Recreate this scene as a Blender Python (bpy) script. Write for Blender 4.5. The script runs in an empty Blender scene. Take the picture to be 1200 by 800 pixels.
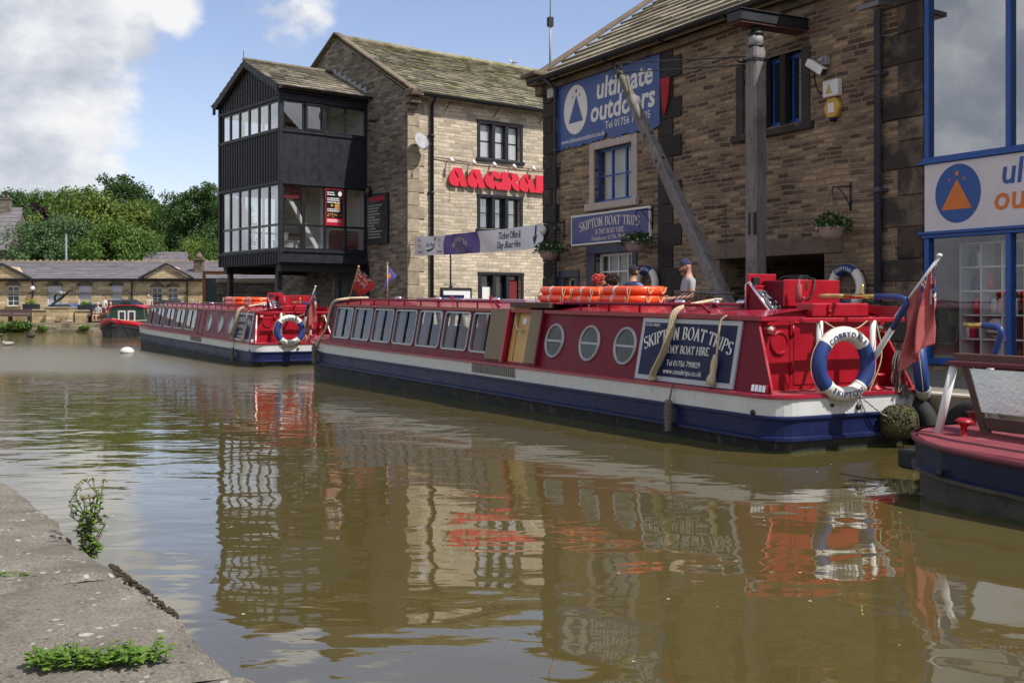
import bpy, bmesh, math, random
from mathutils import Vector, Matrix, Euler
R = math.radians
random.seed(7)
scn = bpy.context.scene
COL = scn.collection

# ------------------------------------------------------------------ camera, light, exposure
cam_d = bpy.data.cameras.new('camera'); cam = bpy.data.objects.new('camera', cam_d); COL.objects.link(cam)
cam.location = (0, 0, 1.47); cam.rotation_euler = (R(90), 0, 0)
cam_d.sensor_width = 36; cam_d.lens = 36 * 1310 / 1200
cam_d.shift_y = -40 / 1200
cam_d.clip_start = .05; cam_d.clip_end = 3000
scn.camera = cam
SUN_EL, SUN_DIR = 52, (.85, -.527)
wd = bpy.data.worlds.new('World'); scn.world = wd; wd.use_nodes = True
sun_d = bpy.data.lights.new('sun', 'SUN'); sun = bpy.data.objects.new('sun', sun_d); COL.objects.link(sun)
sun_d.energy = 3.6; sun_d.angle = R(.55); sun_d.color = (1, .955, .88)
_e = R(SUN_EL); _l = math.hypot(*SUN_DIR)
_sv = Vector((SUN_DIR[0] / _l * math.cos(_e), SUN_DIR[1] / _l * math.cos(_e), math.sin(_e)))
sun.rotation_euler = _sv.to_track_quat('Z', 'Y').to_euler()
vs = scn.view_settings
scn.display_settings.display_device = 'sRGB'
vs.view_transform = 'Standard'; vs.look = 'None'; vs.exposure = .54; vs.gamma = 1; vs.use_curve_mapping = False
scn.cycles.use_denoising = True
scn.cycles.max_bounces = 8; scn.cycles.transparent_max_bounces = 12
scn.cycles.caustics_reflective = False; scn.cycles.caustics_refractive = False

def N(nt, typ, **kw):
    n = nt.nodes.new(typ)
    for k, v in kw.items():
        if k.startswith('i_'):
            k2 = k[2:]
            n.inputs[int(k2) if k2.isdigit() else k2.replace('_', ' ')].default_value = v
        else: setattr(n, k, v)
    return n
def L(nt, a, b): nt.links.new(a, b)
def mth(nt, op, a, b=None, c=None):
    n = nt.nodes.new('ShaderNodeMath'); n.operation = op
    for i, v in enumerate((a, b, c)):
        if v is None: continue
        if isinstance(v, (int, float)): n.inputs[i].default_value = v
        else: nt.links.new(v, n.inputs[i])
    return n.outputs[0]
def mixc(nt, f, a, b, mode='MIX'):
    n = nt.nodes.new('ShaderNodeMix'); n.data_type = 'RGBA'; n.blend_type = mode
    for s, v in ((n.inputs[0], f), (n.inputs[6], a), (n.inputs[7], b)):
        if isinstance(v, (int, float)): s.default_value = v
        elif isinstance(v, tuple): s.default_value = (*v[:3], 1)
        else: nt.links.new(v, s)
    return n.outputs[2]
def ramp(nt, f, stops, interp='LINEAR'):
    n = nt.nodes.new('ShaderNodeValToRGB'); cr = n.color_ramp; cr.interpolation = interp
    while len(cr.elements) < len(stops): cr.elements.new(.5)
    for e, (p, c) in zip(cr.elements, stops):
        e.position = p; e.color = (*c, 1) if isinstance(c, tuple) else (c, c, c, 1)
    nt.links.new(f, n.inputs[0]); return n.outputs[0]

# sky: Nishita plus clouds by direction
def build_world():
    nt = wd.node_tree; nt.nodes.clear()
    out = N(nt, 'ShaderNodeOutputWorld'); bg = N(nt, 'ShaderNodeBackground'); bg.inputs['Strength'].default_value = .105
    sky = N(nt, 'ShaderNodeTexSky', sky_type='NISHITA', sun_disc=False)
    sky.sun_elevation = R(SUN_EL); sky.sun_rotation = math.atan2(SUN_DIR[0], SUN_DIR[1])
    sky.air_density = 1.0; sky.dust_density = .6; sky.ozone_density = 1.5
    tc = N(nt, 'ShaderNodeTexCoord'); d = tc.outputs['Generated']
    # banks of cloud: direction, angular radius, weight
    banks = [(-.47, 1, .27, .13, 1.0), (-.38, 1, .28, .075, .95), (-.31, 1, .272, .04, .7), (-.45, 1, .16, .11, 1.0), (-.405, 1, .14, .055, .95), (-.375, 1, .118, .04, .85), (-.48, 1, .10, .10, .9), (-.20, 1, .275, .06, .62), (-.52, 1, .40, .16, .9), (-.16, 1, .44, .13, .72),
             (.3, 1, .5, .14, .55), (-1, .2, .3, .5, .9), (-1, -.3, .5, .6, .8), (-.9, .55, .35, .25, .9), (-.3, 1, .85, .25, .6)]
    def density(vec):
        sep = N(nt, 'ShaderNodeSeparateXYZ'); L(nt, vec, sep.inputs[0])
        mp = N(nt, 'ShaderNodeMapping'); mp.inputs['Scale'].default_value = (1, 1, 1.55); L(nt, vec, mp.inputs['Vector'])
        n1 = N(nt, 'ShaderNodeTexNoise', i_Scale=6.5, i_Detail=6.0, i_Roughness=.58); L(nt, mp.outputs[0], n1.inputs['Vector'])
        n2 = N(nt, 'ShaderNodeTexNoise', i_Scale=19.0, i_Detail=4.0, i_Roughness=.55); L(nt, mp.outputs[0], n2.inputs['Vector'])
        cov = None
        for (a, b0, b, r, w) in banks:
            v = Vector((a, b0, b)).normalized(); dp = N(nt, 'ShaderNodeVectorMath', operation='DOT_PRODUCT'); L(nt, vec, dp.inputs[0]); dp.inputs[1].default_value = v
            ang = mth(nt, 'ARCCOSINE', mth(nt, 'MINIMUM', dp.outputs['Value'], 1.0))
            mr = N(nt, 'ShaderNodeMapRange', interpolation_type='SMOOTHSTEP'); L(nt, ang, mr.inputs[0])
            mr.inputs[1].default_value = r * 1.45; mr.inputs[2].default_value = r * .25; mr.inputs[3].default_value = 0; mr.inputs[4].default_value = w
            cov = mr.outputs[0] if cov is None else mth(nt, 'MAXIMUM', cov, mr.outputs[0])
        mr = N(nt, 'ShaderNodeMapRange', interpolation_type='SMOOTHSTEP'); L(nt, sep.outputs['Y'], mr.inputs[0])
        mr.inputs[1].default_value = .35; mr.inputs[2].default_value = -.2; mr.inputs[3].default_value = 0; mr.inputs[4].default_value = .62
        cov = mth(nt, 'MAXIMUM', cov, mr.outputs[0])
        return mth(nt, 'ADD', mth(nt, 'MULTIPLY', cov, .70), mth(nt, 'ADD', mth(nt, 'MULTIPLY', mth(nt, 'SUBTRACT', n1.outputs[0], .5), 1.25), mth(nt, 'MULTIPLY', mth(nt, 'SUBTRACT', n2.outputs[0], .5), .34)))
    dens = density(d)
    of = N(nt, 'ShaderNodeVectorMath', operation='ADD'); L(nt, d, of.inputs[0]); of.inputs[1].default_value = (.026, 0, .034); nm = N(nt, 'ShaderNodeVectorMath', operation='NORMALIZE'); L(nt, of.outputs[0], nm.inputs[0])
    dens2 = density(nm.outputs[0])
    mr = N(nt, 'ShaderNodeMapRange', interpolation_type='SMOOTHSTEP'); L(nt, dens, mr.inputs[0])
    mr.inputs[1].default_value = .25; mr.inputs[2].default_value = .47
    alpha = mth(nt, 'MULTIPLY', mr.outputs[0], .97)
    lit = mth(nt, 'ADD', mth(nt, 'MULTIPLY', mth(nt, 'SUBTRACT', dens, dens2), 1.5), mth(nt, 'SUBTRACT', .78, mth(nt, 'MULTIPLY', mth(nt, 'MAXIMUM', dens2, 0.0), .52)))
    cc = ramp(nt, lit, [(.16, (3.2, 3.45, 3.95)), (.44, (4.2, 4.4, 4.85)), (.68, (5.3, 5.4, 5.6)), (.90, (6.1, 6.1, 6.1))])
    skyc = mixc(nt, 1.0, sky.outputs[0], SKY_TINT, 'MULTIPLY')
    col = mixc(nt, alpha, skyc, cc)
    L(nt, col, bg.inputs['Color']); L(nt, bg.outputs[0], out.inputs[0])
SKY_TINT = (1.18, 1.03, 1.06)
build_world()

# ------------------------------------------------------------------ materials
MATS = {}
def pbr(name, col=(.5, .5, .5), rough=.6, metal=0., var=.12, vscale=3., spec=.5, bump=0., bscale=40., coat=0., dirt=None, island=0.):
    """painted / plain surface with uneven colour and gloss"""
    if name in MATS: return MATS[name]
    m = bpy.data.materials.new(name); m.use_nodes = True; nt = m.node_tree
    b = nt.nodes['Principled BSDF']; tc = N(nt, 'ShaderNodeTexCoord')
    n1 = N(nt, 'ShaderNodeTexNoise', i_Scale=vscale, i_Detail=6.0, i_Roughness=.65); L(nt, tc.outputs['Object'], n1.inputs['Vector'])
    f = ramp(nt, n1.outputs[0], [(.3, 1 - var), (.7, 1 + var)])
    c = mixc(nt, 1.0, col, f, 'MULTIPLY')
    if dirt:
        n2 = N(nt, 'ShaderNodeTexNoise', i_Scale=dirt[2], i_Detail=8.0, i_Roughness=.7); L(nt, tc.outputs['Object'], n2.inputs['Vector'])
        c = mixc(nt, ramp(nt, n2.outputs[0], [(dirt[1], 0.), (dirt[1] + .1, dirt[3] if len(dirt) > 3 else 1.)]), c, dirt[0])
    if island:
        g = N(nt, 'ShaderNodeNewGeometry')
        c = mixc(nt, 1.0, c, ramp(nt, g.outputs['Random Per Island'], [(0, 1 - island), (1, 1 + island)]), 'MULTIPLY')
    L(nt, c, b.inputs['Base Color'])
    L(nt, ramp(nt, n1.outputs[0], [(.3, max(0, rough - .08)), (.7, min(1, rough + .1))]), b.inputs['Roughness'])
    b.inputs['Metallic'].default_value = metal; b.inputs['Specular IOR Level'].default_value = spec; b.inputs['Coat Weight'].default_value = coat
    b.inputs['Coat Roughness'].default_value = .08
    if bump:
        n3 = N(nt, 'ShaderNodeTexNoise', i_Scale=bscale, i_Detail=5.0); L(nt, tc.outputs['Object'], n3.inputs['Vector'])
        bp = N(nt, 'ShaderNodeBump', i_Strength=.8, i_Distance=bump); L(nt, n3.outputs[0], bp.inputs['Height']); L(nt, bp.outputs[0], b.inputs['Normal'])
    MATS[name] = m; return m

def stone(name, stops, w, h, mortar, msize=.012, soot=None, bump=.012, wob=.02, clump=.25):
    """coursed stone; u runs along either wall direction, v is height"""
    if name in MATS: return MATS[name]
    m = bpy.data.materials.new(name); m.use_nodes = True; nt = m.node_tree; b = nt.nodes['Principled BSDF']
    tc = N(nt, 'ShaderNodeTexCoord'); sp = N(nt, 'ShaderNodeSeparateXYZ'); L(nt, tc.outputs['Object'], sp.inputs[0])
    u = mth(nt, 'ADD', sp.outputs[0], sp.outputs[1]); z = sp.outputs[2]
    cb = N(nt, 'ShaderNodeCombineXYZ'); L(nt, u, cb.inputs[0]); L(nt, z, cb.inputs[1])
    nw = N(nt, 'ShaderNodeTexNoise', i_Scale=1.3, i_Detail=3.0); L(nt, cb.outputs[0], nw.inputs['Vector'])
    # courses of uneven height, edges that are not straight
    wv = N(nt, 'ShaderNodeVectorMath', operation='SCALE'); sb = N(nt, 'ShaderNodeVectorMath', operation='SUBTRACT')
    L(nt, nw.outputs['Color'], sb.inputs[0]); sb.inputs[1].default_value = (.5, .5, .5); L(nt, sb.outputs[0], wv.inputs[0]); wv.inputs['Scale'].default_value = wob * 4
    zz = mth(nt, 'ADD', z, mth(nt, 'MULTIPLY', mth(nt, 'SINE', mth(nt, 'MULTIPLY', z, 6.1)), .028))
    cb2 = N(nt, 'ShaderNodeCombineXYZ'); L(nt, u, cb2.inputs[0]); L(nt, zz, cb2.inputs[1])
    ad = N(nt, 'ShaderNodeVectorMath', operation='ADD'); L(nt, cb2.outputs[0], ad.inputs[0]); L(nt, wv.outputs[0], ad.inputs[1])
    nf = N(nt, 'ShaderNodeTexNoise', i_Scale=14., i_Detail=3.0); L(nt, cb.outputs[0], nf.inputs['Vector'])
    sb2 = N(nt, 'ShaderNodeVectorMath', operation='SUBTRACT'); L(nt, nf.outputs['Color'], sb2.inputs[0]); sb2.inputs[1].default_value = (.5, .5, .5)
    sc2 = N(nt, 'ShaderNodeVectorMath', operation='SCALE'); L(nt, sb2.outputs[0], sc2.inputs[0]); sc2.inputs['Scale'].default_value = .03
    ad2 = N(nt, 'ShaderNodeVectorMath', operation='ADD'); L(nt, ad.outputs[0], ad2.inputs[0]); L(nt, sc2.outputs[0], ad2.inputs[1])
    br = N(nt, 'ShaderNodeTexBrick', offset=.43, offset_frequency=2, squash=.78, squash_frequency=3)
    L(nt, ad2.outputs[0], br.inputs['Vector'])
    for k, v in (('Color1', (0, 0, 0, 1)), ('Color2', (1, 1, 1, 1)), ('Mortar', (.5, .5, .5, 1)), ('Scale', 1.), ('Mortar Size', msize), ('Mortar Smooth', .4), ('Bias', 0.), ('Brick Width', w), ('Row Height', h)):
        br.inputs[k].default_value = v
    rnd = br.outputs['Color']; fac = br.outputs['Fac']
    ncl = N(nt, 'ShaderNodeTexNoise', i_Scale=.8, i_Detail=4.0, i_Roughness=.6); L(nt, tc.outputs['Object'], ncl.inputs['Vector'])
    c = ramp(nt, mth(nt, 'ADD', rnd, mth(nt, 'MULTIPLY', mth(nt, 'SUBTRACT', ncl.outputs[0], .5), clump * 1.6)), stops)
    n2 = N(nt, 'ShaderNodeTexNoise', i_Scale=9., i_Detail=8.0, i_Roughness=.7); L(nt, tc.outputs['Object'], n2.inputs['Vector'])
    c = mixc(nt, 1.0, c, ramp(nt, n2.outputs[0], [(.28, .7), (.72, 1.3)]), 'MULTIPLY')
    c = mixc(nt, mth(nt, 'MULTIPLY', fac, .85), c, mortar)
    n3 = N(nt, 'ShaderNodeTexNoise', i_Scale=.55, i_Detail=7.0, i_Roughness=.62); L(nt, tc.outputs['Object'], n3.inputs['Vector'])
    if soot:
        c = mixc(nt, ramp(nt, n3.outputs[0], [(soot[1], 0.), (soot[1] + .2, soot[2])]), c, mixc(nt, .35, soot[0], c))
    c = mixc(nt, 1.0, c, ramp(nt, n3.outputs[0], [(.3, 1.15), (.7, .85)]), 'MULTIPLY')
    L(nt, c, b.inputs['Base Color']); b.inputs['Roughness'].default_value = .92; b.inputs['Specular IOR Level'].default_value = .2
    hgt = mth(nt, 'ADD', mth(nt, 'MULTIPLY', mth(nt, 'SUBTRACT', 1.0, fac), 1.0), mth(nt, 'ADD', mth(nt, 'MULTIPLY', n2.outputs[0], .7), mth(nt, 'MULTIPLY', rnd, .35)))
    bp = N(nt, 'ShaderNodeBump', i_Strength=1., i_Distance=bump); L(nt, hgt, bp.inputs['Height']); L(nt, bp.outputs[0], b.inputs['Normal'])
    MATS[name] = m; return m

def glass(name, tint=(.75, .8, .8), gloss=.12, ior=1.5, rough=.0, k=1.7):
    if name in MATS: return MATS[name]
    m = bpy.data.materials.new(name); m.use_nodes = True; nt = m.node_tree; nt.nodes.clear()
    out = N(nt, 'ShaderNodeOutputMaterial'); mx = N(nt, 'ShaderNodeMixShader')
    tr = N(nt, 'ShaderNodeBsdfTransparent'); tr.inputs[0].default_value = (*tint, 1)
    gl = N(nt, 'ShaderNodeBsdfGlossy'); gl.inputs['Roughness'].default_value = rough; gl.inputs['Color'].default_value = (.95, .97, 1, 1)
    geo = N(nt, 'ShaderNodeNewGeometry'); dp = N(nt, 'ShaderNodeVectorMath', operation='DOT_PRODUCT'); L(nt, geo.outputs['Normal'], dp.inputs[0]); L(nt, geo.outputs['Incoming'], dp.inputs[1])
    f0 = ((ior - 1) / (ior + 1)) ** 2; fr = mth(nt, 'ADD', f0, mth(nt, 'MULTIPLY', mth(nt, 'POWER', mth(nt, 'SUBTRACT', 1.0, mth(nt, 'ABSOLUTE', dp.outputs['Value'])), 5.0), 1 - f0))
    tc = N(nt, 'ShaderNodeTexCoord'); nz = N(nt, 'ShaderNodeTexNoise', i_Scale=1.1, i_Detail=1.0); L(nt, tc.outputs['Object'], nz.inputs['Vector'])
    bp = N(nt, 'ShaderNodeBump', i_Strength=.25, i_Distance=.012); L(nt, nz.outputs[0], bp.inputs['Height']); L(nt, bp.outputs[0], gl.inputs['Normal'])
    f = mth(nt, 'MINIMUM', mth(nt, 'ADD', mth(nt, 'MULTIPLY', fr, k), gloss), 1.0)
    L(nt, f, mx.inputs[0]); L(nt, tr.outputs[0], mx.inputs[1]); L(nt, gl.outputs[0], mx.inputs[2]); L(nt, mx.outputs[0], out.inputs[0])
    MATS[name] = m; return m

M = {}
M['wall_dark'] = stone('dark coursed stone', [(0, (.075, .056, .046)), (.34, (.145, .106, .079)), (.6, (.22, .163, .115)), (1, (.35, .26, .165))], .36, .088, (.27, .205, .142), soot=((.045, .037, .031), .54, .55), msize=.018, bump=.02, wob=.028, clump=.95)
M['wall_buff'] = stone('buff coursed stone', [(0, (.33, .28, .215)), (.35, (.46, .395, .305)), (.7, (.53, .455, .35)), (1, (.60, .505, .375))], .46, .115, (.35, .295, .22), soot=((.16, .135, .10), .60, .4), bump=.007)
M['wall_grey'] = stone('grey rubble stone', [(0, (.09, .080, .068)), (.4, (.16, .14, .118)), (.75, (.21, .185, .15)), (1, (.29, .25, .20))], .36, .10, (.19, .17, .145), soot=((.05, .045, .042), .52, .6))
M['wall_far'] = stone('golden stone', [(0, (.33, .25, .145)), (.5, (.48, .37, .22)), (1, (.58, .45, .28))], .6, .2, (.33, .26, .165), soot=((.10, .075, .045), .55, .5))
M['wall_bank'] = stone('canal bank stone', [(0, (.16, .135, .095)), (.5, (.28, .235, .16)), (1, (.38, .32, .22))], .5, .16, (.16, .135, .10), soot=((.05, .045, .03), .5, .7))
M['ashlar'] = pbr('dressed stone', (.30, .25, .175), .9, var=.3, vscale=4, bump=.006, bscale=25, island=.15)
M['ashlar_soot'] = pbr('sooty dressed stone', (.030, .026, .024), .9, var=.5, vscale=3, bump=.008, bscale=20, dirt=((.16, .125, .09), .6, 1.8, .8), island=.45)
M['ashlar_mid'] = pbr('weathered dressed stone', (.14, .108, .075), .9, var=.35, vscale=3, bump=.008, bscale=20, dirt=((.03, .026, .024), .5, 1.5, .85), island=.3)
M['lintel'] = pbr('lintel stone', (.15, .115, .085), .9, var=.35, vscale=2.5, bump=.006, bscale=25, dirt=((.07, .055, .045), .55, 3, .7))
M['white_stone'] = pbr('painted stone surround', (.42, .36, .33), .8, var=.15, vscale=5, bump=.003, dirt=((.2, .15, .12), .66, 5, .7))
M['slate_mid'] = pbr('stone slates', (.20, .178, .125), .93, var=.35, vscale=5, bump=.006, bscale=30, dirt=((.115, .12, .04), .50, 1.6, .85), island=.5)
M['slate_tower'] = pbr('lichened stone slates', (.20, .178, .135), .93, var=.4, vscale=5, bump=.006, bscale=30, dirt=((.18, .155, .045), .57, 2.6, .75), island=.5)
M['slate_right'] = pbr('moss striped stone slates', (.27, .23, .165), .93, var=.35, vscale=4, bump=.008, bscale=25, dirt=((.09, .09, .045), .56, 2.0, .7), island=.35)
M['slate_far'] = pbr('purple grey slate', (.15, .135, .148), .75, var=.18, vscale=2, bump=.006, bscale=12, dirt=((.07, .065, .065), .55, .8, .6), island=.12)
M['black_paint'] = pbr('black painted timber', (.0145, .0168, .024), .5, spec=.35, var=.3, vscale=5, bump=.002, bscale=30, dirt=((.06, .06, .062), .70, 6, .6))
M['black_gloss'] = pbr('black gloss paint', (.012, .013, .016), .3, var=.2)
M['navy_stone'] = pbr('navy painted stone', (.012, .016, .045), .45, var=.25, bump=.004, bscale=25)
M['blue_paint'] = pbr('bright blue paint', (.012, .075, .30), .42, var=.2, vscale=4, dirt=((.12, .16, .24), .68, 9, .6))
M['white_paint'] = pbr('white paint', (.72, .72, .71), .4, var=.06, vscale=6, dirt=((.4, .37, .33), .66, 7, .5))
M['white_wood'] = pbr('white painted timber', (.62, .63, .64), .45, var=.08)
M['iron'] = pbr('dark iron', (.02, .022, .026), .55, metal=.2, var=.25)
M['pipe'] = pbr('slate blue pipe paint', (.045, .055, .075), .5, var=.2)
M['steel'] = pbr('bright steel', (.6, .6, .6), .22, metal=1., var=.08)
M['chrome'] = pbr('polished steel', (.72, .72, .74), .12, metal=1., var=.05)
M['brass'] = pbr('brass', (.62, .42, .14), .25, metal=1., var=.1)
M['grey_wood'] = pbr('weathered grey timber', (.175, .16, .155), .85, var=.25, vscale=2, bump=.004, bscale=18, dirt=((.085, .085, .062), .54, 2.2, .75))
def streaks(m, col, thr, axis=(5, 5, .35), amt=.7):
    nt = m.node_tree; b = nt.nodes['Principled BSDF']; tc = N(nt, 'ShaderNodeTexCoord'); mp = N(nt, 'ShaderNodeMapping'); mp.inputs['Scale'].default_value = axis; L(nt, tc.outputs['Object'], mp.inputs['Vector'])
    n = N(nt, 'ShaderNodeTexNoise', i_Scale=3., i_Detail=7.0, i_Roughness=.75); L(nt, mp.outputs[0], n.inputs['Vector']); src = b.inputs['Base Color'].links[0].from_socket
    L(nt, mixc(nt, ramp(nt, n.outputs[0], [(thr, 0.), (thr + .12, amt)]), src, col), b.inputs['Base Color'])
def grain(m, axis=(14, 14, .9), amt=.35):
    nt = m.node_tree; b = nt.nodes['Principled BSDF']; tc = N(nt, 'ShaderNodeTexCoord'); mp = N(nt, 'ShaderNodeMapping'); mp.inputs['Scale'].default_value = axis; L(nt, tc.outputs['Object'], mp.inputs['Vector'])
    n = N(nt, 'ShaderNodeTexNoise', i_Scale=2.2, i_Detail=6.0, i_Roughness=.7); L(nt, mp.outputs[0], n.inputs['Vector']); src = b.inputs['Base Color'].links[0].from_socket
    L(nt, mixc(nt, 1.0, src, ramp(nt, n.outputs[0], [(.32, 1 - amt * 1.3), (.5, 1.), (.72, 1 + amt)]), 'MULTIPLY'), b.inputs['Base Color'])
grain(M['grey_wood'])
M['red_paint'] = pbr('signal red paint', (.33, .004, .016), .38, var=.1, vscale=4, coat=.12, dirt=((.25, .02, .025), .70, 5, .5))
M['maroon'] = pbr('maroon boat paint and shaded red', (.165, .010, .025), .40, var=.1, vscale=3, spec=.14, dirt=((.16, .05, .06), .66, 3, .4))
M['roof_red'] = pbr('crimson roof paint', (.30, .012, .032), .3, var=.12, vscale=3, coat=.3, dirt=((.42, .12, .15), .64, 5, .5))
M['deck_red'] = pbr('faded red deck paint', (.30, .055, .065), .65, var=.2, vscale=6, dirt=((.3, .2, .17), .62, 6, .6))
M['hull_white'] = pbr('scuffed white hull paint', (.60, .605, .61), .38, var=.08, vscale=5, dirt=((.26, .23, .19), .62, 7, .6))
M['hull_blue'] = pbr('dark blue hull paint', (.009, .015, .066), .4, var=.25, vscale=4, spec=.25, dirt=((.06, .07, .12), .64, 5, .5))
M['hull_black'] = pbr('bitumen hull', (.022, .022, .024), .6, spec=.25, var=.4, vscale=3, dirt=((.11, .105, .095), .57, 4, .6))
M['algae'] = pbr('waterline algae', (.03, .048, .016), .8, var=.5, vscale=9, bump=.006)
M['sign_navy'] = pbr('navy sign paint', (.010, .016, .060), .45, var=.1, spec=.2)
M['sign_blue'] = pbr('faded royal blue sign', (.020, .062, .245), .45, var=.12, vscale=2, dirt=((.05, .11, .3), .6, 3, .5))
M['sign_indigo'] = pbr('indigo sign paint', (.024, .030, .17), .35, var=.12)
M['sign_white'] = pbr('cracked white sign paint', (.60, .58, .60), .5, var=.06, dirt=((.33, .28, .24), .66, 6, .7))
M['logo_blue'] = pbr('sign blue', (.012, .075, .29), .45, var=.1)
M['logo_orange'] = pbr('sign orange', (.62, .16, .015), .45, var=.12)
M['letter_white'] = pbr('off white lettering', (.70, .68, .66), .5, var=.05)
M['letter_pink'] = pbr('cream lettering', (.62, .55, .52), .5, var=.05)
M['letter_blue'] = pbr('navy lettering', (.02, .03, .14), .5, var=.1)
M['sign_red'] = pbr('red sign letters', (.62, .018, .045), .35, var=.06)
M['orange'] = pbr('orange float plastic', (.85, .085, .010), .35, var=.06, coat=.2)
M['ring_white'] = pbr('lifebelt white', (.66, .65, .60), .45, var=.1, vscale=8, dirt=((.40, .36, .27), .6, 9, .6))
M['ring_blue'] = pbr('lifebelt blue', (.018, .045, .19), .45, var=.15, vscale=8, dirt=((.5, .5, .5), .72, 14, .8))
M['rope'] = pbr('cream rope', (.50, .42, .28), .9, var=.3, vscale=40, bump=.008, bscale=90)
M['rope_grey'] = pbr('grey worn rope', (.14, .13, .115), .95, var=.4, vscale=40, bump=.012, bscale=70)
M['fender'] = pbr('mossy rope fender', (.060, .055, .025), .95, var=.5, vscale=14, bump=.03, bscale=55, dirt=((.085, .10, .02), .5, 6, .8))
M['tyre'] = pbr('old rubber', (.018, .018, .018), .8, var=.4)
M['pine'] = pbr('varnished yellow timber', (.55, .33, .10), .45, var=.15, vscale=2)
M['ply'] = pbr('brown ply', (.20, .155, .095), .65, var=.15, vscale=3, bump=.002)
M['brown_wood'] = pbr('red brown timber', (.085, .042, .032), .7, var=.35, vscale=5, bump=.004, dirt=((.18, .10, .07), .6, 4, .6))
M['handle_wood'] = pbr('ash handle', (.5, .32, .13), .45, var=.2, vscale=8)
M['foil'] = pbr('crinkled silver foil', (.72, .74, .76), .34, metal=.8, var=.08, bump=.006, bscale=34)
M['curtain'] = pbr('crimson curtain', (.15, .014, .022), .9, var=.2)
M['curtain_white'] = pbr('pale curtain', (.55, .56, .58), .9, var=.08)
M['interior'] = pbr('dim interior', (.30, .28, .25), .9, var=.2)
M['interior_pale'] = pbr('pale interior', (.55, .53, .5), .9, var=.12)
M['cloth_white'] = pbr('white tablecloth', (.7, .7, .7), .85, var=.05)
M['terracotta'] = pbr('pale plant bowl', (.36, .27, .24), .8, var=.2)
M['ensign_red'] = pbr('faded red bunting', (.42, .105, .105), .9, var=.12, vscale=6)
M['flag_red'] = pbr('flag red', (.42, .06, .06), .9, var=.08)
M['flag_blue'] = pbr('flag blue', (.03, .04, .19), .9, var=.1)
M['flag_white'] = pbr('flag white', (.66, .64, .62), .9, var=.05)
M['banner_white'] = pbr('white banner vinyl', (.66, .65, .68), .5, var=.06)
M['banner_purple'] = pbr('purple banner print', (.10, .06, .26), .5, var=.08)
M['clear_pane'] = glass('clear pane', (.93, .95, .95), .13)
M['boat_pane'] = glass('boat pane', (.85, .90, .90), .03, 1.45, k=.9)
M['shop_pane'] = glass('shop pane', (.92, .95, .95), .03)
M['sky_pane'] = glass('sky reflecting pane', (.70, .74, .76), .34)
M['dark_pane'] = pbr('dark reflecting pane', (.02, .024, .028), .06, var=.2, coat=1.)
M['pale_pane'] = pbr('net curtained pane', (.40, .42, .46), .1, var=.12, vscale=2, coat=1.)
M['lens'] = pbr('lamp glass', (.6, .58, .5), .15, var=.1, coat=.5)
def leafm(name, col, var=.32):
    if name in MATS: return MATS[name]
    m = bpy.data.materials.new(name); m.use_nodes = True; nt = m.node_tree; b = nt.nodes['Principled BSDF']
    g = N(nt, 'ShaderNodeNewGeometry')
    c = ramp(nt, g.outputs['Random Per Island'], [(0, tuple(x * (1 - var) for x in col)), (.6, col), (1, tuple(x * (1 + var) for x in col))])
    L(nt, c, b.inputs['Base Color']); b.inputs['Roughness'].default_value = .55
    b.inputs['Specular IOR Level'].default_value = .3
    t = N(nt, 'ShaderNodeBsdfTranslucent'); L(nt, c, t.inputs[0]); mx = N(nt, 'ShaderNodeMixShader', i_0=.3)
    out = nt.nodes['Material Output']; L(nt, b.outputs[0], mx.inputs[1]); L(nt, t.outputs[0], mx.inputs[2]); L(nt, mx.outputs[0], out.inputs[0])
    MATS[name] = m; return m
M['leaf_mid'] = leafm('mid green leaves', (.098, .175, .032))
M['leaf_dark'] = leafm('dark green leaves', (.056, .112, .028))
M['leaf_light'] = leafm('yellow green leaves', (.14, .20, .034))
M['leaf_blue'] = leafm('grey green leaves', (.088, .16, .058))
M['leaf_purple'] = leafm('copper beech leaves', (.035, .012, .022))
M['leaf_weed'] = leafm('weed leaves', (.125, .23, .03))
M['leaf_basket'] = leafm('basket leaves', (.04, .10, .015))
M['petal'] = leafm('white petals', (.62, .6, .58), .1)
M['petal_yellow'] = leafm('yellow petals', (.55, .45, .04), .2)
M['bark'] = pbr('bark', (.06, .048, .035), .95, var=.4, bump=.02, bscale=12)
M['skin'] = pbr('skin', (.48, .27, .19), .55, var=.06)
M['dark_leather'] = pbr('dark leather', (.02, .018, .017), .6, var=.2)

streaks(M['hull_white'], (.30, .22, .15), .60, amt=.55); streaks(M['hull_white'], (.18, .17, .16), .66, (1.2, 1.2, 14), .6)
streaks(M['hull_blue'], (.10, .10, .12), .62, (1.0, 1.0, 16), .55); streaks(M['hull_black'], (.14, .135, .125), .56, (4, 4, .6), .6)
streaks(M['maroon'], (.22, .10, .11), .66, (1.2, 1.2, 3), .25); streaks(M['black_paint'], (.06, .06, .065), .64, (9, 9, .5), .5)

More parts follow.
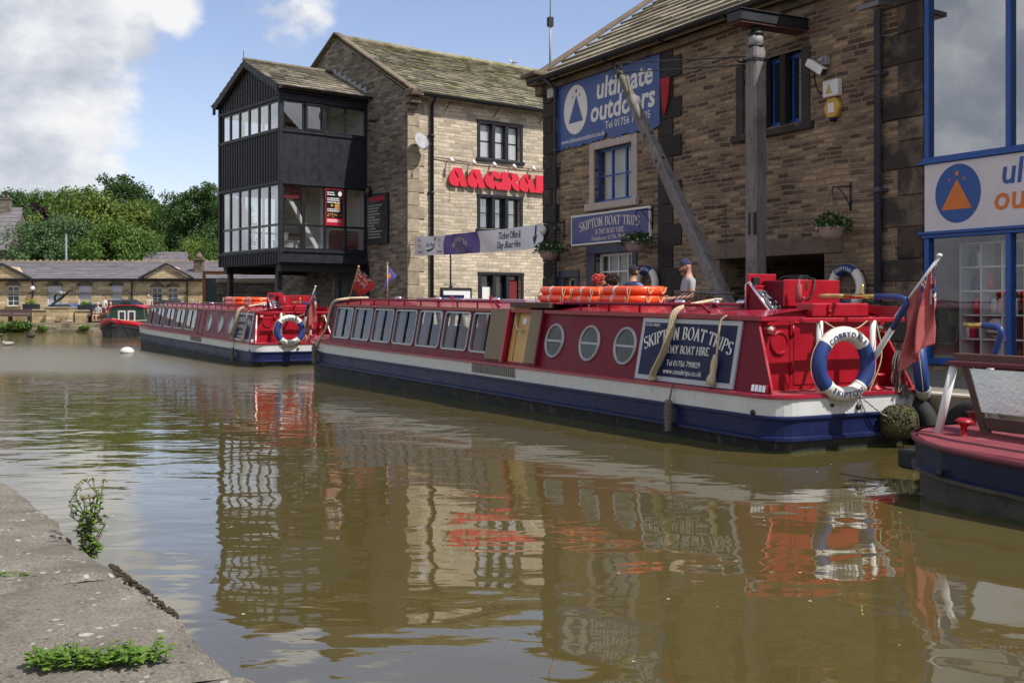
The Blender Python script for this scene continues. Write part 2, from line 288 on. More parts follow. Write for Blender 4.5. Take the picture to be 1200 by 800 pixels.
# ------------------------------------------------------------------ mesh builder
class MB:
    def __init__(s): s.v = []; s.f = []; s.m = []; s.s = []
    def add(s, vs, fs, mi=0, smooth=False, X=None):
        o = len(s.v); s.v += [tuple(X @ Vector(p)) if X is not None else tuple(p) for p in vs]
        for f in fs: s.f.append([i + o for i in f]); s.m.append(mi); s.s.append(smooth)
        return s
    def box(s, x0, x1, y0, y1, z0, z1, mi=0, X=None):
        v = [(x0, y0, z0), (x1, y0, z0), (x1, y1, z0), (x0, y1, z0), (x0, y0, z1), (x1, y0, z1), (x1, y1, z1), (x0, y1, z1)]
        return s.add(v, [(0, 3, 2, 1), (4, 5, 6, 7), (0, 1, 5, 4), (1, 2, 6, 5), (2, 3, 7, 6), (3, 0, 4, 7)], mi, False, X)
    def quad(s, a, b, c, d, mi=0): return s.add([a, b, c, d], [(0, 1, 2, 3)], mi)
    def slab(s, poly, d, mi=0, X=None):
        """polygon of 3-D points thickened by vector d"""
        n = len(poly); d = Vector(d); v = [Vector(p) for p in poly] + [Vector(p) + d for p in poly]
        f = [tuple(range(n)), tuple(range(2 * n - 1, n - 1, -1))] + [(i, i + n, (i + 1) % n + n, (i + 1) % n) for i in range(n)]
        return s.add(v, f, mi, False, X)
    def tube(s, pts, r, n=8, mi=0, closed=False, smooth=True, caps=True, sx=1., X=None):
        pts = [Vector(p) for p in pts]; k = len(pts); rs = r if isinstance(r, (list, tuple)) else [r] * k
        vs = []; up = None
        for i, p in enumerate(pts):
            a = pts[i - 1] if (i > 0 or closed) else p; b = pts[(i + 1) % k] if (i < k - 1 or closed) else p
            t = (b - a).normalized()
            if up is None:
                up = Vector((0, 0, 1)) if abs(t.z) < .9 else Vector((0, 1, 0))
            u = (up - t * up.dot(t))
            if u.length < 1e-4: u = t.orthogonal()
            u.normalize(); w = t.cross(u); up = u
            for j in range(n):
                an = 2 * math.pi * j / n; vs.append(p + (u * math.cos(an) + w * math.sin(an) * sx) * rs[i])
        fs = []
        for i in range(k if closed else k - 1):
            for j in range(n):
                a = i * n + j; b = i * n + (j + 1) % n; c = ((i + 1) % k) * n
                fs.append((a, b, c + (j + 1) % n, c + j))
        if caps and not closed: fs += [tuple(range(n - 1, -1, -1)), tuple((k - 1) * n + j for j in range(n))]
        return s.add(vs, fs, mi, smooth, X)
    def lathe(s, prof, n=16, mi=0, X=None, smooth=True, caps=True):
        vs = []; fs = []; k = len(prof)
        for r, z in prof:
            for j in range(n):
                a = 2 * math.pi * j / n; vs.append((r * math.cos(a), r * math.sin(a), z))
        for i in range(k - 1):
            for j in range(n): fs.append((i * n + j, i * n + (j + 1) % n, (i + 1) * n + (j + 1) % n, (i + 1) * n + j))
        if caps: fs += [tuple(range(n - 1, -1, -1)), tuple((k - 1) * n + j for j in range(n))]
        return s.add(vs, fs, mi, smooth, X)
    def ball(s, c, r, nu=12, nv=8, mi=0, X=None):
        if not isinstance(r, (tuple, list)): r = (r, r, r)
        vs = [(c[0], c[1], c[2] - r[2])]; fs = []
        for i in range(1, nv):
            a = -math.pi / 2 + math.pi * i / nv
            for j in range(nu):
                b = 2 * math.pi * j / nu; vs.append((c[0] + r[0] * math.cos(a) * math.cos(b), c[1] + r[1] * math.cos(a) * math.sin(b), c[2] + r[2] * math.sin(a)))
        vs.append((c[0], c[1], c[2] + r[2])); e = len(vs) - 1
        for j in range(nu):
            fs.append((0, 1 + (j + 1) % nu, 1 + j)); fs.append((e, 1 + (nv - 2) * nu + j, 1 + (nv - 2) * nu + (j + 1) % nu))
            for i in range(nv - 2):
                a = 1 + i * nu; fs.append((a + j, a + (j + 1) % nu, a + nu + (j + 1) % nu, a + nu + j))
        return s.add(vs, fs, mi, True, X)
    def torus(s, R0, r, nu=40, nv=12, arc=None, mi=0, X=None, grow=0):
        """ring in the XZ plane (axis Y); arc=(a0,a1) degrees"""
        a0, a1 = arc or (0, 360); cl = arc is None
        vs = []; fs = []; k = nu if cl else nu + 1
        for i in range(k):
            a = R(a0 + (a1 - a0) * i / nu)
            for j in range(nv):
                b = 2 * math.pi * j / nv; q = R0 + (r + grow) * math.cos(b); vs.append((q * math.cos(a), (r + grow) * math.sin(b), q * math.sin(a)))
        for i in range(nu):
            for j in range(nv):
                c = ((i + 1) % k) * nv; fs.append((i * nv + j, i * nv + (j + 1) % nv, c + (j + 1) % nv, c + j))
        if not cl: fs += [tuple(range(nv)), tuple(range(len(vs) - 1, len(vs) - 1 - nv, -1))]
        return s.add(vs, fs, mi, True, X)
    def build(s, name, mats, parent=None, bevel=0, loc=None, seg=1):
        me = bpy.data.meshes.new(name); me.from_pydata(s.v, [], s.f); 
        if not isinstance(mats, (list, tuple)): mats = [mats]
        for m in mats: me.materials.append(M[m] if isinstance(m, str) else m)
        me.polygons.foreach_set('material_index', s.m); me.polygons.foreach_set('use_smooth', s.s)
        bm = bmesh.new(); bm.from_mesh(me); bmesh.ops.recalc_face_normals(bm, faces=bm.faces); bm.to_mesh(me); bm.free(); me.update()
        o = bpy.data.objects.new(name, me); COL.objects.link(o)
        if parent is not None: o.parent = parent
        if loc is not None: o.location = loc
        if bevel:
            b = o.modifiers.new('bevel', 'BEVEL'); b.width = bevel; b.segments = seg; b.limit_method = 'ANGLE'; b.angle_limit = R(50)
        return o
def tag(o, label, cat, group=None, kind=None):
    if label: o['label'] = label
    if cat: o['category'] = cat
    if group: o['group'] = group
    if kind: o['kind'] = kind
    return o
def thing(name, label, cat, loc=(0, 0, 0), rz=0, group=None, rot=None):
    o = bpy.data.objects.new(name, None); COL.objects.link(o); o.location = loc
    o.rotation_euler = rot if rot is not None else (0, 0, rz); o.empty_display_size = .3
    return tag(o, label, cat, group)
def struct(o): o['kind'] = 'structure'; return o
def copy_tree(o, parent=None):
    c = o.copy(); COL.objects.link(c)
    if parent is not None: c.parent = parent
    for ch in list(o.children): copy_tree(ch, c)
    return c

# walls with openings, in local x/z (facing -y), mapped by fn(x,z,depth)
def wall_grid(mb, x0, x1, z0, z1, ops, depth=.2, fn=None, mi=0, rmi=None, top=None):
    fn = fn or (lambda x, z, d: (x, d, z)); rmi = mi if rmi is None else rmi
    xs = sorted({x0, x1, *[o[0] for o in ops], *[o[1] for o in ops]}); zs = sorted({z0, z1, *[o[2] for o in ops], *[o[3] for o in ops]})
    xs = [x for x in xs if x0 <= x <= x1]; zs = [z for z in zs if z0 <= z <= z1]
    for i in range(len(xs) - 1):
        for j in range(len(zs) - 1):
            cx, cz = (xs[i] + xs[i + 1]) / 2, (zs[j] + zs[j + 1]) / 2
            if any(o[0] < cx < o[1] and o[2] < cz < o[3] for o in ops): continue
            mb.quad(fn(xs[i], zs[j], 0), fn(xs[i + 1], zs[j], 0), fn(xs[i + 1], zs[j + 1], 0), fn(xs[i], zs[j + 1], 0), mi)
    for a, b, c, d in ops:
        for (p, q) in (((a, c), (b, c)), ((b, c), (b, d)), ((b, d), (a, d)), ((a, d), (a, c))):
            mb.quad(fn(*p, 0), fn(*q, 0), fn(*q, depth), fn(*p, depth), rmi)

# ---- flat shapes and lettering
def flat(polys, ext=.002, offset=0.):
    cu = bpy.data.curves.new('c', 'CURVE'); cu.dimensions = '2D'; cu.fill_mode = 'BOTH'; cu.extrude = ext; cu.offset = offset
    for p in polys:
        sp = cu.splines.new('POLY'); sp.points.add(len(p) - 1); sp.use_cyclic_u = True
        for q, pt in zip(sp.points, p): q.co = (pt[0], pt[1], 0, 1)
    return _curve_geo(cu)
def _curve_geo(cu):
    o = bpy.data.objects.new('c', cu); COL.objects.link(o)
    dg = bpy.context.evaluated_depsgraph_get(); dg.update(); ev = o.evaluated_get(dg); me = ev.to_mesh()
    v = [tuple(p.co) for p in me.vertices]; f = [tuple(p.vertices) for p in me.polygons]
    ev.to_mesh_clear(); bpy.data.objects.remove(o); bpy.data.curves.remove(cu); return v, f
def sans(t, size, bold=0., shear=0., sx=1., ext=.0015, space=1.):
    cu = bpy.data.curves.new('t', 'FONT'); cu.body = t; cu.size = size * 1.37; cu.align_x = 'CENTER'; cu.align_y = 'BOTTOM_BASELINE'
    cu.offset = bold * size; cu.shear = shear; cu.extrude = ext; cu.space_character = space; cu.resolution_u = 2
    v, f = _curve_geo(cu); return [(p[0] * sx, p[1], p[2]) for p in v], f
def arc(cx, cy, rx, ry, a0, a1, n=12): return [(cx + rx * math.cos(R(a0 + (a1 - a0) * i / n)), cy + ry * math.sin(R(a0 + (a1 - a0) * i / n))) for i in range(n + 1)]
SER = {  # width, strokes, serif points (x, y)
    'S': (.60, [arc(.30, .745, .22, .235, 35, 270), arc(.30, .265, .245, .245, 90, -150)], []),
    'K': (.76, [[(.16, 0), (.16, 1)], [(.17, .40), (.62, 1)], [(.32, .58), (.68, 0)]], [(.16, 0), (.16, 1), (.62, 1), (.68, 0)]),
    'I': (.34, [[(.17, 0), (.17, 1)]], [(.17, 0), (.17, 1)]),
    'P': (.64, [[(.16, 0), (.16, 1)], [(.16, .97)] + arc(.28, .735, .27, .235, 90, -90) + [(.16, .5)]], [(.16, 0), (.16, 1)]),
    'T': (.70, [[(.35, 0), (.35, 1)], [(.04, .96), (.66, .96)], [(.05, 1), (.05, .80)], [(.65, 1), (.65, .80)]], [(.35, 0)]),
    'O': (.82, [arc(.41, .5, .32, .48, 90, 450, 24)], []),
    'N': (.80, [[(.16, 0), (.16, 1)], [(.14, 1), (.64, 0)], [(.64, 0), (.64, 1)]], [(.16, 0), (.16, 1), (.64, 1)]),
    'B': (.68, [[(.16, 0), (.16, 1)], [(.16, .97)] + arc(.28, .755, .24, .215, 90, -90) + [(.16, .54)], [(.16, .54)] + arc(.30, .285, .28, .255, 90, -90) + [(.16, .03)]], [(.16, 0), (.16, 1)]),
    'A': (.76, [[(.12, 0), (.38, 1)], [(.36, 1), (.64, 0)], [(.20, .34), (.55, .34)]], [(.12, 0), (.64, 0)]),
    'R': (.72, [[(.16, 0), (.16, 1)], [(.16, .97)] + arc(.28, .745, .25, .225, 90, -90) + [(.16, .52)], [(.34, .52), (.64, 0)]], [(.16, 0), (.16, 1), (.66, 0)]),
    'D': (.78, [[(.16, 0), (.16, 1)], [(.16, .97)] + arc(.28, .5, .40, .47, 90, -90) + [(.16, .03)]], [(.16, 0), (.16, 1)]),
    'Y': (.72, [[(.35, 0), (.35, .45)], [(.08, 1), (.36, .42)], [(.35, .42), (.62, 1)]], [(.35, 0), (.08, 1), (.62, 1)]),
    'H': (.82, [[(.16, 0), (.16, 1)], [(.66, 0), (.66, 1)], [(.16, .5), (.66, .5)]], [(.16, 0), (.16, 1), (.66, 0), (.66, 1)]),
    'E': (.64, [[(.16, 0), (.16, 1)], [(.16, .97), (.56, .97)], [(.16, .52), (.46, .52)], [(.16, .03), (.58, .03)], [(.56, 1), (.56, .8)], [(.58, 0), (.58, .2)]], [(.16, 0), (.16, 1)]),
    '&': (.80, [[(.74, 0), (.22, .72)] + arc(.36, .80, .16, .18, 200, -40, 10) + [(.20, .45)] + arc(.32, .24, .24, .22, 140, 330, 10) + [(.68, .48)]], []),
    ' ': (.36, [], []),
}
def serif(t, size, arcr=None, thick=.17, sx=1.):
    """Roman capitals drawn with a broad pen; arcr bends the line over a circle of that radius"""
    adv = [SER[c][0] * sx for c in t]; W = sum(adv) * size; x = -W / 2; V = []; F = []
    for c, a in zip(t, adv):
        lv = []; lf = []
        def seg(pts, wf=None):
            k = len(pts); o = len(lv)
            for i, p in enumerate(pts):
                q0 = pts[max(i - 1, 0)]; q1 = pts[min(i + 1, k - 1)]; dx, dy = q1[0] - q0[0], q1[1] - q0[1]; l = math.hypot(dx, dy) or 1
                th = math.atan2(dy, dx); w = wf or max(.05, thick * abs(math.sin(th - R(20)))); nx, ny = -dy / l * w / 2, dx / l * w / 2
                lv.append((p[0] + nx, p[1] + ny)); lv.append((p[0] - nx, p[1] - ny))
            for i in range(k - 1): lf.append((o + 2 * i, o + 2 * i + 1, o + 2 * i + 3, o + 2 * i + 2))
        for st in SER[c][1]: seg(st)
        for (px, py) in SER[c][2]: seg([(px - .13, py + (.025 if py < .5 else -.025)), (px + .13, py + (.025 if py < .5 else -.025))], .055)
        cx = x + a * size / 2
        for i, (px, py) in enumerate(lv):
            gx, gy = (px * sx - a / 2) * size, py * size
            if arcr:
                an = cx / arcr; X0, Y0 = math.sin(an) * arcr, (math.cos(an) - 1) * arcr
                gx, gy = X0 + gx * math.cos(an) + gy * math.sin(an), Y0 - gx * math.sin(an) + gy * math.cos(an)
            else: gx += cx
            lv[i] = (gx, gy, 0)
        o = len(V); V += lv; F += [tuple(q + o for q in f) for f in lf]; x += a * size
    return V, F
def put(mb, geo, fn, mi=0):
    v, f = geo; mb.add([fn(*p) for p in v], f, mi)
def ring_text(mb, t, size, rad, ang0, mi, inward, y, bold=.02, X=None):
    """letters round a ring in the XZ plane, facing -y"""
    ws = []
    for c in t:
        v, f = sans(c, size, bold, ext=.001) if c != ' ' else ([], [])
        ws.append((c, v, f, (max(p[0] for p in v) - min(p[0] for p in v) if v else size * .4) + size * .22))
    tot = sum(w[3] for w in ws); s = -tot / 2
    for c, v, f, w in ws:
        m = s + w / 2; s += w
        if not v: continue
        a = R(ang0) + (-m / rad if not inward else m / rad)
        ca, sa = math.cos(a), math.sin(a); out = []
        for p in v:
            h = p[1] - size / 2
            if inward: px = rad * ca - h * ca - p[0] * sa; pz = rad * sa - h * sa + p[0] * ca
            else: px = rad * ca + h * ca + p[0] * sa; pz = rad * sa + h * sa - p[0] * ca
            out.append((px, y - p[2] - .001, pz))
        mb.add(out, f, mi, False, X)

# ------------------------------------------------------------------ frames
ANG = math.atan2(-.876, .482)
NV, UV = Vector((.876, .482, 0)), Vector((-.482, .876, 0))
def Wp(x, y, z, s0=13.6): return NV * (s0 + y) - UV * x + Vector((0, 0, z))       # quayside frame: x to the right along the wall, y into it
A_O = Vector((-3.29, 35.4, 0)); A_X = Vector((.7776, .6288, 0)); A_Y = Vector((-.6288, .7776, 0)); A_ANG = math.atan2(.6288, .7776)
def Ap(x, y, z): return A_O + A_X * x + A_Y * y + Vector((0, 0, z))
# ------------------------------------------------------------------ the setting
def water_mat():
    m = bpy.data.materials.new('muddy canal water'); m.use_nodes = True; nt = m.node_tree; b = nt.nodes['Principled BSDF']
    tc = N(nt, 'ShaderNodeTexCoord'); P = tc.outputs['Object']
    nb = N(nt, 'ShaderNodeTexNoise', i_Scale=.12, i_Detail=4.0); L(nt, P, nb.inputs['Vector'])
    c = mixc(nt, ramp(nt, nb.outputs[0], [(.35, 0.), (.65, 1.)]), (.083, .064, .019), (.099, .078, .027))
    vo = N(nt, 'ShaderNodeTexVoronoi', i_Scale=4.2, i_Randomness=1.0); L(nt, P, vo.inputs['Vector'])
    nd = N(nt, 'ShaderNodeTexNoise', i_Scale=.9, i_Detail=2.0); L(nt, P, nd.inputs['Vector'])
    speck = mth(nt, 'MULTIPLY', mth(nt, 'LESS_THAN', vo.outputs['Distance'], .038), mth(nt, 'GREATER_THAN', nd.outputs[0], .44))
    c = mixc(nt, speck, c, (.5, .47, .38))
    L(nt, c, b.inputs['Base Color']); b.inputs['IOR'].default_value = 1.95
    spy = N(nt, 'ShaderNodeSeparateXYZ'); L(nt, P, spy.inputs[0])
    def sst(a, b_, v0, v1):
        q = N(nt, 'ShaderNodeMapRange', interpolation_type='SMOOTHSTEP'); L(nt, mth(nt, 'ADD', spy.outputs[1], mth(nt, 'MULTIPLY', spy.outputs[0], .25)), q.inputs[0])
        for i, v in zip((1, 2, 3, 4), (a, b_, v0, v1)): q.inputs[i].default_value = v
        return q.outputs[0]
    ruffle = mth(nt, 'MULTIPLY', sst(19, 25, 0, .26), sst(30, 44, 1, .3))      # wind ruffled water half way across the basin
    L(nt, mth(nt, 'ADD', mth(nt, 'ADD', .022, ruffle), mth(nt, 'MULTIPLY', speck, .5)), b.inputs['Roughness'])
    # ripples: slow swell, short wavelets in patches
    def nz(scale, detail, st=(1, 1, 1), rot=0, dist=0):
        mp = N(nt, 'ShaderNodeMapping'); mp.inputs['Scale'].default_value = st; mp.inputs['Rotation'].default_value = (0, 0, rot); L(nt, P, mp.inputs['Vector'])
        n = N(nt, 'ShaderNodeTexNoise', i_Scale=scale, i_Detail=detail, i_Roughness=.5, i_Distortion=dist); L(nt, mp.outputs[0], n.inputs['Vector']); return n.outputs[0]
    sw = nz(.9, 2.0, (1, 1.5, 1), .35, .4); wl = nz(3.2, 2.0, (.7, 1.5, 1), .2, .5); fi = nz(11., 2.0, (.8, 1.3, 1), .1)
    patch = ramp(nt, nz(.11, 3.0, (1, 1, 1), .8), [(.38, .15), (.62, 1.)])
    sp = N(nt, 'ShaderNodeSeparateXYZ'); L(nt, P, sp.inputs[0])
    far = N(nt, 'ShaderNodeMapRange', interpolation_type='SMOOTHSTEP'); L(nt, sp.outputs[1], far.inputs[0])
    far.inputs[1].default_value = 6; far.inputs[2].default_value = 32; far.inputs[3].default_value = .34; far.inputs[4].default_value = 1.5
    k = mth(nt, 'MULTIPLY', patch, far.outputs[0])
    ruf = N(nt, 'ShaderNodeMapRange', interpolation_type='SMOOTHSTEP'); L(nt, sp.outputs[1], ruf.inputs[0]); ruf.inputs[1].default_value = 23; ruf.inputs[2].default_value = 33; ruf.inputs[3].default_value = 0; ruf.inputs[4].default_value = .004
    rough = mth(nt, 'MULTIPLY', nz(9., 2.0, (.8, 1.2, 1), .3), ruf.outputs[0])
    h = mth(nt, 'ADD', mth(nt, 'ADD', mth(nt, 'MULTIPLY', sw, .0125), rough), mth(nt, 'MULTIPLY', k, mth(nt, 'ADD', mth(nt, 'MULTIPLY', wl, .0062), mth(nt, 'MULTIPLY', fi, .0008))))
    bp = N(nt, 'ShaderNodeBump', i_Strength=1., i_Distance=1.); L(nt, h, bp.inputs['Height']); L(nt, bp.outputs[0], b.inputs['Normal'])
    return m
M['water'] = water_mat()
def ground_mat(name, c1, c2, lich=None, sc=2.):
    m = bpy.data.materials.new(name); m.use_nodes = True; nt = m.node_tree; b = nt.nodes['Principled BSDF']
    tc = N(nt, 'ShaderNodeTexCoord'); P = tc.outputs['Object']
    n = N(nt, 'ShaderNodeTexNoise', i_Scale=sc, i_Detail=10.0, i_Roughness=.7); L(nt, P, n.inputs['Vector'])
    n2 = N(nt, 'ShaderNodeTexNoise', i_Scale=sc * 30, i_Detail=6.0, i_Roughness=.75); L(nt, P, n2.inputs['Vector'])
    c = ramp(nt, n.outputs[0], [(.32, c1), (.68, c2)])
    c = mixc(nt, 1.0, c, ramp(nt, n2.outputs[0], [(.3, .45), (.7, 1.55)]), 'MULTIPLY')
    h = mth(nt, 'ADD', mth(nt, 'MULTIPLY', n.outputs[0], 1.5), n2.outputs[0])
    if lich:
        wn = N(nt, 'ShaderNodeTexNoise', i_Scale=26., i_Detail=5.0); L(nt, P, wn.inputs['Vector'])
        for (scale, rad, thr, col, off) in lich:
            mp = N(nt, 'ShaderNodeMapping'); mp.inputs['Location'].default_value = (off, off * .7, 0); L(nt, P, mp.inputs['Vector'])
            vo = N(nt, 'ShaderNodeTexVoronoi', i_Scale=scale); L(nt, mp.outputs[0], vo.inputs['Vector'])
            dd = mth(nt, 'ADD', vo.outputs['Distance'], mth(nt, 'MULTIPLY', mth(nt, 'SUBTRACT', wn.outputs[0], .5), .5))
            sc_ = N(nt, 'ShaderNodeSeparateColor'); L(nt, vo.outputs['Color'], sc_.inputs[0])
            on = mth(nt, 'MULTIPLY', mth(nt, 'GREATER_THAN', sc_.outputs[0], thr), mth(nt, 'LESS_THAN', dd, mth(nt, 'MULTIPLY', sc_.outputs[1], rad)))
            c = mixc(nt, mth(nt, 'MULTIPLY', on, .8), c, col)
    L(nt, c, b.inputs['Base Color']); b.inputs['Roughness'].default_value = .95; b.inputs['Specular IOR Level'].default_value = .15
    bp = N(nt, 'ShaderNodeBump', i_Strength=1., i_Distance=.006); L(nt, h, bp.inputs['Height']); L(nt, bp.outputs[0], b.inputs['Normal'])
    return m
M['coping'] = ground_mat('gritstone coping', (.125, .112, .09), (.245, .22, .182), [(4.2, .16, .66, (.44, .42, .38), 0.), (9.5, .24, .70, (.50, .49, .45), 3.1), (23., .30, .66, (.45, .44, .40), 1.1), (31., .3, .72, (.07, .06, .045), 5.3), (6., .12, .86, (.36, .22, .07), 7.7)], 2.6)
M['paving'] = ground_mat('quay paving', (.13, .12, .10), (.22, .20, .17), None, 1.2)
M['bank'] = ground_mat('towpath gravel', (.22, .19, .14), (.33, .29, .22), None, .8)
M['grass'] = ground_mat('rough grass', (.035, .06, .015), (.07, .11, .03), None, .5)
M['bed'] = ground_mat('silt', (.06, .05, .03), (.1, .08, .05), None, .5)

mb = MB(); mb.quad((-900, -300, -1.4), (900, -300, -1.4), (900, 1500, -1.4), (-900, 1500, -1.4)); struct(mb.build('ground', 'bed'))
mb = MB(); mb.quad((-140, -40, 0), (60, -40, 0), (60, 70, 0), (-140, 70, 0)); struct(mb.build('water', 'water'))
# camera-side quay: one broad coping course of separate stones, ground behind
near = MB(); E0, E1 = Vector((-2.97, 6.6)), Vector((1.29, 0.07)); dirn = (E1 - E0).normalized(); inw = Vector((-dirn.y, dirn.x)) * -1
joints = [0, 1.35, 2.72, 4.06, 4.275, 5.6, 7.0, 8.6, 10.2, 12]
rng = random.Random(3)
for a, b in zip(joints, joints[1:]):
    if b - a < .3 and a > 4: pass
    p0, wv = E0 + dirn * (a + .006), 1.15; ln = b - a - .012; dz = rng.uniform(-.003, .003); tt = rng.uniform(-.003, .003)
    nu, nw = max(3, int(ln / .03)), 30; vs = []; ed = [0.]
    for i in range(nu + 1): ed.append(max(0, min(.05, ed[-1] + rng.gauss(0, .006) - .08 * ed[-1] + (.035 if rng.random() < .03 else 0))))
    for j in range(nw + 1):
        for i in range(nu + 1):
            u = ln * i / nu; v = wv * (j / nw) ** 1.4; q = p0 + dirn * u + inw * (v + ed[i + 1] * max(0, 1 - v * 8)); en = min(u, ln - u)
            z = .444 + dz + tt * i / nu + .006 * math.sin(u * 5 + v * 4 + a) + .004 * math.sin(u * 13 - v * 17) + rng.gauss(0, .0012) - (.028 * max(0, 1 - v / .05) ** 2) - .02 * max(0, 1 - en / .03) ** 2 - ed[i + 1] * .3 * max(0, 1 - v * 10); vs.append((q.x, q.y, z))
    for i in range(nu + 1): q = p0 + dirn * (ln * i / nu) + inw * (.004 + ed[i + 1] * .5); vs.append((q.x, q.y, .19))
    k = nu + 1; near.add(vs, [(j * k + i, j * k + i + 1, (j + 1) * k + i + 1, (j + 1) * k + i) for j in range(nw) for i in range(nu)] + [((nw + 1) * k + i, (nw + 1) * k + i + 1, i + 1, i) for i in range(nu)], 0, True)
struct(near.build('quay_edge_stones', 'coping'))
mb = MB(); p = [E0 + inw * 1.16, E0 + dirn * 12 + inw * 1.16]
mb.slab([(-90, 6.75, .43), (p[0].x, p[0].y, .43), (p[1].x, p[1].y, .43), (9, -60, .43), (-90, -60, .43)], (0, 0, -1.8)); struct(mb.build('near_ground', 'coping')); mb = MB(); mb.slab([(*(E0 + inw * .06 + dirn * .03), .414), (*(E0 + dirn * 12 + inw * .06), .414), (*(E0 + dirn * 12 + inw * 1.2), .414), (*(E0 + inw * 1.2 + dirn * .03), .414)], (0, 0, -.2)); struct(mb.build('joint_mortar', 'lintel'))
mb = MB(); mb.slab([(*(E0 + inw * .02), .20), (*(E0 + dirn * 12 + inw * .02), .20), (*(E0 + dirn * 12 + inw * 1.1), .20), (*(E0 + inw * 1.1), .20)], (0, 0, -1.6)); struct(mb.build('near_quay_wall', 'wall_bank'))
# far quay (beside the boats), edge with a pale painted line
mb = MB()
def wq(x, s, z): q = Wp(x, 0, z, s); return (q.x, q.y, q.z)
mb.slab([wq(20, 10.2, .53), wq(20, 60, .53), wq(-46, 60, .53), wq(-46, 10.2, .53)], (0, 0, -1.9)); struct(mb.build('quay', 'paving'))
mb = MB()
for i in range(44):
    x = -46 + i * 1.5
    mb.slab([wq(x + .005, 9.8, .54), wq(x + 1.495, 9.8, .54), wq(x + 1.495, 10.195, .54), wq(x + .005, 10.195, .54)], (0, 0, -.22))
struct(mb.build('quay_kerb', 'ashlar', bevel=.012))
mb = MB(); mb.slab([wq(20, 9.86, .32), wq(20, 10.19, .32), wq(-46, 10.19, .32), wq(-46, 9.86, .32)], (0, 0, -1.6)); struct(mb.build('quay_wall', 'wall_bank'))
mb = MB(); mb.slab([wq(0, 9.82, .543), wq(-14, 9.82, .543), wq(-14, 9.94, .543), wq(0, 9.94, .543)], (0, 0, .002)); struct(mb.build('quay_edge_line', 'white_paint'))
# far bank and the hill behind
mb = MB(); mb.slab([(-160, 66, .55), (40, 66, .55), (40, 92, .55), (-160, 92, .55)], (0, 0, -1.9)); struct(mb.build('far_bank', 'bank'))
mb = MB(); mb.box(-160, 40, 65.85, 66.0, -1.2, .50); struct(mb.build('far_bank_wall', 'wall_bank'))
mb = MB(); nx, ny = 44, 26; vs = []
for j in range(ny + 1):
    for i in range(nx + 1):
        x = -260 + 420 * i / nx; y = 91 + 320 * (j / ny) ** 1.3
        t = max(0, min(1, (y - 91) / 130)); vs.append((x, y, .45 + 11 * t * t * (3 - 2 * t) + math.sin(x * .05 + y * .03) * 1.2 * t))
mb.add(vs, [(j * (nx + 1) + i, j * (nx + 1) + i + 1, (j + 1) * (nx + 1) + i + 1, (j + 1) * (nx + 1) + i) for j in range(ny) for i in range(nx)], 0, True)
struct(mb.build('hill', 'grass'))
mb = MB(); mb.slab([(-700, 66, .4), (-160, 66, .4), (-160, 420, .4), (-700, 420, .4)], (0, 0, -1.8)); mb.slab([(-700, -200, .4), (-139, -200, .4), (-139, 66, .4), (-700, 66, .4)], (0, 0, -1.8))
struct(mb.build('meadow', 'grass'))
mb = MB(); mb.slab([(-138.9, -40, .45), (-32, -40, .45), (-32, 54, .45), (-138.9, 54, .45)], (0, 0, -1.9)); struct(mb.build('side_bank', 'grass'))
mb = MB(); mb.slab([(40.01, 66, .5), (300, 66, .5), (300, 420, .5), (40.01, 420, .5)], (0, 0, -1.8)); struct(mb.build('town_ground', 'bank'))

# ------------------------------------------------------------------ building helpers
def fbox(mb, fn, x0, x1, z0, z1, d0, d1, mi=0):
    v = [fn(x, z, d) for d in (d0, d1) for (x, z) in ((x0, z0), (x1, z0), (x1, z1), (x0, z1))]
    mb.add(v, [(0, 1, 2, 3), (7, 6, 5, 4), (0, 4, 5, 1), (1, 5, 6, 2), (2, 6, 7, 3), (3, 7, 4, 0)], mi)
ID = lambda x, z, d: (x, d, z)
def window(parent, name, x0, x1, z0, z1, y, fm, pm, vx=(), hz=(), fw=.06, fd=.07, bar=.035, fn=ID, hbar=None):
    mb = MB()
    fbox(mb, fn, x0, x1, z0, z0 + fw, y, y + fd); fbox(mb, fn, x0, x1, z1 - fw, z1, y, y + fd)
    fbox(mb, fn, x0, x0 + fw, z0 + fw, z1 - fw, y, y + fd); fbox(mb, fn, x1 - fw, x1, z0 + fw, z1 - fw, y, y + fd)
    for v in vx: fbox(mb, fn, v - bar / 2, v + bar / 2, z0 + fw, z1 - fw, y + .004, y + fd - .004)
    hb = hbar or bar
    for h in hz: fbox(mb, fn, x0 + fw, x1 - fw, h - hb / 2, h + hb / 2, y + .008, y + fd - .008)
    o = mb.build(name, fm, parent)
    pn = MB(); pn.quad(fn(x0 + fw * .5, z0 + fw * .5, y + fd * .55), fn(x1 - fw * .5, z0 + fw * .5, y + fd * .55), fn(x1 - fw * .5, z1 - fw * .5, y + fd * .55), fn(x0 + fw * .5, z1 - fw * .5, y + fd * .55))
    pn.build('pane', pm, o); return o
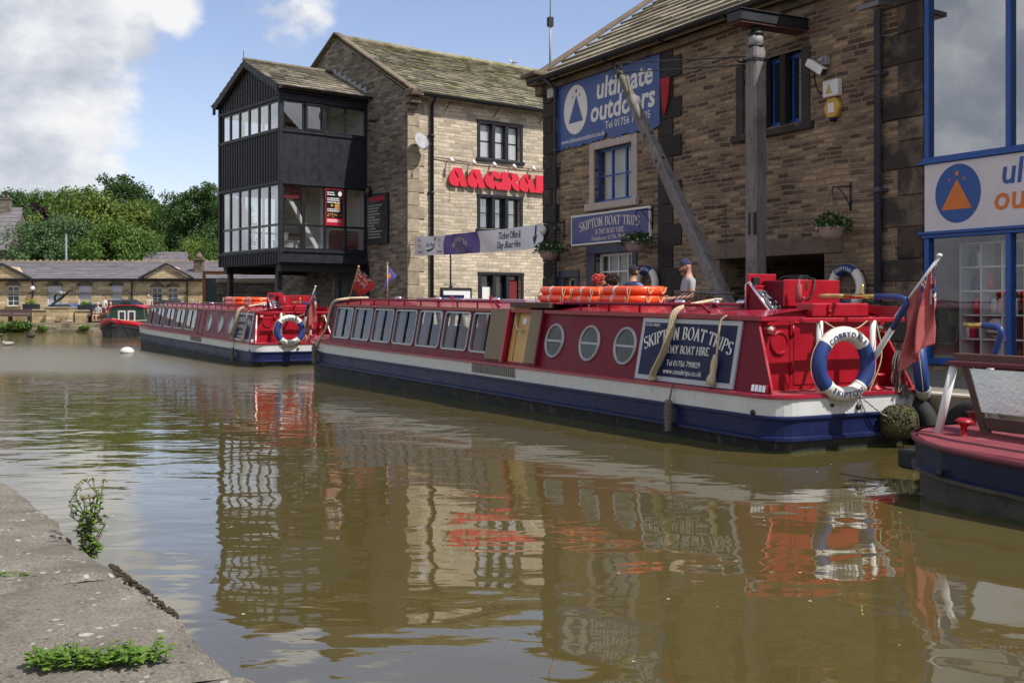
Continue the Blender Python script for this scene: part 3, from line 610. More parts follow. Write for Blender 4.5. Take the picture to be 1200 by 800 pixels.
def slates(mb, O, ux, uy, wid, slope, courses, sw, th, rg, lift=.0, mi=0, irregular=.25):
    """courses of separate slabs; O bottom left, ux along the eaves, uy up the slope"""
    n = ux.cross(uy).normalized(); y = 0.
    hs = [1.25 - .5 * i / courses for i in range(courses)]; k = slope / sum(hs)
    for i, h in enumerate(hs):
        h *= k; x = -rg.uniform(0, sw)
        while x < wid:
            w = sw * rg.uniform(.6, 1.5) * (1.15 - .3 * i / courses); a, b = max(0, x), min(wid, x + w - .008)
            if b - a > .03:
                t = th * rg.uniform(.75, 1.4); e = rg.uniform(-irregular, irregular) * .1; up = rg.uniform(0, .012)
                p = [O + ux * a + uy * (y - .03 + e), O + ux * b + uy * (y - .03 + e + rg.uniform(-.01, .01)), O + ux * b + uy * (y + h * 1.08), O + ux * a + uy * (y + h * 1.08)]
                q = [p[0] + n * (t + up + .02), p[1] + n * (t + up + .02 + rg.uniform(-.006, .006)), p[2] + n * .012, p[3] + n * .012]; p = [p[0] + n * (up + .006), p[1] + n * (up + .006), p[2], p[3]]
                mb.add(q + p, [(0, 1, 2, 3), (4, 5, 1, 0), (5, 6, 2, 1), (7, 4, 0, 3), (6, 7, 3, 2)], mi)
            x += w
        y += h

# ------------------------------------------------------------------ stone warehouse on the quay (right)
wh = thing('stone_warehouse', 'sooty stone quayside warehouse with blue framed shopfront beside the wooden crane', 'building', Wp(0, 0, 0), ANG)
ops = [(-20.9, -19.45, 3.78, 4.96), (-20.86, -19.42, 1.15, 2.65), (-22.17, -21.68, 1.0, 2.15), (-16.6, -13.87, .53, 2.37), (-15.9, -14.4, 4.66, 5.9), (-11.77, -3.9, .62, 2.6), (-11.77, -3.9, 3.62, 6.45)]
mb = MB(); wall_grid(mb, -23.1, -2, .3, 6.9, ops, .28)
mb.add([(-23.1, 0, .3), (-23.1, 10, .3), (-23.1, 10, 6.9), (-23.1, 5, 10.2), (-23.1, 0, 6.9)], [(0, 1, 2, 3, 4)])
mb.add([(-2, 0, .3), (-2, 10, .3), (-2, 10, 6.9), (-2, 5, 10.2), (-2, 0, 6.9)], [(0, 1, 2, 3, 4)]); mb.quad((-23.1, 10, .3), (-2, 10, .3), (-2, 10, 6.9), (-23.1, 10, 6.9))
mb.build('wall', 'wall_dark', wh)
M['ashlar_mix'] = pbr('part blackened dressed stone', (.12, .092, .065), .9, var=.4, vscale=3, bump=.008, bscale=20, dirt=((.028, .024, .022), .42, 1.3, .9), island=.5)
def quoin(x0, x1, ret, mat, wl, ws, seed, z1=6.75, side=1):
    rg = random.Random(seed); mb = MB(); z = .5; k = 0
    while z < z1:
        h = rg.uniform(.34, .5); w = wl if k % 2 else ws; h = min(h, z1 - z)
        a, b = (x0, x0 + w) if side > 0 else (x1 - w, x1)
        mb.box(a, b, -.025 - rg.uniform(0, .02), .02, z + .006, z + h - .006); z += h; k += 1
    o = mb.build('quoins', mat, wh, bevel=.012); return o
quoin(-23.13, 0, 0, 'ashlar_soot', .72, .42, 1); quoin(-18.36, 0, 0, 'ashlar_soot', .62, .34, 2); quoin(0, -11.79, 0, 'ashlar_mix', .86, .5, 5, 6.7, -1)
mb = MB(); mb.box(-18.52, -18.36, -.018, .01, .5, 6.75); mb.build('wall_strip', 'ashlar_soot', wh)
# roof
rg = random.Random(11); mb = MB(); sl = Vector((0, 5.3, 3.5)); L_ = sl.length; sl.normalize()
slates(mb, Vector((-23.0, -.30, 6.84)), Vector((1, 0, 0)), sl, 21.1, L_, 17, .62, .035, rg)
slates(mb, Vector((-2, 10.3, 6.84)), Vector((-1, 0, 0)), Vector((0, -5.3, 3.5)).normalized(), 21.1, L_, 12, .8, .035, rg)
mb.slab([(-23.1, -.28, 6.80), (-2, -.28, 6.80), (-2, 5, 10.28), (-23.1, 5, 10.28)], (0, 0, -.06)); mb.slab([(-2, 10.28, 6.80), (-23.1, 10.28, 6.80), (-23.1, 5, 10.28), (-2, 5, 10.28)], (0, 0, -.06))
mb.build('roof', 'slate_right', wh)
mb = MB(); mb.slab([(-23.28, -.42, 6.82), (-22.98, -.42, 6.82), (-22.98, 5, 10.46), (-23.28, 5, 10.46)], (0, 0, .12)); mb.slab([(-23.28, 10.4, 6.82), (-22.98, 10.4, 6.82), (-22.98, 5, 10.46), (-23.28, 5, 10.46)], (0, 0, .12)); mb.build('coping', 'ashlar_mid', wh, bevel=.02)
mb = MB(); mb.slab([(-23.38, -.52, 6.92), (-22.72, -.52, 6.92), (-22.72, .1, 6.92), (-23.38, .1, 6.92)], (0, 0, .12)); mb.slab([(-23.30, -.40, 6.74), (-22.8, -.40, 6.74), (-22.8, .05, 6.74), (-23.30, .05, 6.74)], (0, 0, .18)); mb.slab([(-23.2, -.22, 6.5), (-22.9, -.22, 6.5), (-22.9, .05, 6.5), (-23.2, .05, 6.5)], (0, 0, .24)); mb.build('kneeler', 'lintel', wh, bevel=.03)
mb = MB(); pr = [(.085 * math.cos(R(a)), .085 * math.sin(R(a))) for a in range(180, 361, 20)]
def gutter(mb, x0, x1, y, z, pr=pr):
    n = len(pr); vs = [(x, y + p, z + q) for x in (x0, x1) for p, q in pr] + [(x, y + p * .86, z + q * .86) for x in (x0, x1) for p, q in pr]
    fs = [(i, i + 1, n + i + 1, n + i) for i in range(n - 1)] + [(2 * n + i, 3 * n + i, 3 * n + i + 1, 2 * n + i + 1) for i in range(n - 1)]
    for e in (0, n - 1): fs.append((e, n + e, 3 * n + e, 2 * n + e))
    fs += [tuple(range(n)), tuple(range(n, 2 * n))]
    mb.add(vs, fs)
gutter(mb, -23.2, -2, -.38, 6.86)
for x in range(-22, -2, 2): mb.box(x - .012, x + .012, -.42, -.02, 6.74, 6.765)
mb.build('gutter', 'iron', wh)
mb = MB(); mb.box(-23.1, -2, -.1, -.02, 6.62, 6.76); mb.build('eaves_course', 'ashlar_mid', wh)
def downpipe(parent, x, y, z0, z1, r=.05, mat='pipe', coll=True):
    mb = MB(); mb.tube([(x, y, z0), (x, y, z1 - .25), (x, y - .28, z1)], r, 10)
    z = z0 + .9
    while z < z1 - .5: mb.tube([(x, y, z), (x, y, z + .09)], r * 1.3, 10); mb.box(x - r * 2, x + r * 2, y + r * .5, y + r * 1.6, z + .02, z + .07); z += 1.83
    return mb.build('downpipe', mat, parent)
downpipe(wh, -12.61, -.1, .53, 6.8, .062); downpipe(wh, -22.44, -.1, .53, 6.8, .04)
# windows of the warehouse
w = window(wh, 'window', -20.9, -19.45, 3.78, 4.96, .1, 'blue_paint', 'boat_pane', (-20.36, -19.83), (4.36,), .06, .06, .05, hbar=.03)
mb = MB()
for (a, b, c, d) in ((-21.09, -20.9, 3.76, 5.13), (-19.45, -19.25, 3.76, 5.13), (-20.9, -19.45, 4.96, 5.13)): mb.box(a, b, -.03, .02, c, d)
mb.build('surround', 'white_stone', w, bevel=.01); mb = MB(); mb.box(-21.22, -19.2, -.09, .12, 3.61, 3.77); mb.build('sill', 'white_stone', w, bevel=.015)
mb = MB(); mb.quad((-20.9, .27, 3.78), (-19.45, .27, 3.78), (-19.45, .27, 4.96), (-20.9, .27, 4.96)); mb.build('blind', 'interior_pale', w)
w = window(wh, 'window', -20.86, -19.42, 1.15, 2.65, .12, 'white_wood', 'boat_pane', (-20.5, -20.14, -19.78), (1.9, 2.25), .06, .06, .03)
mb = MB()
for (a, b, c, d) in ((-21.21, -20.86, .53, 2.65), (-19.42, -19.25, .53, 2.65), (-21.21, -19.25, 2.65, 2.83)): mb.box(a, b, -.035, .02, c, d)
mb.build('surround', 'navy_stone', w, bevel=.012); mb = MB(); mb.box(-20.86, -19.42, .27, .3, 1.1, 2.7); mb.build('blind', 'interior', w)
w = window(wh, 'window', -22.17, -21.68, 1.0, 2.15, .12, 'white_wood', 'dark_pane', (-21.92,), (1.6,), .05, .05, .03)
mb = MB()
for (a, b, c, d) in ((-22.43, -22.17, .53, 2.15), (-21.68, -21.52, .53, 2.15), (-22.43, -21.52, 2.15, 2.32)): mb.box(a, b, -.035, .02, c, d)
mb.build('surround', 'navy_stone', w, bevel=.012)
w = window(wh, 'window', -15.9, -14.4, 4.66, 5.9, .14, 'blue_paint', 'dark_pane', (-15.50, -15.26, -15.01, -14.77), (), .09, .06, .05)
mb = MB()
for (a, b, c, d) in ((-16.1, -15.9, 4.62, 5.9), (-14.4, -14.2, 4.62, 5.9), (-16.1, -14.2, 5.9, 6.06), (-15.45, -15.31, 4.66, 5.9), (-14.96, -14.82, 4.66, 5.9)): mb.box(a, b, -.03 if d - c > .3 and b - a > .15 else .0, .13, c, d)
mb.build('surround', 'ashlar_soot', w, bevel=.012); mb = MB(); mb.box(-16.2, -14.1, -.08, .1, 4.5, 4.63); mb.build('sill', 'ashlar_soot', w, bevel=.012)
mb = MB(); mb.box(-17.1, -13.45, -.03, .25, 2.37, 2.67); mb.build('lintel', 'lintel', wh, bevel=.015)
# dark recess behind the big opening
mb = MB(); wall_in = [((-16.6, .28), (-16.6, 3)), ((-16.6, 3), (-13.87, 3)), ((-13.87, 3), (-13.87, .28))]
for a, b in wall_in: mb.quad((*a, .53), (*b, .53), (*b, 2.37), (*a, 2.37))
mb.quad((-16.6, .28, 2.37), (-13.87, .28, 2.37), (-13.87, 3, 2.37), (-16.6, 3, 2.37)); mb.build('recess', 'wall_dark', wh)
mb = MB(); mb.box(-16.3, -15.2, 2.2, 2.3, .54, 2.1); mb.box(-15.0, -14.1, 2.4, 2.5, .54, 2.0); mb.build('door', 'black_paint', wh)
# shopfront
sf = MB()
for z0, z1 in ((.62, .72), (2.5, 2.60), (3.60, 3.71), (6.36, 6.46)): sf.box(-11.80, -3.9, -.05, .1, z0, z1)
for x in (-11.77, -10.36, -8.75, -7.1, -5.4): sf.box(x, x + .085, -.035, .085, .72, 2.5); sf.box(x, x + .085, -.035, .085, 3.71, 6.36)
sf.box(-11.86, -3.9, -.085, .0, 2.555, 2.60); sf.box(-11.86, -3.9, -.085, .0, 3.61, 3.65)
shop = sf.build('shopfront', 'blue_paint', wh, bevel=.006)
for (a, b) in ((.70, 2.52), (3.7, 6.38)):
    mb = MB(); mb.quad((-11.77, .03, a), (-3.9, .03, a), (-3.9, .03, b), (-11.77, .03, b)); mb.build('pane', 'shop_pane' if a < 1 else 'sky_pane', shop)
mb = MB()
for z0, z1 in ((.53, 2.62), (3.5, 6.5)):
    mb.quad((-11.9, 3.4, z0), (-3.9, 3.4, z0), (-3.9, 3.4, z1), (-11.9, 3.4, z1)); mb.quad((-11.9, .29, z0), (-11.9, 3.4, z0), (-11.9, 3.4, z1), (-11.9, .29, z1)); mb.quad((-3.9, .29, z0), (-3.9, 3.4, z0), (-3.9, 3.4, z1), (-3.9, .29, z1))
    mb.quad((-11.9, .29, z0 + .01), (-3.9, .29, z0 + .01), (-3.9, 3.4, z0 + .01), (-11.9, 3.4, z0 + .01)); mb.quad((-11.9, .29, z1), (-3.9, .29, z1), (-3.9, 3.4, z1), (-11.9, 3.4, z1))
mb.build('shop_interior', 'interior', shop)
mb = MB(); mb.box(-11.62, -11.5, .1, .28, 3.72, 6.36); mb.build('blind', 'black_gloss', shop)
# hoist canopy
mb = MB(); mb.box(-14.60, -14.24, -1.48, 0, 6.19, 6.36); mb.box(-14.63, -14.21, -1.51, 0, 6.36, 6.38); can = mb.build('canopy', 'iron', wh, bevel=.012)
mb = MB(); mb.box(-14.58, -14.26, -1.45, 0, 6.16, 6.19); mb.build('soffit', 'brown_wood', can)

# ------------------------------------------------------------------ restaurant building (middle)
rb = thing('restaurant_building', 'buff stone restaurant with mossy slate roof and big red letters', 'building', A_O, A_ANG)
ops = [(2.86, 4.58, 6.45, 7.62), (2.86, 4.58, 4.1, 5.15), (2.9, 4.62, .53, 2.55)]
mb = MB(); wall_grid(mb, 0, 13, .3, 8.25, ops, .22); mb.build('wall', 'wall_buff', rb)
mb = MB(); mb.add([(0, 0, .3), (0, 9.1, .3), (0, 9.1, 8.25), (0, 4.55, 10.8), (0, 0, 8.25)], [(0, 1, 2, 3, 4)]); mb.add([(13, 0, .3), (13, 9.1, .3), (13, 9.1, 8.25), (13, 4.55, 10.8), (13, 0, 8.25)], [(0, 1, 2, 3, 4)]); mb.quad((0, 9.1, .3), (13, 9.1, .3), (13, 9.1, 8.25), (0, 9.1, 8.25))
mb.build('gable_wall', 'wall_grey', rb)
mb = MB(); rg = random.Random(5); sl = Vector((0, 4.85, 2.65)); n_ = sl.length; sl.normalize()
slates(mb, Vector((.15, -.3, 8.22)), Vector((1, 0, 0)), sl, 13, n_, 28, .40, .026, rg); slates(mb, Vector((13, 9.4, 8.22)), Vector((-1, 0, 0)), Vector((0, -4.85, 2.65)).normalized(), 13, n_, 14, .7, .03, rg)
mb.slab([(0.05, -.28, 8.18), (13, -.28, 8.18), (13, 4.55, 10.83), (0.05, 4.55, 10.83)], (0, 0, -.06)); mb.slab([(13, 9.38, 8.18), (.05, 9.38, 8.18), (.05, 4.55, 10.83), (13, 4.55, 10.83)], (0, 0, -.06))
mb.tube([(.1, 4.55, 10.88), (13, 4.55, 10.88)], .12, 8); mb.build('roof', 'slate_mid', rb)
mb = MB(); mb.slab([(-.08, -.42, 8.2), (.2, -.42, 8.2), (.2, 4.55, 10.95), (-.08, 4.55, 10.95)], (0, 0, .1)); mb.slab([(-.08, 9.5, 8.2), (.2, 9.5, 8.2), (.2, 4.55, 10.95), (-.08, 4.55, 10.95)], (0, 0, .1)); mb.build('coping', 'ashlar_mid', rb, bevel=.02)
mb = MB(); mb.box(-.12, .32, -.45, .05, 8.12, 8.36); mb.box(-.09, .3, -.32, .05, 7.9, 8.12); mb.box(-.06, .28, -.16, .05, 7.72, 7.9); mb.build('kneeler', 'ashlar_mid', rb, bevel=.03)
mb = MB(); rg = random.Random(4); z = .5; k = 0
while z < 7.7:
    h = .42; mb.box(-.03, .62 if k % 2 else .42, -.03, .02, z + .006, z + h - .006); z += h; k += 1
mb.build('quoins', 'ashlar', rb, bevel=.012)
mb = MB(); gutter(mb, .25, 13, -.38, 8.26)
for x in range(1, 13, 1): mb.slab([(x + .5, -.3, 8.22), (x + .53, -.3, 8.22), (x + .45, -.02, 7.85), (x + .42, -.02, 7.85)], (0, .02, 0)) if x % 2 else None
mb.build('gutter', 'black_paint', rb); downpipe(rb, .86, -.09, .53, 8.2, .06, 'black_paint')
for i, (x0, x1, z0, z1, pm) in enumerate(((2.86, 4.58, 6.45, 7.62, 'pale_pane'), (2.86, 4.58, 4.1, 5.15, 'sky_pane'), (2.9, 4.62, .53, 2.55, 'dark_pane'))):
    d = (x1 - x0) / 3
    w = window(rb, 'window' if i < 2 else 'door', x0, x1, z0, z1, .14, 'black_gloss', pm, (x0 + d, x0 + 2 * d), ((z0 + z1) / 2,) if i < 2 else (1.2,), .05, .05, .05, hbar=.03)
    mb = MB()
    for a, b in ((x0 - .12, x0), (x1, x1 + .12)): mb.box(a, b, -.03, .03, z0 - .02, z1)
    mb.box(x0 - .14, x1 + .14, -.035, .03, z1, z1 + .1)
    for k in (1, 2): mb.box(x0 + d * k - .07, x0 + d * k + .07, -.01, .15, z0, z1)
    if i < 2: mb.box(x0 - .18, x1 + .18, -.07, .1, z0 - .11, z0 - .015)
    mb.build('surround', 'black_paint', w, bevel=.01)
    if i == 0:
        mb = MB(); mb.quad((x0, .21, z0), (x1, .21, z0), (x1, .21, z1), (x0, .21, z1)); mb.build('curtain', 'curtain_white', w)
    elif i == 1:
        mb = MB(); mb.quad((x0, .215, z0), (x1, .215, z0), (x1, .215, z1), (x0, .215, z1)); mb.build('curtain', 'interior', w)
    else:
        mb = MB(); mb.box(x0 + .15, x0 + .5, .125, .137, 1.75, 2.15); mb.build('notice', 'white_paint', w); mb = MB(); mb.box(x0 + 2 * d + .12, x1 - .08, .12, .137, .9, 2.4); mb.build('door_panel', 'curtain', w)

# ------------------------------------------------------------------ black timber tower
tw = thing('timber_tower', 'black boarded timber tower with ranks of windows jutting from the restaurant gable', 'building', A_O, A_ANG)
FL = lambda u, z, d: (-3.19 + d, -u, z)           # gable face, u = -y
FR = lambda u, z, d: (u, 2.48 + d, z)             # side face towards the canal
FB = lambda u, z, d: (u, 6.97 - d, z)             # far side
oL = [(-6.9, -2.6, 7.12, 8.05), (-6.9, -2.6, 3.32, 5.4)]; oR = [(-3.09, -.03, 7.12, 8.05), (-3.09, -.03, 3.32, 5.4)]
mb = MB(); wall_grid(mb, -6.97, -2.48, 2.85, 8.2, oL, .1, FL); wall_grid(mb, -3.19, 0, 2.85, 8.45, oR, .1, FR); wall_grid(mb, -3.19, 0, 2.85, 8.45, oR, .1, FB)
mb.add([FL(-6.97, 8.2, 0), FL(-2.48, 8.2, 0), FL(-2.48, 8.4, 0), FL(-4.725, 9.45, 0), FL(-6.97, 8.4, 0)], [(0, 1, 2, 3, 4)])
mb.quad((-3.19, 2.48, 2.85), (0, 2.48, 2.85), (0, 6.97, 2.85), (-3.19, 6.97, 2.85))
mb.build('wall', 'black_paint', tw)
mb = MB()      # cover strips of the boarding
u = -6.9
while u < -2.5:
    for z0, z1 in ((5.46, 7.06), (2.86, 3.26)): fbox(mb, FL, u, u + .045, z0, z1, -.02, .001)
    zt = 8.4 + (2.245 - abs(u + 4.725)) / 2.245 * 1.05 - .2
    if zt > 8.2: fbox(mb, FL, u, u + .045, 8.14, zt, -.02, .001)
    u += .188
u = -3.1
while u < -.1:
    fbox(mb, FR, u, u + .012, 5.46, 7.06, -.006, .001); fbox(mb, FB, u, u + .04, 5.46, 7.06, -.03, .001); u += .26
for F_, a, b in ((FL, -7.0, -2.45), (FR, -3.22, .0), (FB, -3.22, 0)):
    for z in (3.28, 5.43, 7.085, 8.1): fbox(mb, F_, a, b, z - .045, z + .04, -.045, .002)
    for c in (a, b - .1): fbox(mb, F_, c, c + .1, 2.85, 8.4, -.038, .001)
fbox(mb, FR, -3.25, .0, 8.28, 8.42, -.1, .001); fbox(mb, FR, -3.25, 0, 2.9, 3.08, -.12, .001)
mb.build('boarding', 'black_paint', tw)
mb = MB()
for sgn in (1, -1):
    y0, y1 = (2.28, 4.725) if sgn > 0 else (7.17, 4.725)
    mb.slab([(-3.36, y0, 8.22), (-3.36, y1, 9.40), (-3.36, y1, 9.64), (-3.36, y0, 8.46)], (.05, 0, 0))
    mb.slab([(-3.36, y0, 8.14), (-3.36, y0 + .12 * sgn, 8.14), (-3.36, y0 + .12 * sgn, 8.5), (-3.36, y0, 8.44)], (.06, 0, 0))
mb.build('bargeboard', 'black_paint', tw)
mb = MB(); rg = random.Random(9); sl = Vector((0, 2.5, 1.17)); n_ = sl.length; sl.normalize()
slates(mb, Vector((-3.38, 2.2, 8.43)), Vector((1, 0, 0)), sl, 3.36, n_, 11, .4, .03, rg, irregular=.5); slates(mb, Vector((0, 7.25, 8.43)), Vector((-1, 0, 0)), Vector((0, -2.5, 1.17)).normalized(), 3.36, n_, 9, .5, .03, rg)
mb.slab([(-3.34, 2.22, 8.40), (0, 2.22, 8.40), (0, 4.725, 9.58), (-3.34, 4.725, 9.58)], (0, 0, -.05)); mb.slab([(0, 7.23, 8.40), (-3.34, 7.23, 8.40), (-3.34, 4.725, 9.58), (0, 4.725, 9.58)], (0, 0, -.05))
mb.tube([(-3.38, 4.72, 9.66), (-.0, 4.72, 9.66)], .07, 6); mb.build('roof', 'slate_tower', tw)
mb = MB(); gutter(mb, -3.3, 0, 2.14, 8.42, [(p * .7, q * .7) for p, q in pr]); mb.build('gutter', 'black_gloss', tw); mb = MB(); mb.tube([(-3.36, 4.72, 9.6), (-3.36, 4.72, 9.95)], .012, 5); mb.build('finial', 'iron', tw)
mb = MB()
for i in range(7):
    y = 2.48 + i * .33; z = 8.55 + i * .155; mb.box(-.03, -.006, y, y + .34, z + .0, z + .26)
mb.build('flashing', pbr('lead', (.30, .31, .33), .6, var=.2), tw)
for F_, lst, n_ in ((FL, oL, 6), (FR, oR, 4), (FB, oR, 4)):
    for (a, b, c, d) in lst:
        st_ = (b - a) / n_; hz = (4.1,) if c < 5 else ()
        window(tw, 'window', a, b, c, d, .02, 'black_gloss', 'sky_pane' if F_ is FL else 'clear_pane', [a + st_ * k for k in range(1, n_)], hz, .05, .07, .085, F_, .07)
mb = MB(); fbox(mb, FR, -2.28, -1.62, 7.2, 7.98, -.01, .02); mb2 = MB()
for (a, b, c, d) in ((-2.3, -1.6, 7.15, 7.22), (-2.3, -1.6, 7.96, 8.03), (-2.3, -2.22, 7.22, 7.96), (-1.68, -1.6, 7.22, 7.96)): fbox(mb2, FR, a, b, c, d, -.025, .02)
mb2.build('casement', 'black_gloss', tw)
mb = MB()
for z in (2.9, 5.85, 8.12): mb.quad((-3.1, 2.6, z), (0, 2.6, z), (0, 6.87, z), (-3.1, 6.87, z))
mb.quad((-.02, 2.6, 2.9), (-.02, 6.87, 2.9), (-.02, 6.87, 8.12), (-.02, 2.6, 8.12)); mb.build('room_lining', 'interior_pale', tw)
mb = MB(); mb.slab([(-3.0, 2.75, 5.3), (-2.86, 2.75, 5.3), (-1.5, 2.75, 3.2), (-1.66, 2.75, 3.2)], (0, .1, 0)); mb.box(-1.32, -1.18, 3.1, 3.24, 2.9, 5.8); mb.build('brace', 'white_wood', tw)
mb = MB(); mb.box(-3.05, -2.2, 2.68, 2.70, 4.95, 5.32); mb.box(-.95, -.1, 2.9, 3.3, 3.0, 4.02); mb.build('red_drape', 'curtain', tw)
mb = MB()
for (x, y) in ((-3.0, 3.0), (-3.0, 6.6), (-1.0, 2.7)): mb.box(x, x + .16, y, y + .16, .5, 2.85)
mb.box(-3.1, 0, 2.6, 2.85, 2.62, 2.85); mb.box(-3.1, 0, 6.6, 6.85, 2.62, 2.85); mb.build('post', 'iron', tw)
def table(x, y, lab):
    t = thing('dining_table', lab, 'table', Ap(x, y, 2.91), A_ANG); mb = MB(); mb.lathe([(.36, .0), (.40, .3), (.42, .68), (.44, .70), (.44, .715), (.02, .72)], 16); mb.build('tablecloth', 'cloth_white', t)
    mb = MB(); mb.lathe([(.03, .72), (.05, .73), (.05, .8), (.09, .98), (.02, 1.0)], 10); mb.build('napkin', 'cloth_white', t)
table(-2.55, 3.3, 'white clothed dining table behind the tower window beneath the diagonal brace'); table(-.75, 3.75, 'white clothed dining table inside the tower next to the red drape')
# doors and wall beneath the tower
dr = thing('door_pair', 'black double doors beneath the overhanging timber tower', 'door', Ap(-.06, 3.4, .53), A_ANG)
mb = MB()
for k in range(2): mb.box(-.05, 0.05, -1.0 + k * 1.01, -.01 + k * 1.01, 0, 2.2)
mb.build('leaf', 'black_paint', dr, bevel=.01); mb = MB(); mb.box(-.07, .05, -1.1, -1.0, 0, 2.3); mb.box(-.07, .05, 1.0, 1.1, 0, 2.3); mb.box(-.07, .05, -1.1, 1.1, 2.2, 2.3); mb.build('frame', 'black_gloss', dr)
sw_ = thing('stone_wall', 'low rough stone wall on the quay behind the further red boat', 'wall', (-10.9, 43.6, .5), R(28))
mb = MB(); mb.box(-.6, 4.2, -.2, .2, 0, 1.9); mb.build('wall', 'wall_grey', sw_); mb = MB(); mb.box(-.65, 4.25, -.26, .26, 1.9, 2.05); mb.build('coping', 'ashlar', sw_, bevel=.03)
fr = thing('garden_gate', 'orange brown timber gateway beside the rough stone wall', 'gate', (-11.9, 43.2, .5), R(20))
mb = MB(); mb.box(-.06, .06, -.06, .06, 0, 2.25); mb.box(.94, 1.06, -.06, .06, 0, 2.25); mb.box(-.06, 1.06, -.06, .06, 2.25, 2.37); mb.build('beam', pbr('orange timber', (.32, .13, .03), .7), fr); mb = MB(); mb.box(.06, .94, -.02, .02, .1, 2.1); mb.build('gate_leaf', pbr('green grey boards', (.06, .09, .085), .7), fr)

# ------------------------------------------------------------------ long low building across the basin
lb = thing('long_stone_building', 'long single storey golden stone building with grey slate roof across the basin', 'building', (0, 76, .5), 0)
X0, X1 = -52, -14
ops = []
wins = [(-37.2, -36.4, 1.05, 2.42), (-34.35, -33.5, 1.05, 2.42), (-31.6, -30.65, .6, 2.42), (-29.5, -28.6, .6, 2.42), (-27.3, -26.5, .6, 2.42), (-24.5, -23.75, .9, 2.32), (-23.45, -22.7, .9, 2.32), (-20.95, -20.15, .9, 2.32), (-18.5, -17.7, .9, 2.32), (-39.6, -38.8, .6, 2.42)]
mb = MB(); wall_grid(mb, X0, X1, 0, 2.9, wins, .2); mb.quad((X1, 0, 0), (X1, 8, 0), (X1, 8, 2.9), (X1, 0, 2.9)); mb.quad((X0, 0, 0), (X0, 8, 0), (X0, 8, 2.9), (X0, 0, 2.9)); mb.quad((X0, 8, 0), (X1, 8, 0), (X1, 8, 2.9), (X0, 8, 2.9))
mb.build('wall', 'wall_far', lb)
for i, (a, b, c, d) in enumerate(wins):
    k = 2 if i != 1 else 1
    w = window(lb, 'window', a, b, c, d, .08, 'white_wood', 'dark_pane' if i in (1, 5, 6, 7) else 'pale_pane', ((a + b) / 2,), [c + (d - c) * q for q in (.25, .5, .75)], .07, .06, .035)
    mb = MB(); m_ = (a + b) / 2; r_ = (b - a) / 2
    mb.slab([(m_ + (r_ + .14) * math.cos(R(t)), -.03, d + (.32) * math.sin(R(t))) for t in range(0, 181, 20)] + [(m_ + r_ * math.cos(R(t)), -.03, d + .03 * math.sin(R(t))) for t in range(180, -1, -20)], (0, .06, 0))
    mb.box(m_ - .08, m_ + .08, -.06, .02, d + .14, d + .42); mb.box(a - .1, b + .1, -.06, .05, c - .1, c - .01); mb.build('arch_stones', 'ashlar_mid', w)
mb = MB(); zr = 4.2
slp = Vector((0, 4.2, 1.32)); n_ = slp.length; slp.normalize(); rg = random.Random(2)
slates(mb, Vector((X0, -.25, 2.88)), Vector((1, 0, 0)), slp, X1 - X0, n_, 11, 1.1, .012, rg, irregular=.1)
mb.slab([(X0, -.24, 2.85), (X1, -.24, 2.85), (X1, 4, 4.18), (X0, 4, 4.18)], (0, 0, -.05)); mb.slab([(X0, 8.2, 2.85), (X1, 8.2, 2.85), (X1, 4, 4.18), (X0, 4, 4.18)], (0, 0, -.05)); mb.build('roof', 'slate_far', lb)
mb = MB(); x = X0
while x < X1: mb.box(x, x + .42, 3.85, 4.15, 4.18, 4.30); mb.box(x + .14, x + .28, 3.95, 4.05, 4.3, 4.38); x += .44
mb.build('ridge_tiles', 'ashlar', lb)
mb = MB(); mb.box(X0, X1, -.06, .01, 1.88, 2.0); mb.box(X0, X1, -.1, .01, 2.72, 2.86); mb.build('string_course', 'ashlar_mid', lb)
mb = MB(); gutter(mb, X0, X1, -.32, 2.92, [(p * 1, q) for p, q in pr]); mb.build('gutter', 'iron', lb)
for x in (-32.55, -25.8, -22.05, -19.6): downpipe(lb, x, -.12, 0, 2.9, .05, 'iron')
for cx, hw in ((-34.6, 1.85), (-23.45, 1.72)):
    mb = MB(); mb.add([(cx - hw, -.16, 2.85), (cx + hw, -.16, 2.85), (cx, -.16, 3.78), (cx - hw, 3, 2.85), (cx + hw, 3, 2.85), (cx, 3, 3.78)], [(0, 1, 2), (0, 3, 4, 1), (1, 4, 5, 2), (2, 5, 3, 0)]); mb.box(cx - hw + .1, cx + hw - .1, -.10, .01, 0, 2.85)if False else None
    pd = mb.build('pediment', 'wall_far', lb); mb = MB()
    for sg in (-1, 1): mb.slab([(cx + sg * (hw + .15), -.3, 2.84), (cx + sg * (hw + .15), 0, 2.84), (cx, 0, 3.84), (cx, -.3, 3.84)], (0, 0, .15))
    mb.box(cx - hw - .1, cx + hw + .1, -.28, -.0, 2.76, 2.9); mb.build('moulding', 'ashlar_soot', pd)
mb = MB(); mb.box(-22.0, -21.4, 1.2, 1.8, 2.9, 4.35); mb.box(-22.08, -21.32, 1.12, 1.88, 4.2, 4.34); mb.lathe([(.24, 4.35), (.27, 4.5), (.2, 4.62), (.12, 4.72), (.16, 4.78)], 10, X=Matrix.Translation((-21.7, 1.5, 0))); mb.build('chimney', 'ashlar_mid', lb, bevel=.02)
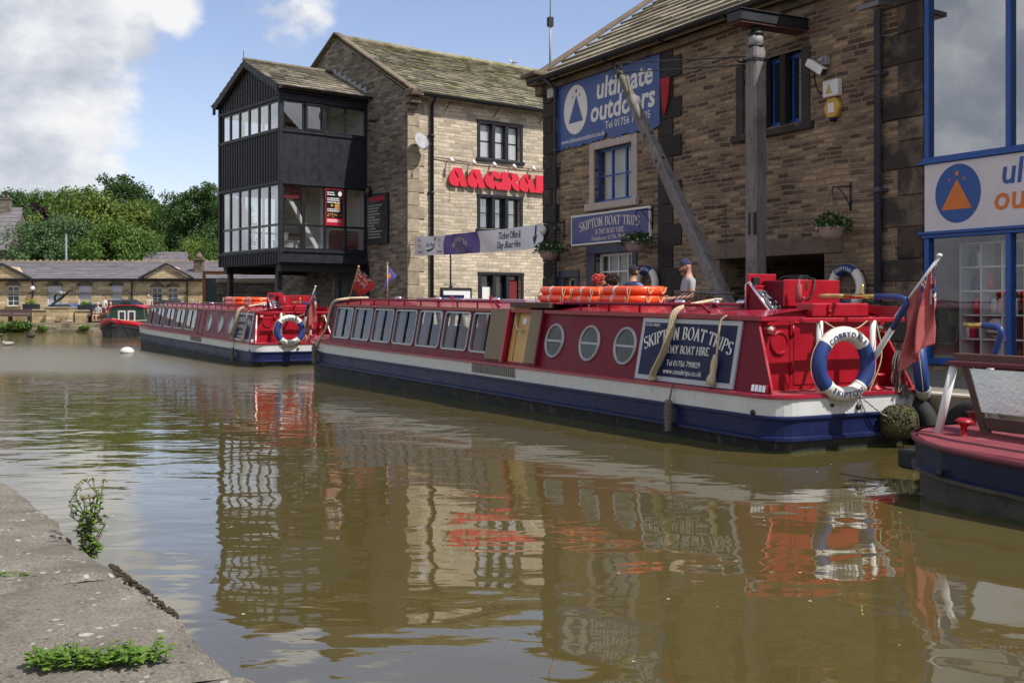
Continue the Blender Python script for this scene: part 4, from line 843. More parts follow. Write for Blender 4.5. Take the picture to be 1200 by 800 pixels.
# the houses further back
def house(name, label, loc, rz, w, d, eave, ridge, wm, rm, chim=(), wins=()):
    t = thing(name, label, 'house', loc, rz); mb = MB()
    for x in (0, w): mb.add([(x, 0, -2), (x, d, -2), (x, d, eave), (x, d / 2, ridge), (x, 0, eave)], [(0, 1, 2, 3, 4)])
    mb.quad((0, 0, -2), (w, 0, -2), (w, 0, eave), (0, 0, eave)); mb.quad((0, d, -2), (w, d, -2), (w, d, eave), (0, d, eave)); mb.build('wall', wm, t)
    mb = MB(); sl = Vector((0, d / 2 + .3, (ridge - eave) * (1 + .6 / d))); n_ = sl.length; sl.normalize(); rg = random.Random(w)
    slates(mb, Vector((-.15, -.3, eave - .05)), Vector((1, 0, 0)), sl, w + .2, n_, 10, .9, .02, rg); slates(mb, Vector((w + .05, d + .3, eave - .05)), Vector((-1, 0, 0)), Vector((0, -d / 2 - .3, (ridge - eave) * (1 + .6 / d))).normalized(), w + .2, n_, 8, 1.2, .02, rg)
    mb.slab([(-.1, -.28, eave - .08), (w + .1, -.28, eave - .08), (w + .1, d / 2, ridge), (-.1, d / 2, ridge)], (0, 0, -.05)); mb.slab([(-.1, d + .28, eave - .08), (w + .1, d + .28, eave - .08), (w + .1, d / 2, ridge), (-.1, d / 2, ridge)], (0, 0, -.05))
    mb.build('roof', rm, t)
    for (x, y, h) in chim:
        mb = MB(); mb.box(x, x + .9, y, y + .6, eave, ridge + h); mb.box(x - .06, x + .96, y - .06, y + .66, ridge + h - .14, ridge + h)
        for k in range(2): mb.lathe([(.14, ridge + h), (.11, ridge + h + .3)], 8, X=Matrix.Translation((x + .25 + k * .4, y + .3, 0)))
        mb.build('chimney', wm, t)
    for fn, a, b, c, e in wins: window(t, 'window', a, b, c, e, -.03, 'ashlar', 'dark_pane', ((a + b) / 2,), ((c + e) / 2,), .12, .06, .06, fn)
    return t
house('gabled_house', 'tall grey gabled stone house at the edge of the trees with stone chimney', (-57, 99, 1), R(4), 12, 7, 5.6, 9.4, 'wall_grey', 'slate_far', ((10.2, 2.9, 1.1),), ((ID, 9.9, 10.9, 3.2, 5.0), (ID, 7.5, 8.5, 3.2, 5.0), (lambda u, z, d: (12 - d, u, z), 2.6, 4.4, 3.4, 5.6)))
house('slate_roofed_house', 'grey house behind the gabled one with little showing but its slate roof', (-51.5, 110, 1), R(2), 6, 6, 6.6, 7.9, 'wall_grey', 'slate_far', ((3.2, 2.7, .8),))
house('cottage', 'small cottage with pale stone gable behind the long low building', (-31.2, 94, .5), R(6), 3.4, 4.5, 3.9, 5.55, 'wall_far', 'slate_far')
# ------------------------------------------------------------------ lifebelts, flags
def lifebelt(label, loc, rot, top, bottom, R0=.308, r=.076, scheme='sides', group='lifebelts', topcol='letter_blue', cord=True):
    t = thing('lifebelt', label, 'lifebelt', loc, rot=rot, group=group); mb = MB()
    if scheme == 'sides': bl = [(138, 228), (-48, 42)]; wh_ = [(42, 138), (228, 312)]
    else: bl = [(48, 132), (228, 312)]; wh_ = [(-48, 48), (132, 228)]
    for a in wh_: mb.torus(R0, r, 20, 12, a, 0)
    for a in bl: mb.torus(R0, r, 20, 12, a, 1)
    for a in bl:
        for e in a: mb.torus(R0, r, 4, 12, (e - 3, e + 3), 2, grow=.003)
    mb.build('float_ring', ['ring_white', 'ring_blue', 'ring_white'], t)
    mb = MB()
    if top: ring_text(mb, top, .056, R0 - .0, 90, 0, False, -r - .002)
    if bottom: ring_text(mb, bottom, .060, R0, 270, 0, True, -r - .002)
    if mb.v: mb.build('lettering', topcol, t)
    if cord:
        mb = MB()
        for q in range(4):
            a0 = 45 + q * 90; pts = []
            for i in range(9):
                a = R(a0 + i * 90 / 8); k = (R0 + r + .006) + .022 * math.sin(math.pi * i / 8) * (1 if q % 2 else .4); pts.append((k * math.cos(a), .0, k * math.sin(a) - .015 * math.sin(math.pi * i / 8)))
            mb.tube(pts, .0045, 5)
        mb.build('grab_cord', 'rope', t)
    return t
def uj(u, v):
    """0 blue 1 white 2 red"""
    x, y = (u - .5) * 2, (v - .5) * 2
    if abs(x) < .10 or abs(y) < .20: return 2
    if abs(x) < .17 or abs(y) < .33: return 1
    d = abs(abs(x) - abs(y)) / 1.41
    if d < .055: return 2
    if d < .15: return 1
    return 0
def flag_cloth(P, nu, nv, colour, name, mats, parent):
    vs = [P(i / nu, j / nv) for j in range(nv + 1) for i in range(nu + 1)]; me_ = MB()
    for j in range(nv):
        for i in range(nu):
            a = j * (nu + 1) + i; me_.f.append([a, a + 1, a + nu + 2, a + nu + 1]); me_.m.append(colour((i + .5) / nu, (j + .5) / nv)); me_.s.append(True)
    me_.v = [tuple(v) for v in vs]; o = me_.build(name, mats, parent); md = o.modifiers.new('solid', 'SOLIDIFY'); md.thickness = .004; return o

# ------------------------------------------------------------------ the trip boats
def cy(z): return 1.02 - .185 * (z - .58)
NEAR = lambda x, z, d: (x, -cy(z) + d, z)
FAR = lambda x, z, d: (x, cy(z) - d, z)
def rr(x0, x1, z0, z1, r, n=4):
    o = []
    for cx, cz, a in ((x1 - r, z1 - r, 0), (x0 + r, z1 - r, 90), (x0 + r, z0 + r, 180), (x1 - r, z0 + r, 270)):
        o += [(cx + r * math.cos(R(a + 90 * i / n)), cz + r * math.sin(R(a + 90 * i / n))) for i in range(n + 1)]
    return o
def boat_window(parent, x0, x1, z0, z1, fn, curtain=True):
    mb = MB(); A = rr(x0 - .018, x1 + .018, z0 - .018, z1 + .018, .07); B = rr(x0 + .008, x1 - .008, z0 + .008, z1 - .008, .055); n = len(A)
    vs = [fn(*p, -.02) for p in A] + [fn(*p, -.02) for p in B] + [fn(*p, .004) for p in A] + [fn(*p, .02) for p in B]
    fs = []
    for i in range(n):
        j = (i + 1) % n; fs += [(i, j, n + j, n + i), (i, 2 * n + i, 2 * n + j, j), (n + i, n + j, 3 * n + j, 3 * n + i)]
    mb.add(vs, fs); m_ = x0 + (x1 - x0) * .52
    fbox(mb, fn, m_ - .014, m_ + .014, z0 + .02, z1 - .02, -.012, .016, 1)
    o = mb.build('window', [pbr('grey aluminium', (.33, .34, .35), .35, metal=.5, var=.08), 'iron'], parent)
    mb = MB(); mb.quad(fn(x0, z0, .008), fn(x1, z0, .008), fn(x1, z1, .008), fn(x0, z1, .008)); mb.build('pane', 'boat_pane', o)
    if curtain:
        mb = MB()
        for a, w, s in ((x0 + .02, .2, 1), (x1 - .02, .17, -1)):
            k = 10
            for i in range(k):
                u0, u1 = a + s * w * i / k, a + s * w * (i + 1) / k; g = .06 + .02 * (i % 2); g2 = .06 + .02 * ((i + 1) % 2)
                mb.quad(fn(u0, z0 - .02, g), fn(a + (u1 - a) * 1.0, z0 - .02, g2), fn(a + (u1 - a) * .75, z1, g2), fn(a + (u0 - a) * .75, z1, g))
        mb.build('curtain', 'curtain', o)
    return o
def porthole(parent, xc, zc, r, fn):
    mb = MB(); n = 28
    def ring(rad, d): return [fn(xc + rad * math.cos(2 * math.pi * i / n), zc + rad * math.sin(2 * math.pi * i / n), d) for i in range(n)]
    vs = ring(r + .035, .0) + ring(r + .03, -.022) + ring(r, -.02) + ring(r - .004, -.002); fs = []
    for k in range(3): fs += [(k * n + i, k * n + (i + 1) % n, (k + 1) * n + (i + 1) % n, (k + 1) * n + i) for i in range(n)]
    mb.add(vs, fs, 0, True); fbox(mb, fn, xc - r, xc + r, zc - .013, zc + .013, -.012, -.004)
    o = mb.build('porthole', pbr('grey aluminium', (.33, .34, .35), .35, metal=.5, var=.08), parent)
    mb = MB(); mb.add(ring(r, -.005), [tuple(range(n))]); mb.build('pane', 'pale_porthole', o); return o
M['pale_porthole'] = pbr('reflecting porthole glass', (.05, .064, .063), .06, var=.4, vscale=2, spec=.35)
def outline(o, Lh, r=.32):
    b = 1.1 + o; p = [(o, -b + r + .02)]
    p += [(-r + (r + o) * math.cos(R(a)), -b + r - r * math.sin(R(-a)) if False else -b + r + (r) * math.sin(R(a))) for a in range(0, -91, -15)]
    x = -1.2
    while x > -Lh + .3: p.append((x, -b)); x -= 1.2
    p += [(-Lh - 1.2 * math.sin(R(a)) - o * .5, -b * max(0, math.cos(R(a))) ** .62) for a in (0, 12, 25, 38, 50, 62, 72, 80, 86)]
    p.append((-Lh - 1.22 - o * .5, 0))
    return p + [(x, -y) for x, y in reversed(p[:-1])]
def narrowboat(label, wx, Lh, wins, ports, hatch, ring_top, sign_span, seed=1):
    t = thing('narrowboat', label, 'boat', Wp(wx, 0, 0, 8.72), rot=(0, .0125, ANG), group='maroon trip boats moored along the quay')
    lev = [(-.5, -.14, 0), (-.01, -.045, 0), (.022, -.04, 3), (.115, -.02, 0), (.128, .022, 1), (.158, .022, 1), (.172, -.012, 1), (.335, -.006, 1), (.345, .018, 1), (.368, .018, 1), (.378, .0, 1), (.545, .008, 2), (.555, .03, 4), (.585, .03, 4), (.592, .0, 4)]
    mb = MB(); vs = []; n = None
    for z, o, _ in lev: pl = outline(o, Lh); n = len(pl); vs += [(x, y, z + (.0125 * x if z < .1 else (.10 * max(0, (-x - Lh + .8) / 2) ** 1.5))) for x, y in pl]
    fs = []; ms = []
    for k in range(len(lev) - 1):
        for i in range(n): fs.append((k * n + i, k * n + (i + 1) % n, (k + 1) * n + (i + 1) % n, (k + 1) * n + i)); ms.append(lev[k + 1][2])
    mb.v = vs; mb.f = [list(f) for f in fs]; mb.m = ms; mb.s = [False] * len(fs)
    hull = mb.build('hull', ['hull_black', 'hull_blue', 'hull_white', 'algae', 'roof_red'], t)
    mb = MB(); pl = outline(-.02, Lh); mb.add([(x, y, .588 + .10 * max(0, (-x - Lh + .8) / 2) ** 1.5) for x, y in pl], [tuple(range(len(pl)))]); mb.build('deck', 'deck_red', t)
    # vents and marks in the hull band
    mb = MB()
    for i in range(22):
        a = -6.6 + i * .058; mb.box(a, a + .03, -1.128, -1.09, .43, .53)
    mb.box(-6.65, -5.3, -1.112, -1.09, .415, .545); mb.build('air_vent', pbr('grey vent', (.22, .21, .19), .6), hull)
    mb = MB(); mb.tube([(-.32, -1.12, .40), (-.32, -1.08, .40)], .028, 10); mb.tube([(.03, .02, .44), (-.03, .02, .44)], .03, 12); mb.tube([(.03, .62, .26), (-.03, .62, .26)], .018, 10); mb.tube([(.03, -.35, .47), (-.03, -.35, .47)], .018, 10); mb.build('outlet', 'iron', hull)
    # cabin
    xb = -Lh + .45; xs = -.50; ops = [(a, b, .72, 1.29) for a, b in wins]; hat = [(hatch[0], hatch[1], .62, 1.355)] if hatch else []
    mb = MB(); wall_grid(mb, xb, xs, .585, 1.36, ops + hat, .05, NEAR); wall_grid(mb, xb, xs, .585, 1.36, ops, .05, FAR)
    cab = mb.build('cabin', 'maroon', t)
    mb = MB(); zb, zt = .585, 1.36
    for s in (-1, 1):
        a = [(xb, s * cy(zb), zb), (xb - .42, 0, zb), (xb - .42, 0, zt), (xb, s * cy(zt), zt)]; mb.add(a, [(0, 1, 2, 3)])
    ff = mb.build('front_bulkhead', 'maroon', t)
    for s in (-1, 1):
        mb = MB(); P = lambda u, z, o: Vector((xb - .42 * u - o, s * cy(z) * (1 - u), z)) + Vector((0, s * o * .4, 0))
        mb.add([P(.12, .74, .012), P(.8, .74, .012), P(.8, 1.28, .012), P(.12, 1.28, .012)], [(0, 1, 2, 3)]); mb.build('front_window', 'dark_pane', ff)
    # stern bulkhead, slightly raked, with its fittings
    BX = lambda z: -.50
    mb = MB(); mb.add([(BX(.585), -cy(.585), .585), (BX(.585), cy(.585), .585), (BX(1.36), cy(1.36), 1.36), (BX(1.43), .45, 1.435), (BX(1.43), -.45, 1.435), (BX(1.36), -cy(1.36), 1.36)], [(0, 1, 2, 3, 4, 5)])
    bk = mb.build('stern_bulkhead', 'red_paint', t)
    for s in (-1, 1):      # raking wings where the cabin sides run on past the bulkhead
        mb = MB(); q = [(xs, .587), (-.14, .587), (-.17, .66), (-.50, 1.30), (-.485, 1.36), (xs, 1.36)]; k = len(q)
        mb.add([(x, s * cy(z), z) for x, z in q] + [(x, s * (cy(z) - .03), z) for x, z in q], [tuple(range(k)), tuple(range(2 * k - 1, k - 1, -1))] + [(i, k + i, k + (i + 1) % k, (i + 1) % k) for i in range(k)], 0)
        mb.m[-k - 1] = 1
        for i in range(k): mb.m[-1 - i] = 1
        w = mb.build('cabin_wing', ['maroon', 'red_paint'], t)
        if s < 0:
            mb = MB(); fbox(mb, NEAR, -.44, -.20, .60, .685, -.02, .0); mb.build('lamp_box', 'red_paint', w); mb = MB()
            for i in range(4): fbox(mb, NEAR, -.42 + i * .055, -.375 + i * .055, .61, .675, -.034, -.015)
            mb.build('lamp_lens', 'chrome', w)
    mb = MB()
    for y in (-.45, .12): mb.box(-.56, -.496, y - .004, y + .004, .62, 1.33)
    mb.build('door_seam', pbr('shadow gap', (.06, .003, .006), .8), bk)
    mb = MB(); mb.box(-.55, -.487, -.40, .72, .64, 1.31, 0); mb.build('stern_door', 'red_paint', t, bevel=.008)
    for y, z in ((-.43, 1.22), (-.43, .84)):
        mb = MB(); mb.box(-.5, -.475, y - .03, y + .035, z - .05, z + .05); mb.tube([(-.475, y, z - .055), (-.475, y, z + .055)], .014, 8); mb.build('hinge', 'red_paint', bk)
    mb = MB(); mb.lathe([(.125, 0), (.13, .02), (.118, .032), (.10, .03), (.095, .018), (.0, .018)], 28, smooth=False, X=Matrix.Translation((-.505, -.60, 1.09)) @ Matrix.Rotation(R(90), 4, 'Y')); mb.build('round_hatch', 'red_paint', bk)
    for y in (-.80, .84):
        l = MB(); y = y * .96; X = Matrix.Translation((-.505, y, 1.23)) @ Matrix.Rotation(R(90), 4, 'Y'); l.lathe([(.065, 0), (.065, .03), (.05, .035)], 14, X=X)
        for a in range(0, 360, 90): l.tube([(-.47, y + .055 * math.cos(R(a)), 1.23 + .055 * math.sin(R(a))), (-.40, y + .05 * math.cos(R(a)), 1.23 + .05 * math.sin(R(a)) - .01), (-.365, y, 1.225)], .008, 5)
        l.box(-.51, -.42, y - .055, y + .055, 1.28, 1.31); o = l.build('bulkhead_lamp', 'red_paint', bk); l = MB(); l.ball((-.44, y, 1.23), (.06, .042, .042)); l.build('lens', 'lens', o)
    mb = MB(); mb.box(-.50, -.485, .78, .90, 1.12, 1.22); mb.build('makers_plate', 'brass', bk)
    mb = MB(); mb.lathe([(.06, 0), (.07, .05), (.04, .06), (.05, .1), (.0, .1)], 14, X=Matrix.Translation((-.49, .74, .95)) @ Matrix.Rotation(R(90), 4, 'Y')); mb.lathe([(.05, 0), (.05, .12), (.02, .2)], 10, X=Matrix.Translation((-.42, .62, .59))); mb.build('bilge_pump', pbr('dark red iron', (.16, .006, .012), .35, var=.3), bk)
    mb = MB(); mb.lathe([(.09, 0), (.07, .02), (.035, .05), (.035, .13), (.1, .155), (.1, .175), (.0, .18)], 16, X=Matrix.Translation((-.14, .42, .59))); mb.build('mooring_dolly', 'red_paint', t)
    # rail on white posts at the stern
    for y in (-.36, .40):
        mb = MB(); mb.tube([(-.16, y, .58), (-.16, y, 1.33)], .035, 10); mb.build('rail_post', 'white_paint', t)
    mb = MB(); mb.box(-.19, -.13, -.62, .86, 1.31, 1.36); mb.build('rail', 'red_paint', t, bevel=.01)
    # roof with camber and handrails
    mb = MB(); k = 12; zc = lambda y: 1.362 + .085 * (1 - (y / .9) ** 2); pr_ = [(-.92 + 1.84 * i / k) for i in range(k + 1)]
    vs = [(x, y, zc(y)) for x in (-.44, xb + .02) for y in pr_] + [(xb - .42, y * .12, zc(y) - .0) for y in pr_]
    mb.add(vs, [(j * (k + 1) + i, j * (k + 1) + i + 1, (j + 1) * (k + 1) + i + 1, (j + 1) * (k + 1) + i) for j in range(2) for i in range(k)], 0, True)
    for s in (-1, 1):
        mb.slab([(-.44, s * .925, 1.325), (xb, s * .925, 1.325), (xb, s * .925, 1.372), (-.44, s * .925, 1.372)], (0, -s * .03, 0))
    mb.quad((-.44, -.92, 1.325), (-.44, .92, 1.325), (-.44, .92, 1.37), (-.44, -.92, 1.37))
    roof = mb.build('roof', 'roof_red', t)
    for s in (-1, 1):
        mb = MB(); segs = ((-1.4, hatch[1] + .35), (hatch[0] - .6, xb + .5)) if hatch else ((-1.4, xb + .5),)
        for a, b in segs:
            mb.tube([(a, s * .80, 1.40), (a - .14, s * .80, 1.475), (b + .14, s * .80, 1.475), (b, s * .80, 1.40)], .02, 8)
            m_ = int(abs(a - b) / .75)
            for i in range(1, m_ + 1): x = a + (b - a) * i / (m_ + 1); mb.tube([(x, s * .80, 1.38), (x, s * .80, 1.47)], .014, 6)
        mb.build('handrail', 'maroon' if s < 0 else 'roof_red', roof)
    for x in (-1.45, -1.95, -2.6, -7.4, -9.6, -11.4):
        mb = MB(); mb.lathe([(.04, 0), (.04, .06), (.085, .065), (.08, .085), (.05, .105), (.0, .11)], 18, X=Matrix.Translation((x, -.28, 1.43))); mb.build('mushroom_vent', 'chrome', roof)
    for a, b in wins: boat_window(cab, a, b, .72, 1.29, NEAR); boat_window(cab, a, b, .72, 1.29, FAR, False)
    for x in ports: porthole(cab, x, .965, .2, NEAR)
    mb = MB(); mb.quad((xb, -.9, .6), (xs, -.9, .6), (xs, .9, .6), (xb, .9, .6)); mb.quad((wins[-1][1] + .25, -.9, .6), (wins[-1][1] + .25, .9, .6), (wins[-1][1] + .25, .9, 1.38), (wins[-1][1] + .25, -.9, 1.38))
    mb.quad((xb, -.88, 1.352), (xs, -.88, 1.352), (xs, .88, 1.352), (xb, .88, 1.352))
    mb.build('cabin_lining', 'interior', t)
    mb = MB(); x = wins[0][0] + .2
    while x < wins[-1][1]:
        for y in (-.5, .5): mb.box(x, x + .09, y - .33, y + .33, .6, .98)
        x += 1.02
    mb.build('seats', 'curtain', t)
    # sign on the cabin side
    a, b = sign_span; mb = MB(); sg = lambda x, z, d: NEAR(x, z, d - .012)
    fbox(mb, sg, a, b, .60, 1.315, -.012, .01, 0); fbox(mb, sg, a + .06, b - .06, .655, 1.265, -.0135, -.0115, 1)
    sb = mb.build('sign_board', [pbr('pale grey sign border', (.42, .43, .47), .4, var=.06), 'sign_navy'], t); mb = MB(); m_ = (a + b) / 2; S = (b - a) / 1.78
    put(mb, serif('SKIPTON BOAT TRIPS', .142 * S, 2.2 * S, thick=.19, sx=.98), lambda x, y, z: sg(m_ + x, 1.085 + y, -.017 - z))
    put(mb, serif('& DAY BOAT HIRE', .092 * S, None, thick=.18, sx=.95), lambda x, y, z: sg(m_ + x, .925 + y, -.017 - z))
    put(mb, sans('Tel 01756 790829', .066, 0, sx=.92), lambda x, y, z: sg(m_ + x, .785 + y, -.017 - z)); put(mb, sans('www.canaltrips.co.uk', .062, 0, sx=.95), lambda x, y, z: sg(m_ + x, .695 + y, -.017 - z))
    put(mb, sans('01756 790829', .034, 0), lambda x, y, z: sg(a + .22 + x, 1.22 + y, -.017 - z)); mb.build('lettering', 'letter_white', sb)
    # tiller
    mb = MB(); mb.tube([(-.26, .32, .59), (-.18, .28, .70), (-.10, .24, .80), (.41, .08, 1.27)], [.04, .036, .034, .03], 10, 0); mb.tube([(.405, .08, 1.26), (.54, .08, 1.45), (.575, .08, 1.51), (.56, .08, 1.555), (.50, .08, 1.575), (.18, .08, 1.585)], .031, 10, 1)
    tl = mb.build('tiller', ['white_paint', 'ring_blue'], t); mb = MB(); mb.tube([(.18, .08, 1.585), (-.25, .08, 1.583)], .024, 10); mb.build('tiller_bar', 'brass', tl)
    mb = MB(); mb.tube([(-.25, .08, 1.583), (-.33, .08, 1.582), (-.5, .08, 1.58), (-.62, .08, 1.579)], [.022, .028, .03, .024], 10); mb.build('handle', 'handle_wood', tl)
    mb = MB(); mb.lathe([(.02, 0), (.022, .02), (.012, .04), (.02, .07), (.006, .12)], 10, X=Matrix.Translation((.0, .08, 1.60))); mb.build('tiller_pin', 'brass', tl)
    # steering console with instruments, locker boards
    mb = MB(); mb.slab([(-1.28, -.36, 1.36), (-.92, -.36, 1.36), (-.92, -.36, 1.40), (-1.24, -.36, 1.69), (-1.28, -.36, 1.69)], (0, .40, 0), 0); mb.m[-7] = 1  # near side face gets maroon: shade of the red console put into its colour
    mb.box(-1.30, -1.262, -.365, .045, 1.60, 1.83, 0); mb.box(-1.262, -1.20, -.36, .04, 1.665, 1.70, 0); cs = mb.build('console', ['red_paint', 'maroon'], t, bevel=.006)
    mb = MB()
    for y in (-.375, .055): mb.tube([(-1.285, y, 1.40), (-1.285, y, 1.71), (-1.235, y, 1.735), (-.885, y, 1.40)], .018, 8)
    mb.build('console_rail', 'chrome', cs)
    ux = Vector((.32, 0, -.29)).normalized(); un = Vector((.29, 0, .32)).normalized(); po = Vector((-1.20, -.16, 1.654))
    def pp(u, y, o): return tuple(po + ux * u + Vector((0, y, 0)) + un * o)
    mb = MB(); mb.slab([pp(.03, -.155, .004), pp(.34, -.155, .004), pp(.34, .165, .004), pp(.03, .165, .004)], un * .012); pnl = mb.build('instrument_panel', pbr('panel grey', (.10, .10, .11), .4, metal=.4), cs)
    for u, y, r_ in ((.12, -.03, .06), (.11, .09, .045), (.10, -.12, .03), (.22, -.10, .03), (.22, .0, .03), (.22, .09, .03), (.30, -.12, .02), (.30, -.06, .02), (.30, .0, .02), (.30, .06, .02), (.30, .12, .02)):
        mb = MB(); X = Matrix.Translation(pp(u, y, .016)) @ un.to_track_quat('Z', 'Y').to_matrix().to_4x4(); mb.lathe([(r_, 0), (r_, .012), (r_ * .8, .014), (0, .014)], 14, X=X); mb.build('gauge', 'chrome', pnl)
    mb = MB(); mb.box(-1.262, -1.22, -.32, -.23, 1.70, 1.79); mb.tube([(-1.23, -.28, 1.72), (-1.22, -.29, 1.64), (-1.18, -.29, 1.60)], .009, 5); mb.build('switch_box', 'iron', cs, bevel=.01)
    mb = MB(); mb.box(-1.25, -.90, -.17, .62, 1.44, 1.755, 1); mb.box(-.90, -.875, -.19, .64, 1.47, 1.765, 0); lk = mb.build('locker', ['red_paint', 'maroon'], t, bevel=.008)
    mb = MB(); mb.box(-.875, -.865, .12, .15, 1.66, 1.75); mb.build('latch', 'brass', lk)
    mb = MB(); mb.box(-.62, -.36, -.26, .56, 1.36, 1.51); mb.build('hatch_slide', 'red_paint', t, bevel=.015)
    mb = MB(); mb.box(-.42, -.34, -.06, -.02, 1.37, 1.50); mb.ball((-.34, -.04, 1.42), .018); mb.build('hatch_latch', 'red_paint', t)
    mb = MB(); mb.slab([(-1.0, .55, 1.40), (-.2, .85, 1.36), (-.2, .89, 1.36), (-1.0, .59, 1.40)], (0, 0, .11)); mb.build('coaming', 'red_paint', t)
    mb = MB(); mb.tube([(-.9, .10, 1.46), (-.9, .10, 1.60), (-.91, .09, 1.68)], [.012, .012, .03], 8); mb.ball((-.91, .09, 1.69), (.03, .03, .04)); mb.build('throttle_lever', 'iron', cs)
    mb = MB(); mb.tube([(-1.26, .03, 1.74), (-1.2, .10, 1.80), (-1.12, .16, 1.81), (-1.0, .2, 1.81), (-.86, .24, 1.77), (-.84, .2, 1.6), (-.88, .12, 1.53), (-.95, .08, 1.56)], .01, 6); mb.box(-1.16, -.98, .12, .26, 1.765, 1.82); mb.build('horn_lead', 'iron', cs)
    mb = MB(); mb.lathe([(.035, 0), (.04, .1), (.035, .19), (.015, .22), (.02, .25), (.0, .26)], 12, X=Matrix.Translation((-.75, -.10, 1.51))); mb.ball((-.72, -.06, 1.56), .022); mb.build('grease_gun', 'deck_red', t)
    # mid-hatch with its folded leaves
    if hatch:
        a, b = hatch
        mb = MB(); fbox(mb, NEAR, a - .60, a - .10, .63, 1.36, -.05, -.02); mb.build('hatch_leaf', 'ply', cab, bevel=.004)
        mb = MB(); fbox(mb, NEAR, b - .06, b + .24, .63, 1.36, -.05, -.02); mb.build('hatch_leaf', 'ply', cab, bevel=.004)
        mb = MB(); fbox(mb, NEAR, a - .10, a - .02, .61, 1.37, -.06, .0); mb.build('hatch_post', 'red_paint', cab); mb = MB(); fbox(mb, NEAR, b + .24, b + .28, .61, 1.37, -.06, .0); mb.build('hatch_post', 'maroon', cab)
        mb = MB(); fbox(mb, NEAR, a - .02, b + .1, .62, 1.352, .03, .05); dd = mb.build('inner_door', 'pine', cab); mb = MB(); fbox(mb, NEAR, a + .14, a + .15, .63, 1.35, .024, .031); fbox(mb, NEAR, a + .28, a + .38, 1.16, 1.25, .022, .031, 1); mb.build('notice', ['brown_wood', 'white_paint'], dd)
        mb = MB(); mb.tube([NEAR(a + .1, 1.29, .0), NEAR(a + .16, 1.18, -.03), NEAR(a + .27, 1.09, -.04), NEAR(a + .4, 1.06, -.02)], .016, 7); mb.build('grab_rope', 'rope', dd)
        mb = MB(); mb.box(a - .3, b + .62, -.92, -.02, 1.455, 1.475, 0); mb.box(a + .05, b + .5, -.97, -.90, 1.40, 1.475, 1); mb.box(a - .1, a + .5, -.9, -.6, 1.37, 1.40, 2); mb.build('hatch_lid', ['roof_red', 'brown_wood', 'pine'], roof, bevel=.005)
    else:
        mb = MB(); fbox(mb, NEAR, -6.25, -6.18, .6, 1.36, -.012, .0); fbox(mb, NEAR, -5.7, -5.63, .6, 1.36, -.012, .0); mb.build('side_door', 'maroon', cab)
    return t
WX1, WX2 = -8.45, -26.95
b1 = narrowboat('nearest maroon trip boat with seven side windows, open side hatch and blue sign', WX1, 13.75, [(-13.07 + 1.02 * i, -12.18 + 1.02 * i) for i in range(7)], (-4.49, -3.62, -2.82), (-5.76, -5.10), 'COBBYDALE', (-2.50, -.72))
b2 = narrowboat('further maroon trip boat with five wide side windows moored under the black tower', WX2, 14.4, [(-13.7, -12.65), (-12.4, -11.25), (-10.95, -9.7), (-9.45, -8.2), (-7.95, -6.65)], (-4.94, -3.7, -2.63), None, 'DALESMAN', (-2.3, -.6))
def B(wx, x, y, z): return Wp(wx + x, y, z - .0125 * x, 8.72)
lifebelt('blue and white lifebelt lettered COBBYDALE SKIPTON hung on the stern of the nearest trip boat', B(WX1, .05, -.22, .89), (0, 0, ANG + R(90 - 6)), 'COBBYDALE', 'SKIPTON')
lifebelt('lifebelt half covered by the drooping ensign at the nearest trip boat stern corner', B(WX1, -.02, .98, .84), (R(-6), 0, ANG + R(90 + 42)), '', 'SKIPTON')
lifebelt('blue and white lifebelt lettered DALESMAN SKIPTON on the stern of the further trip boat', B(WX2, .05, -.2, .90), (0, 0, ANG + R(90 - 6)), 'DALESMAN', 'SKIPTON')
lifebelt('white lifebelt with blue top hung on the wall below a flower basket near the shopfront', Wp(-13.28, -.10, 1.79), (0, 0, ANG), 'SKIPTON', 'SKIPTON', scheme='top', topcol='letter_white')
lifebelt('white lifebelt with blue top hung on the dark quoins behind the man in the gilet', Wp(-18.78, -.12, 1.95), (0, 0, ANG), 'SKIPTON', '', scheme='top', topcol='letter_white')
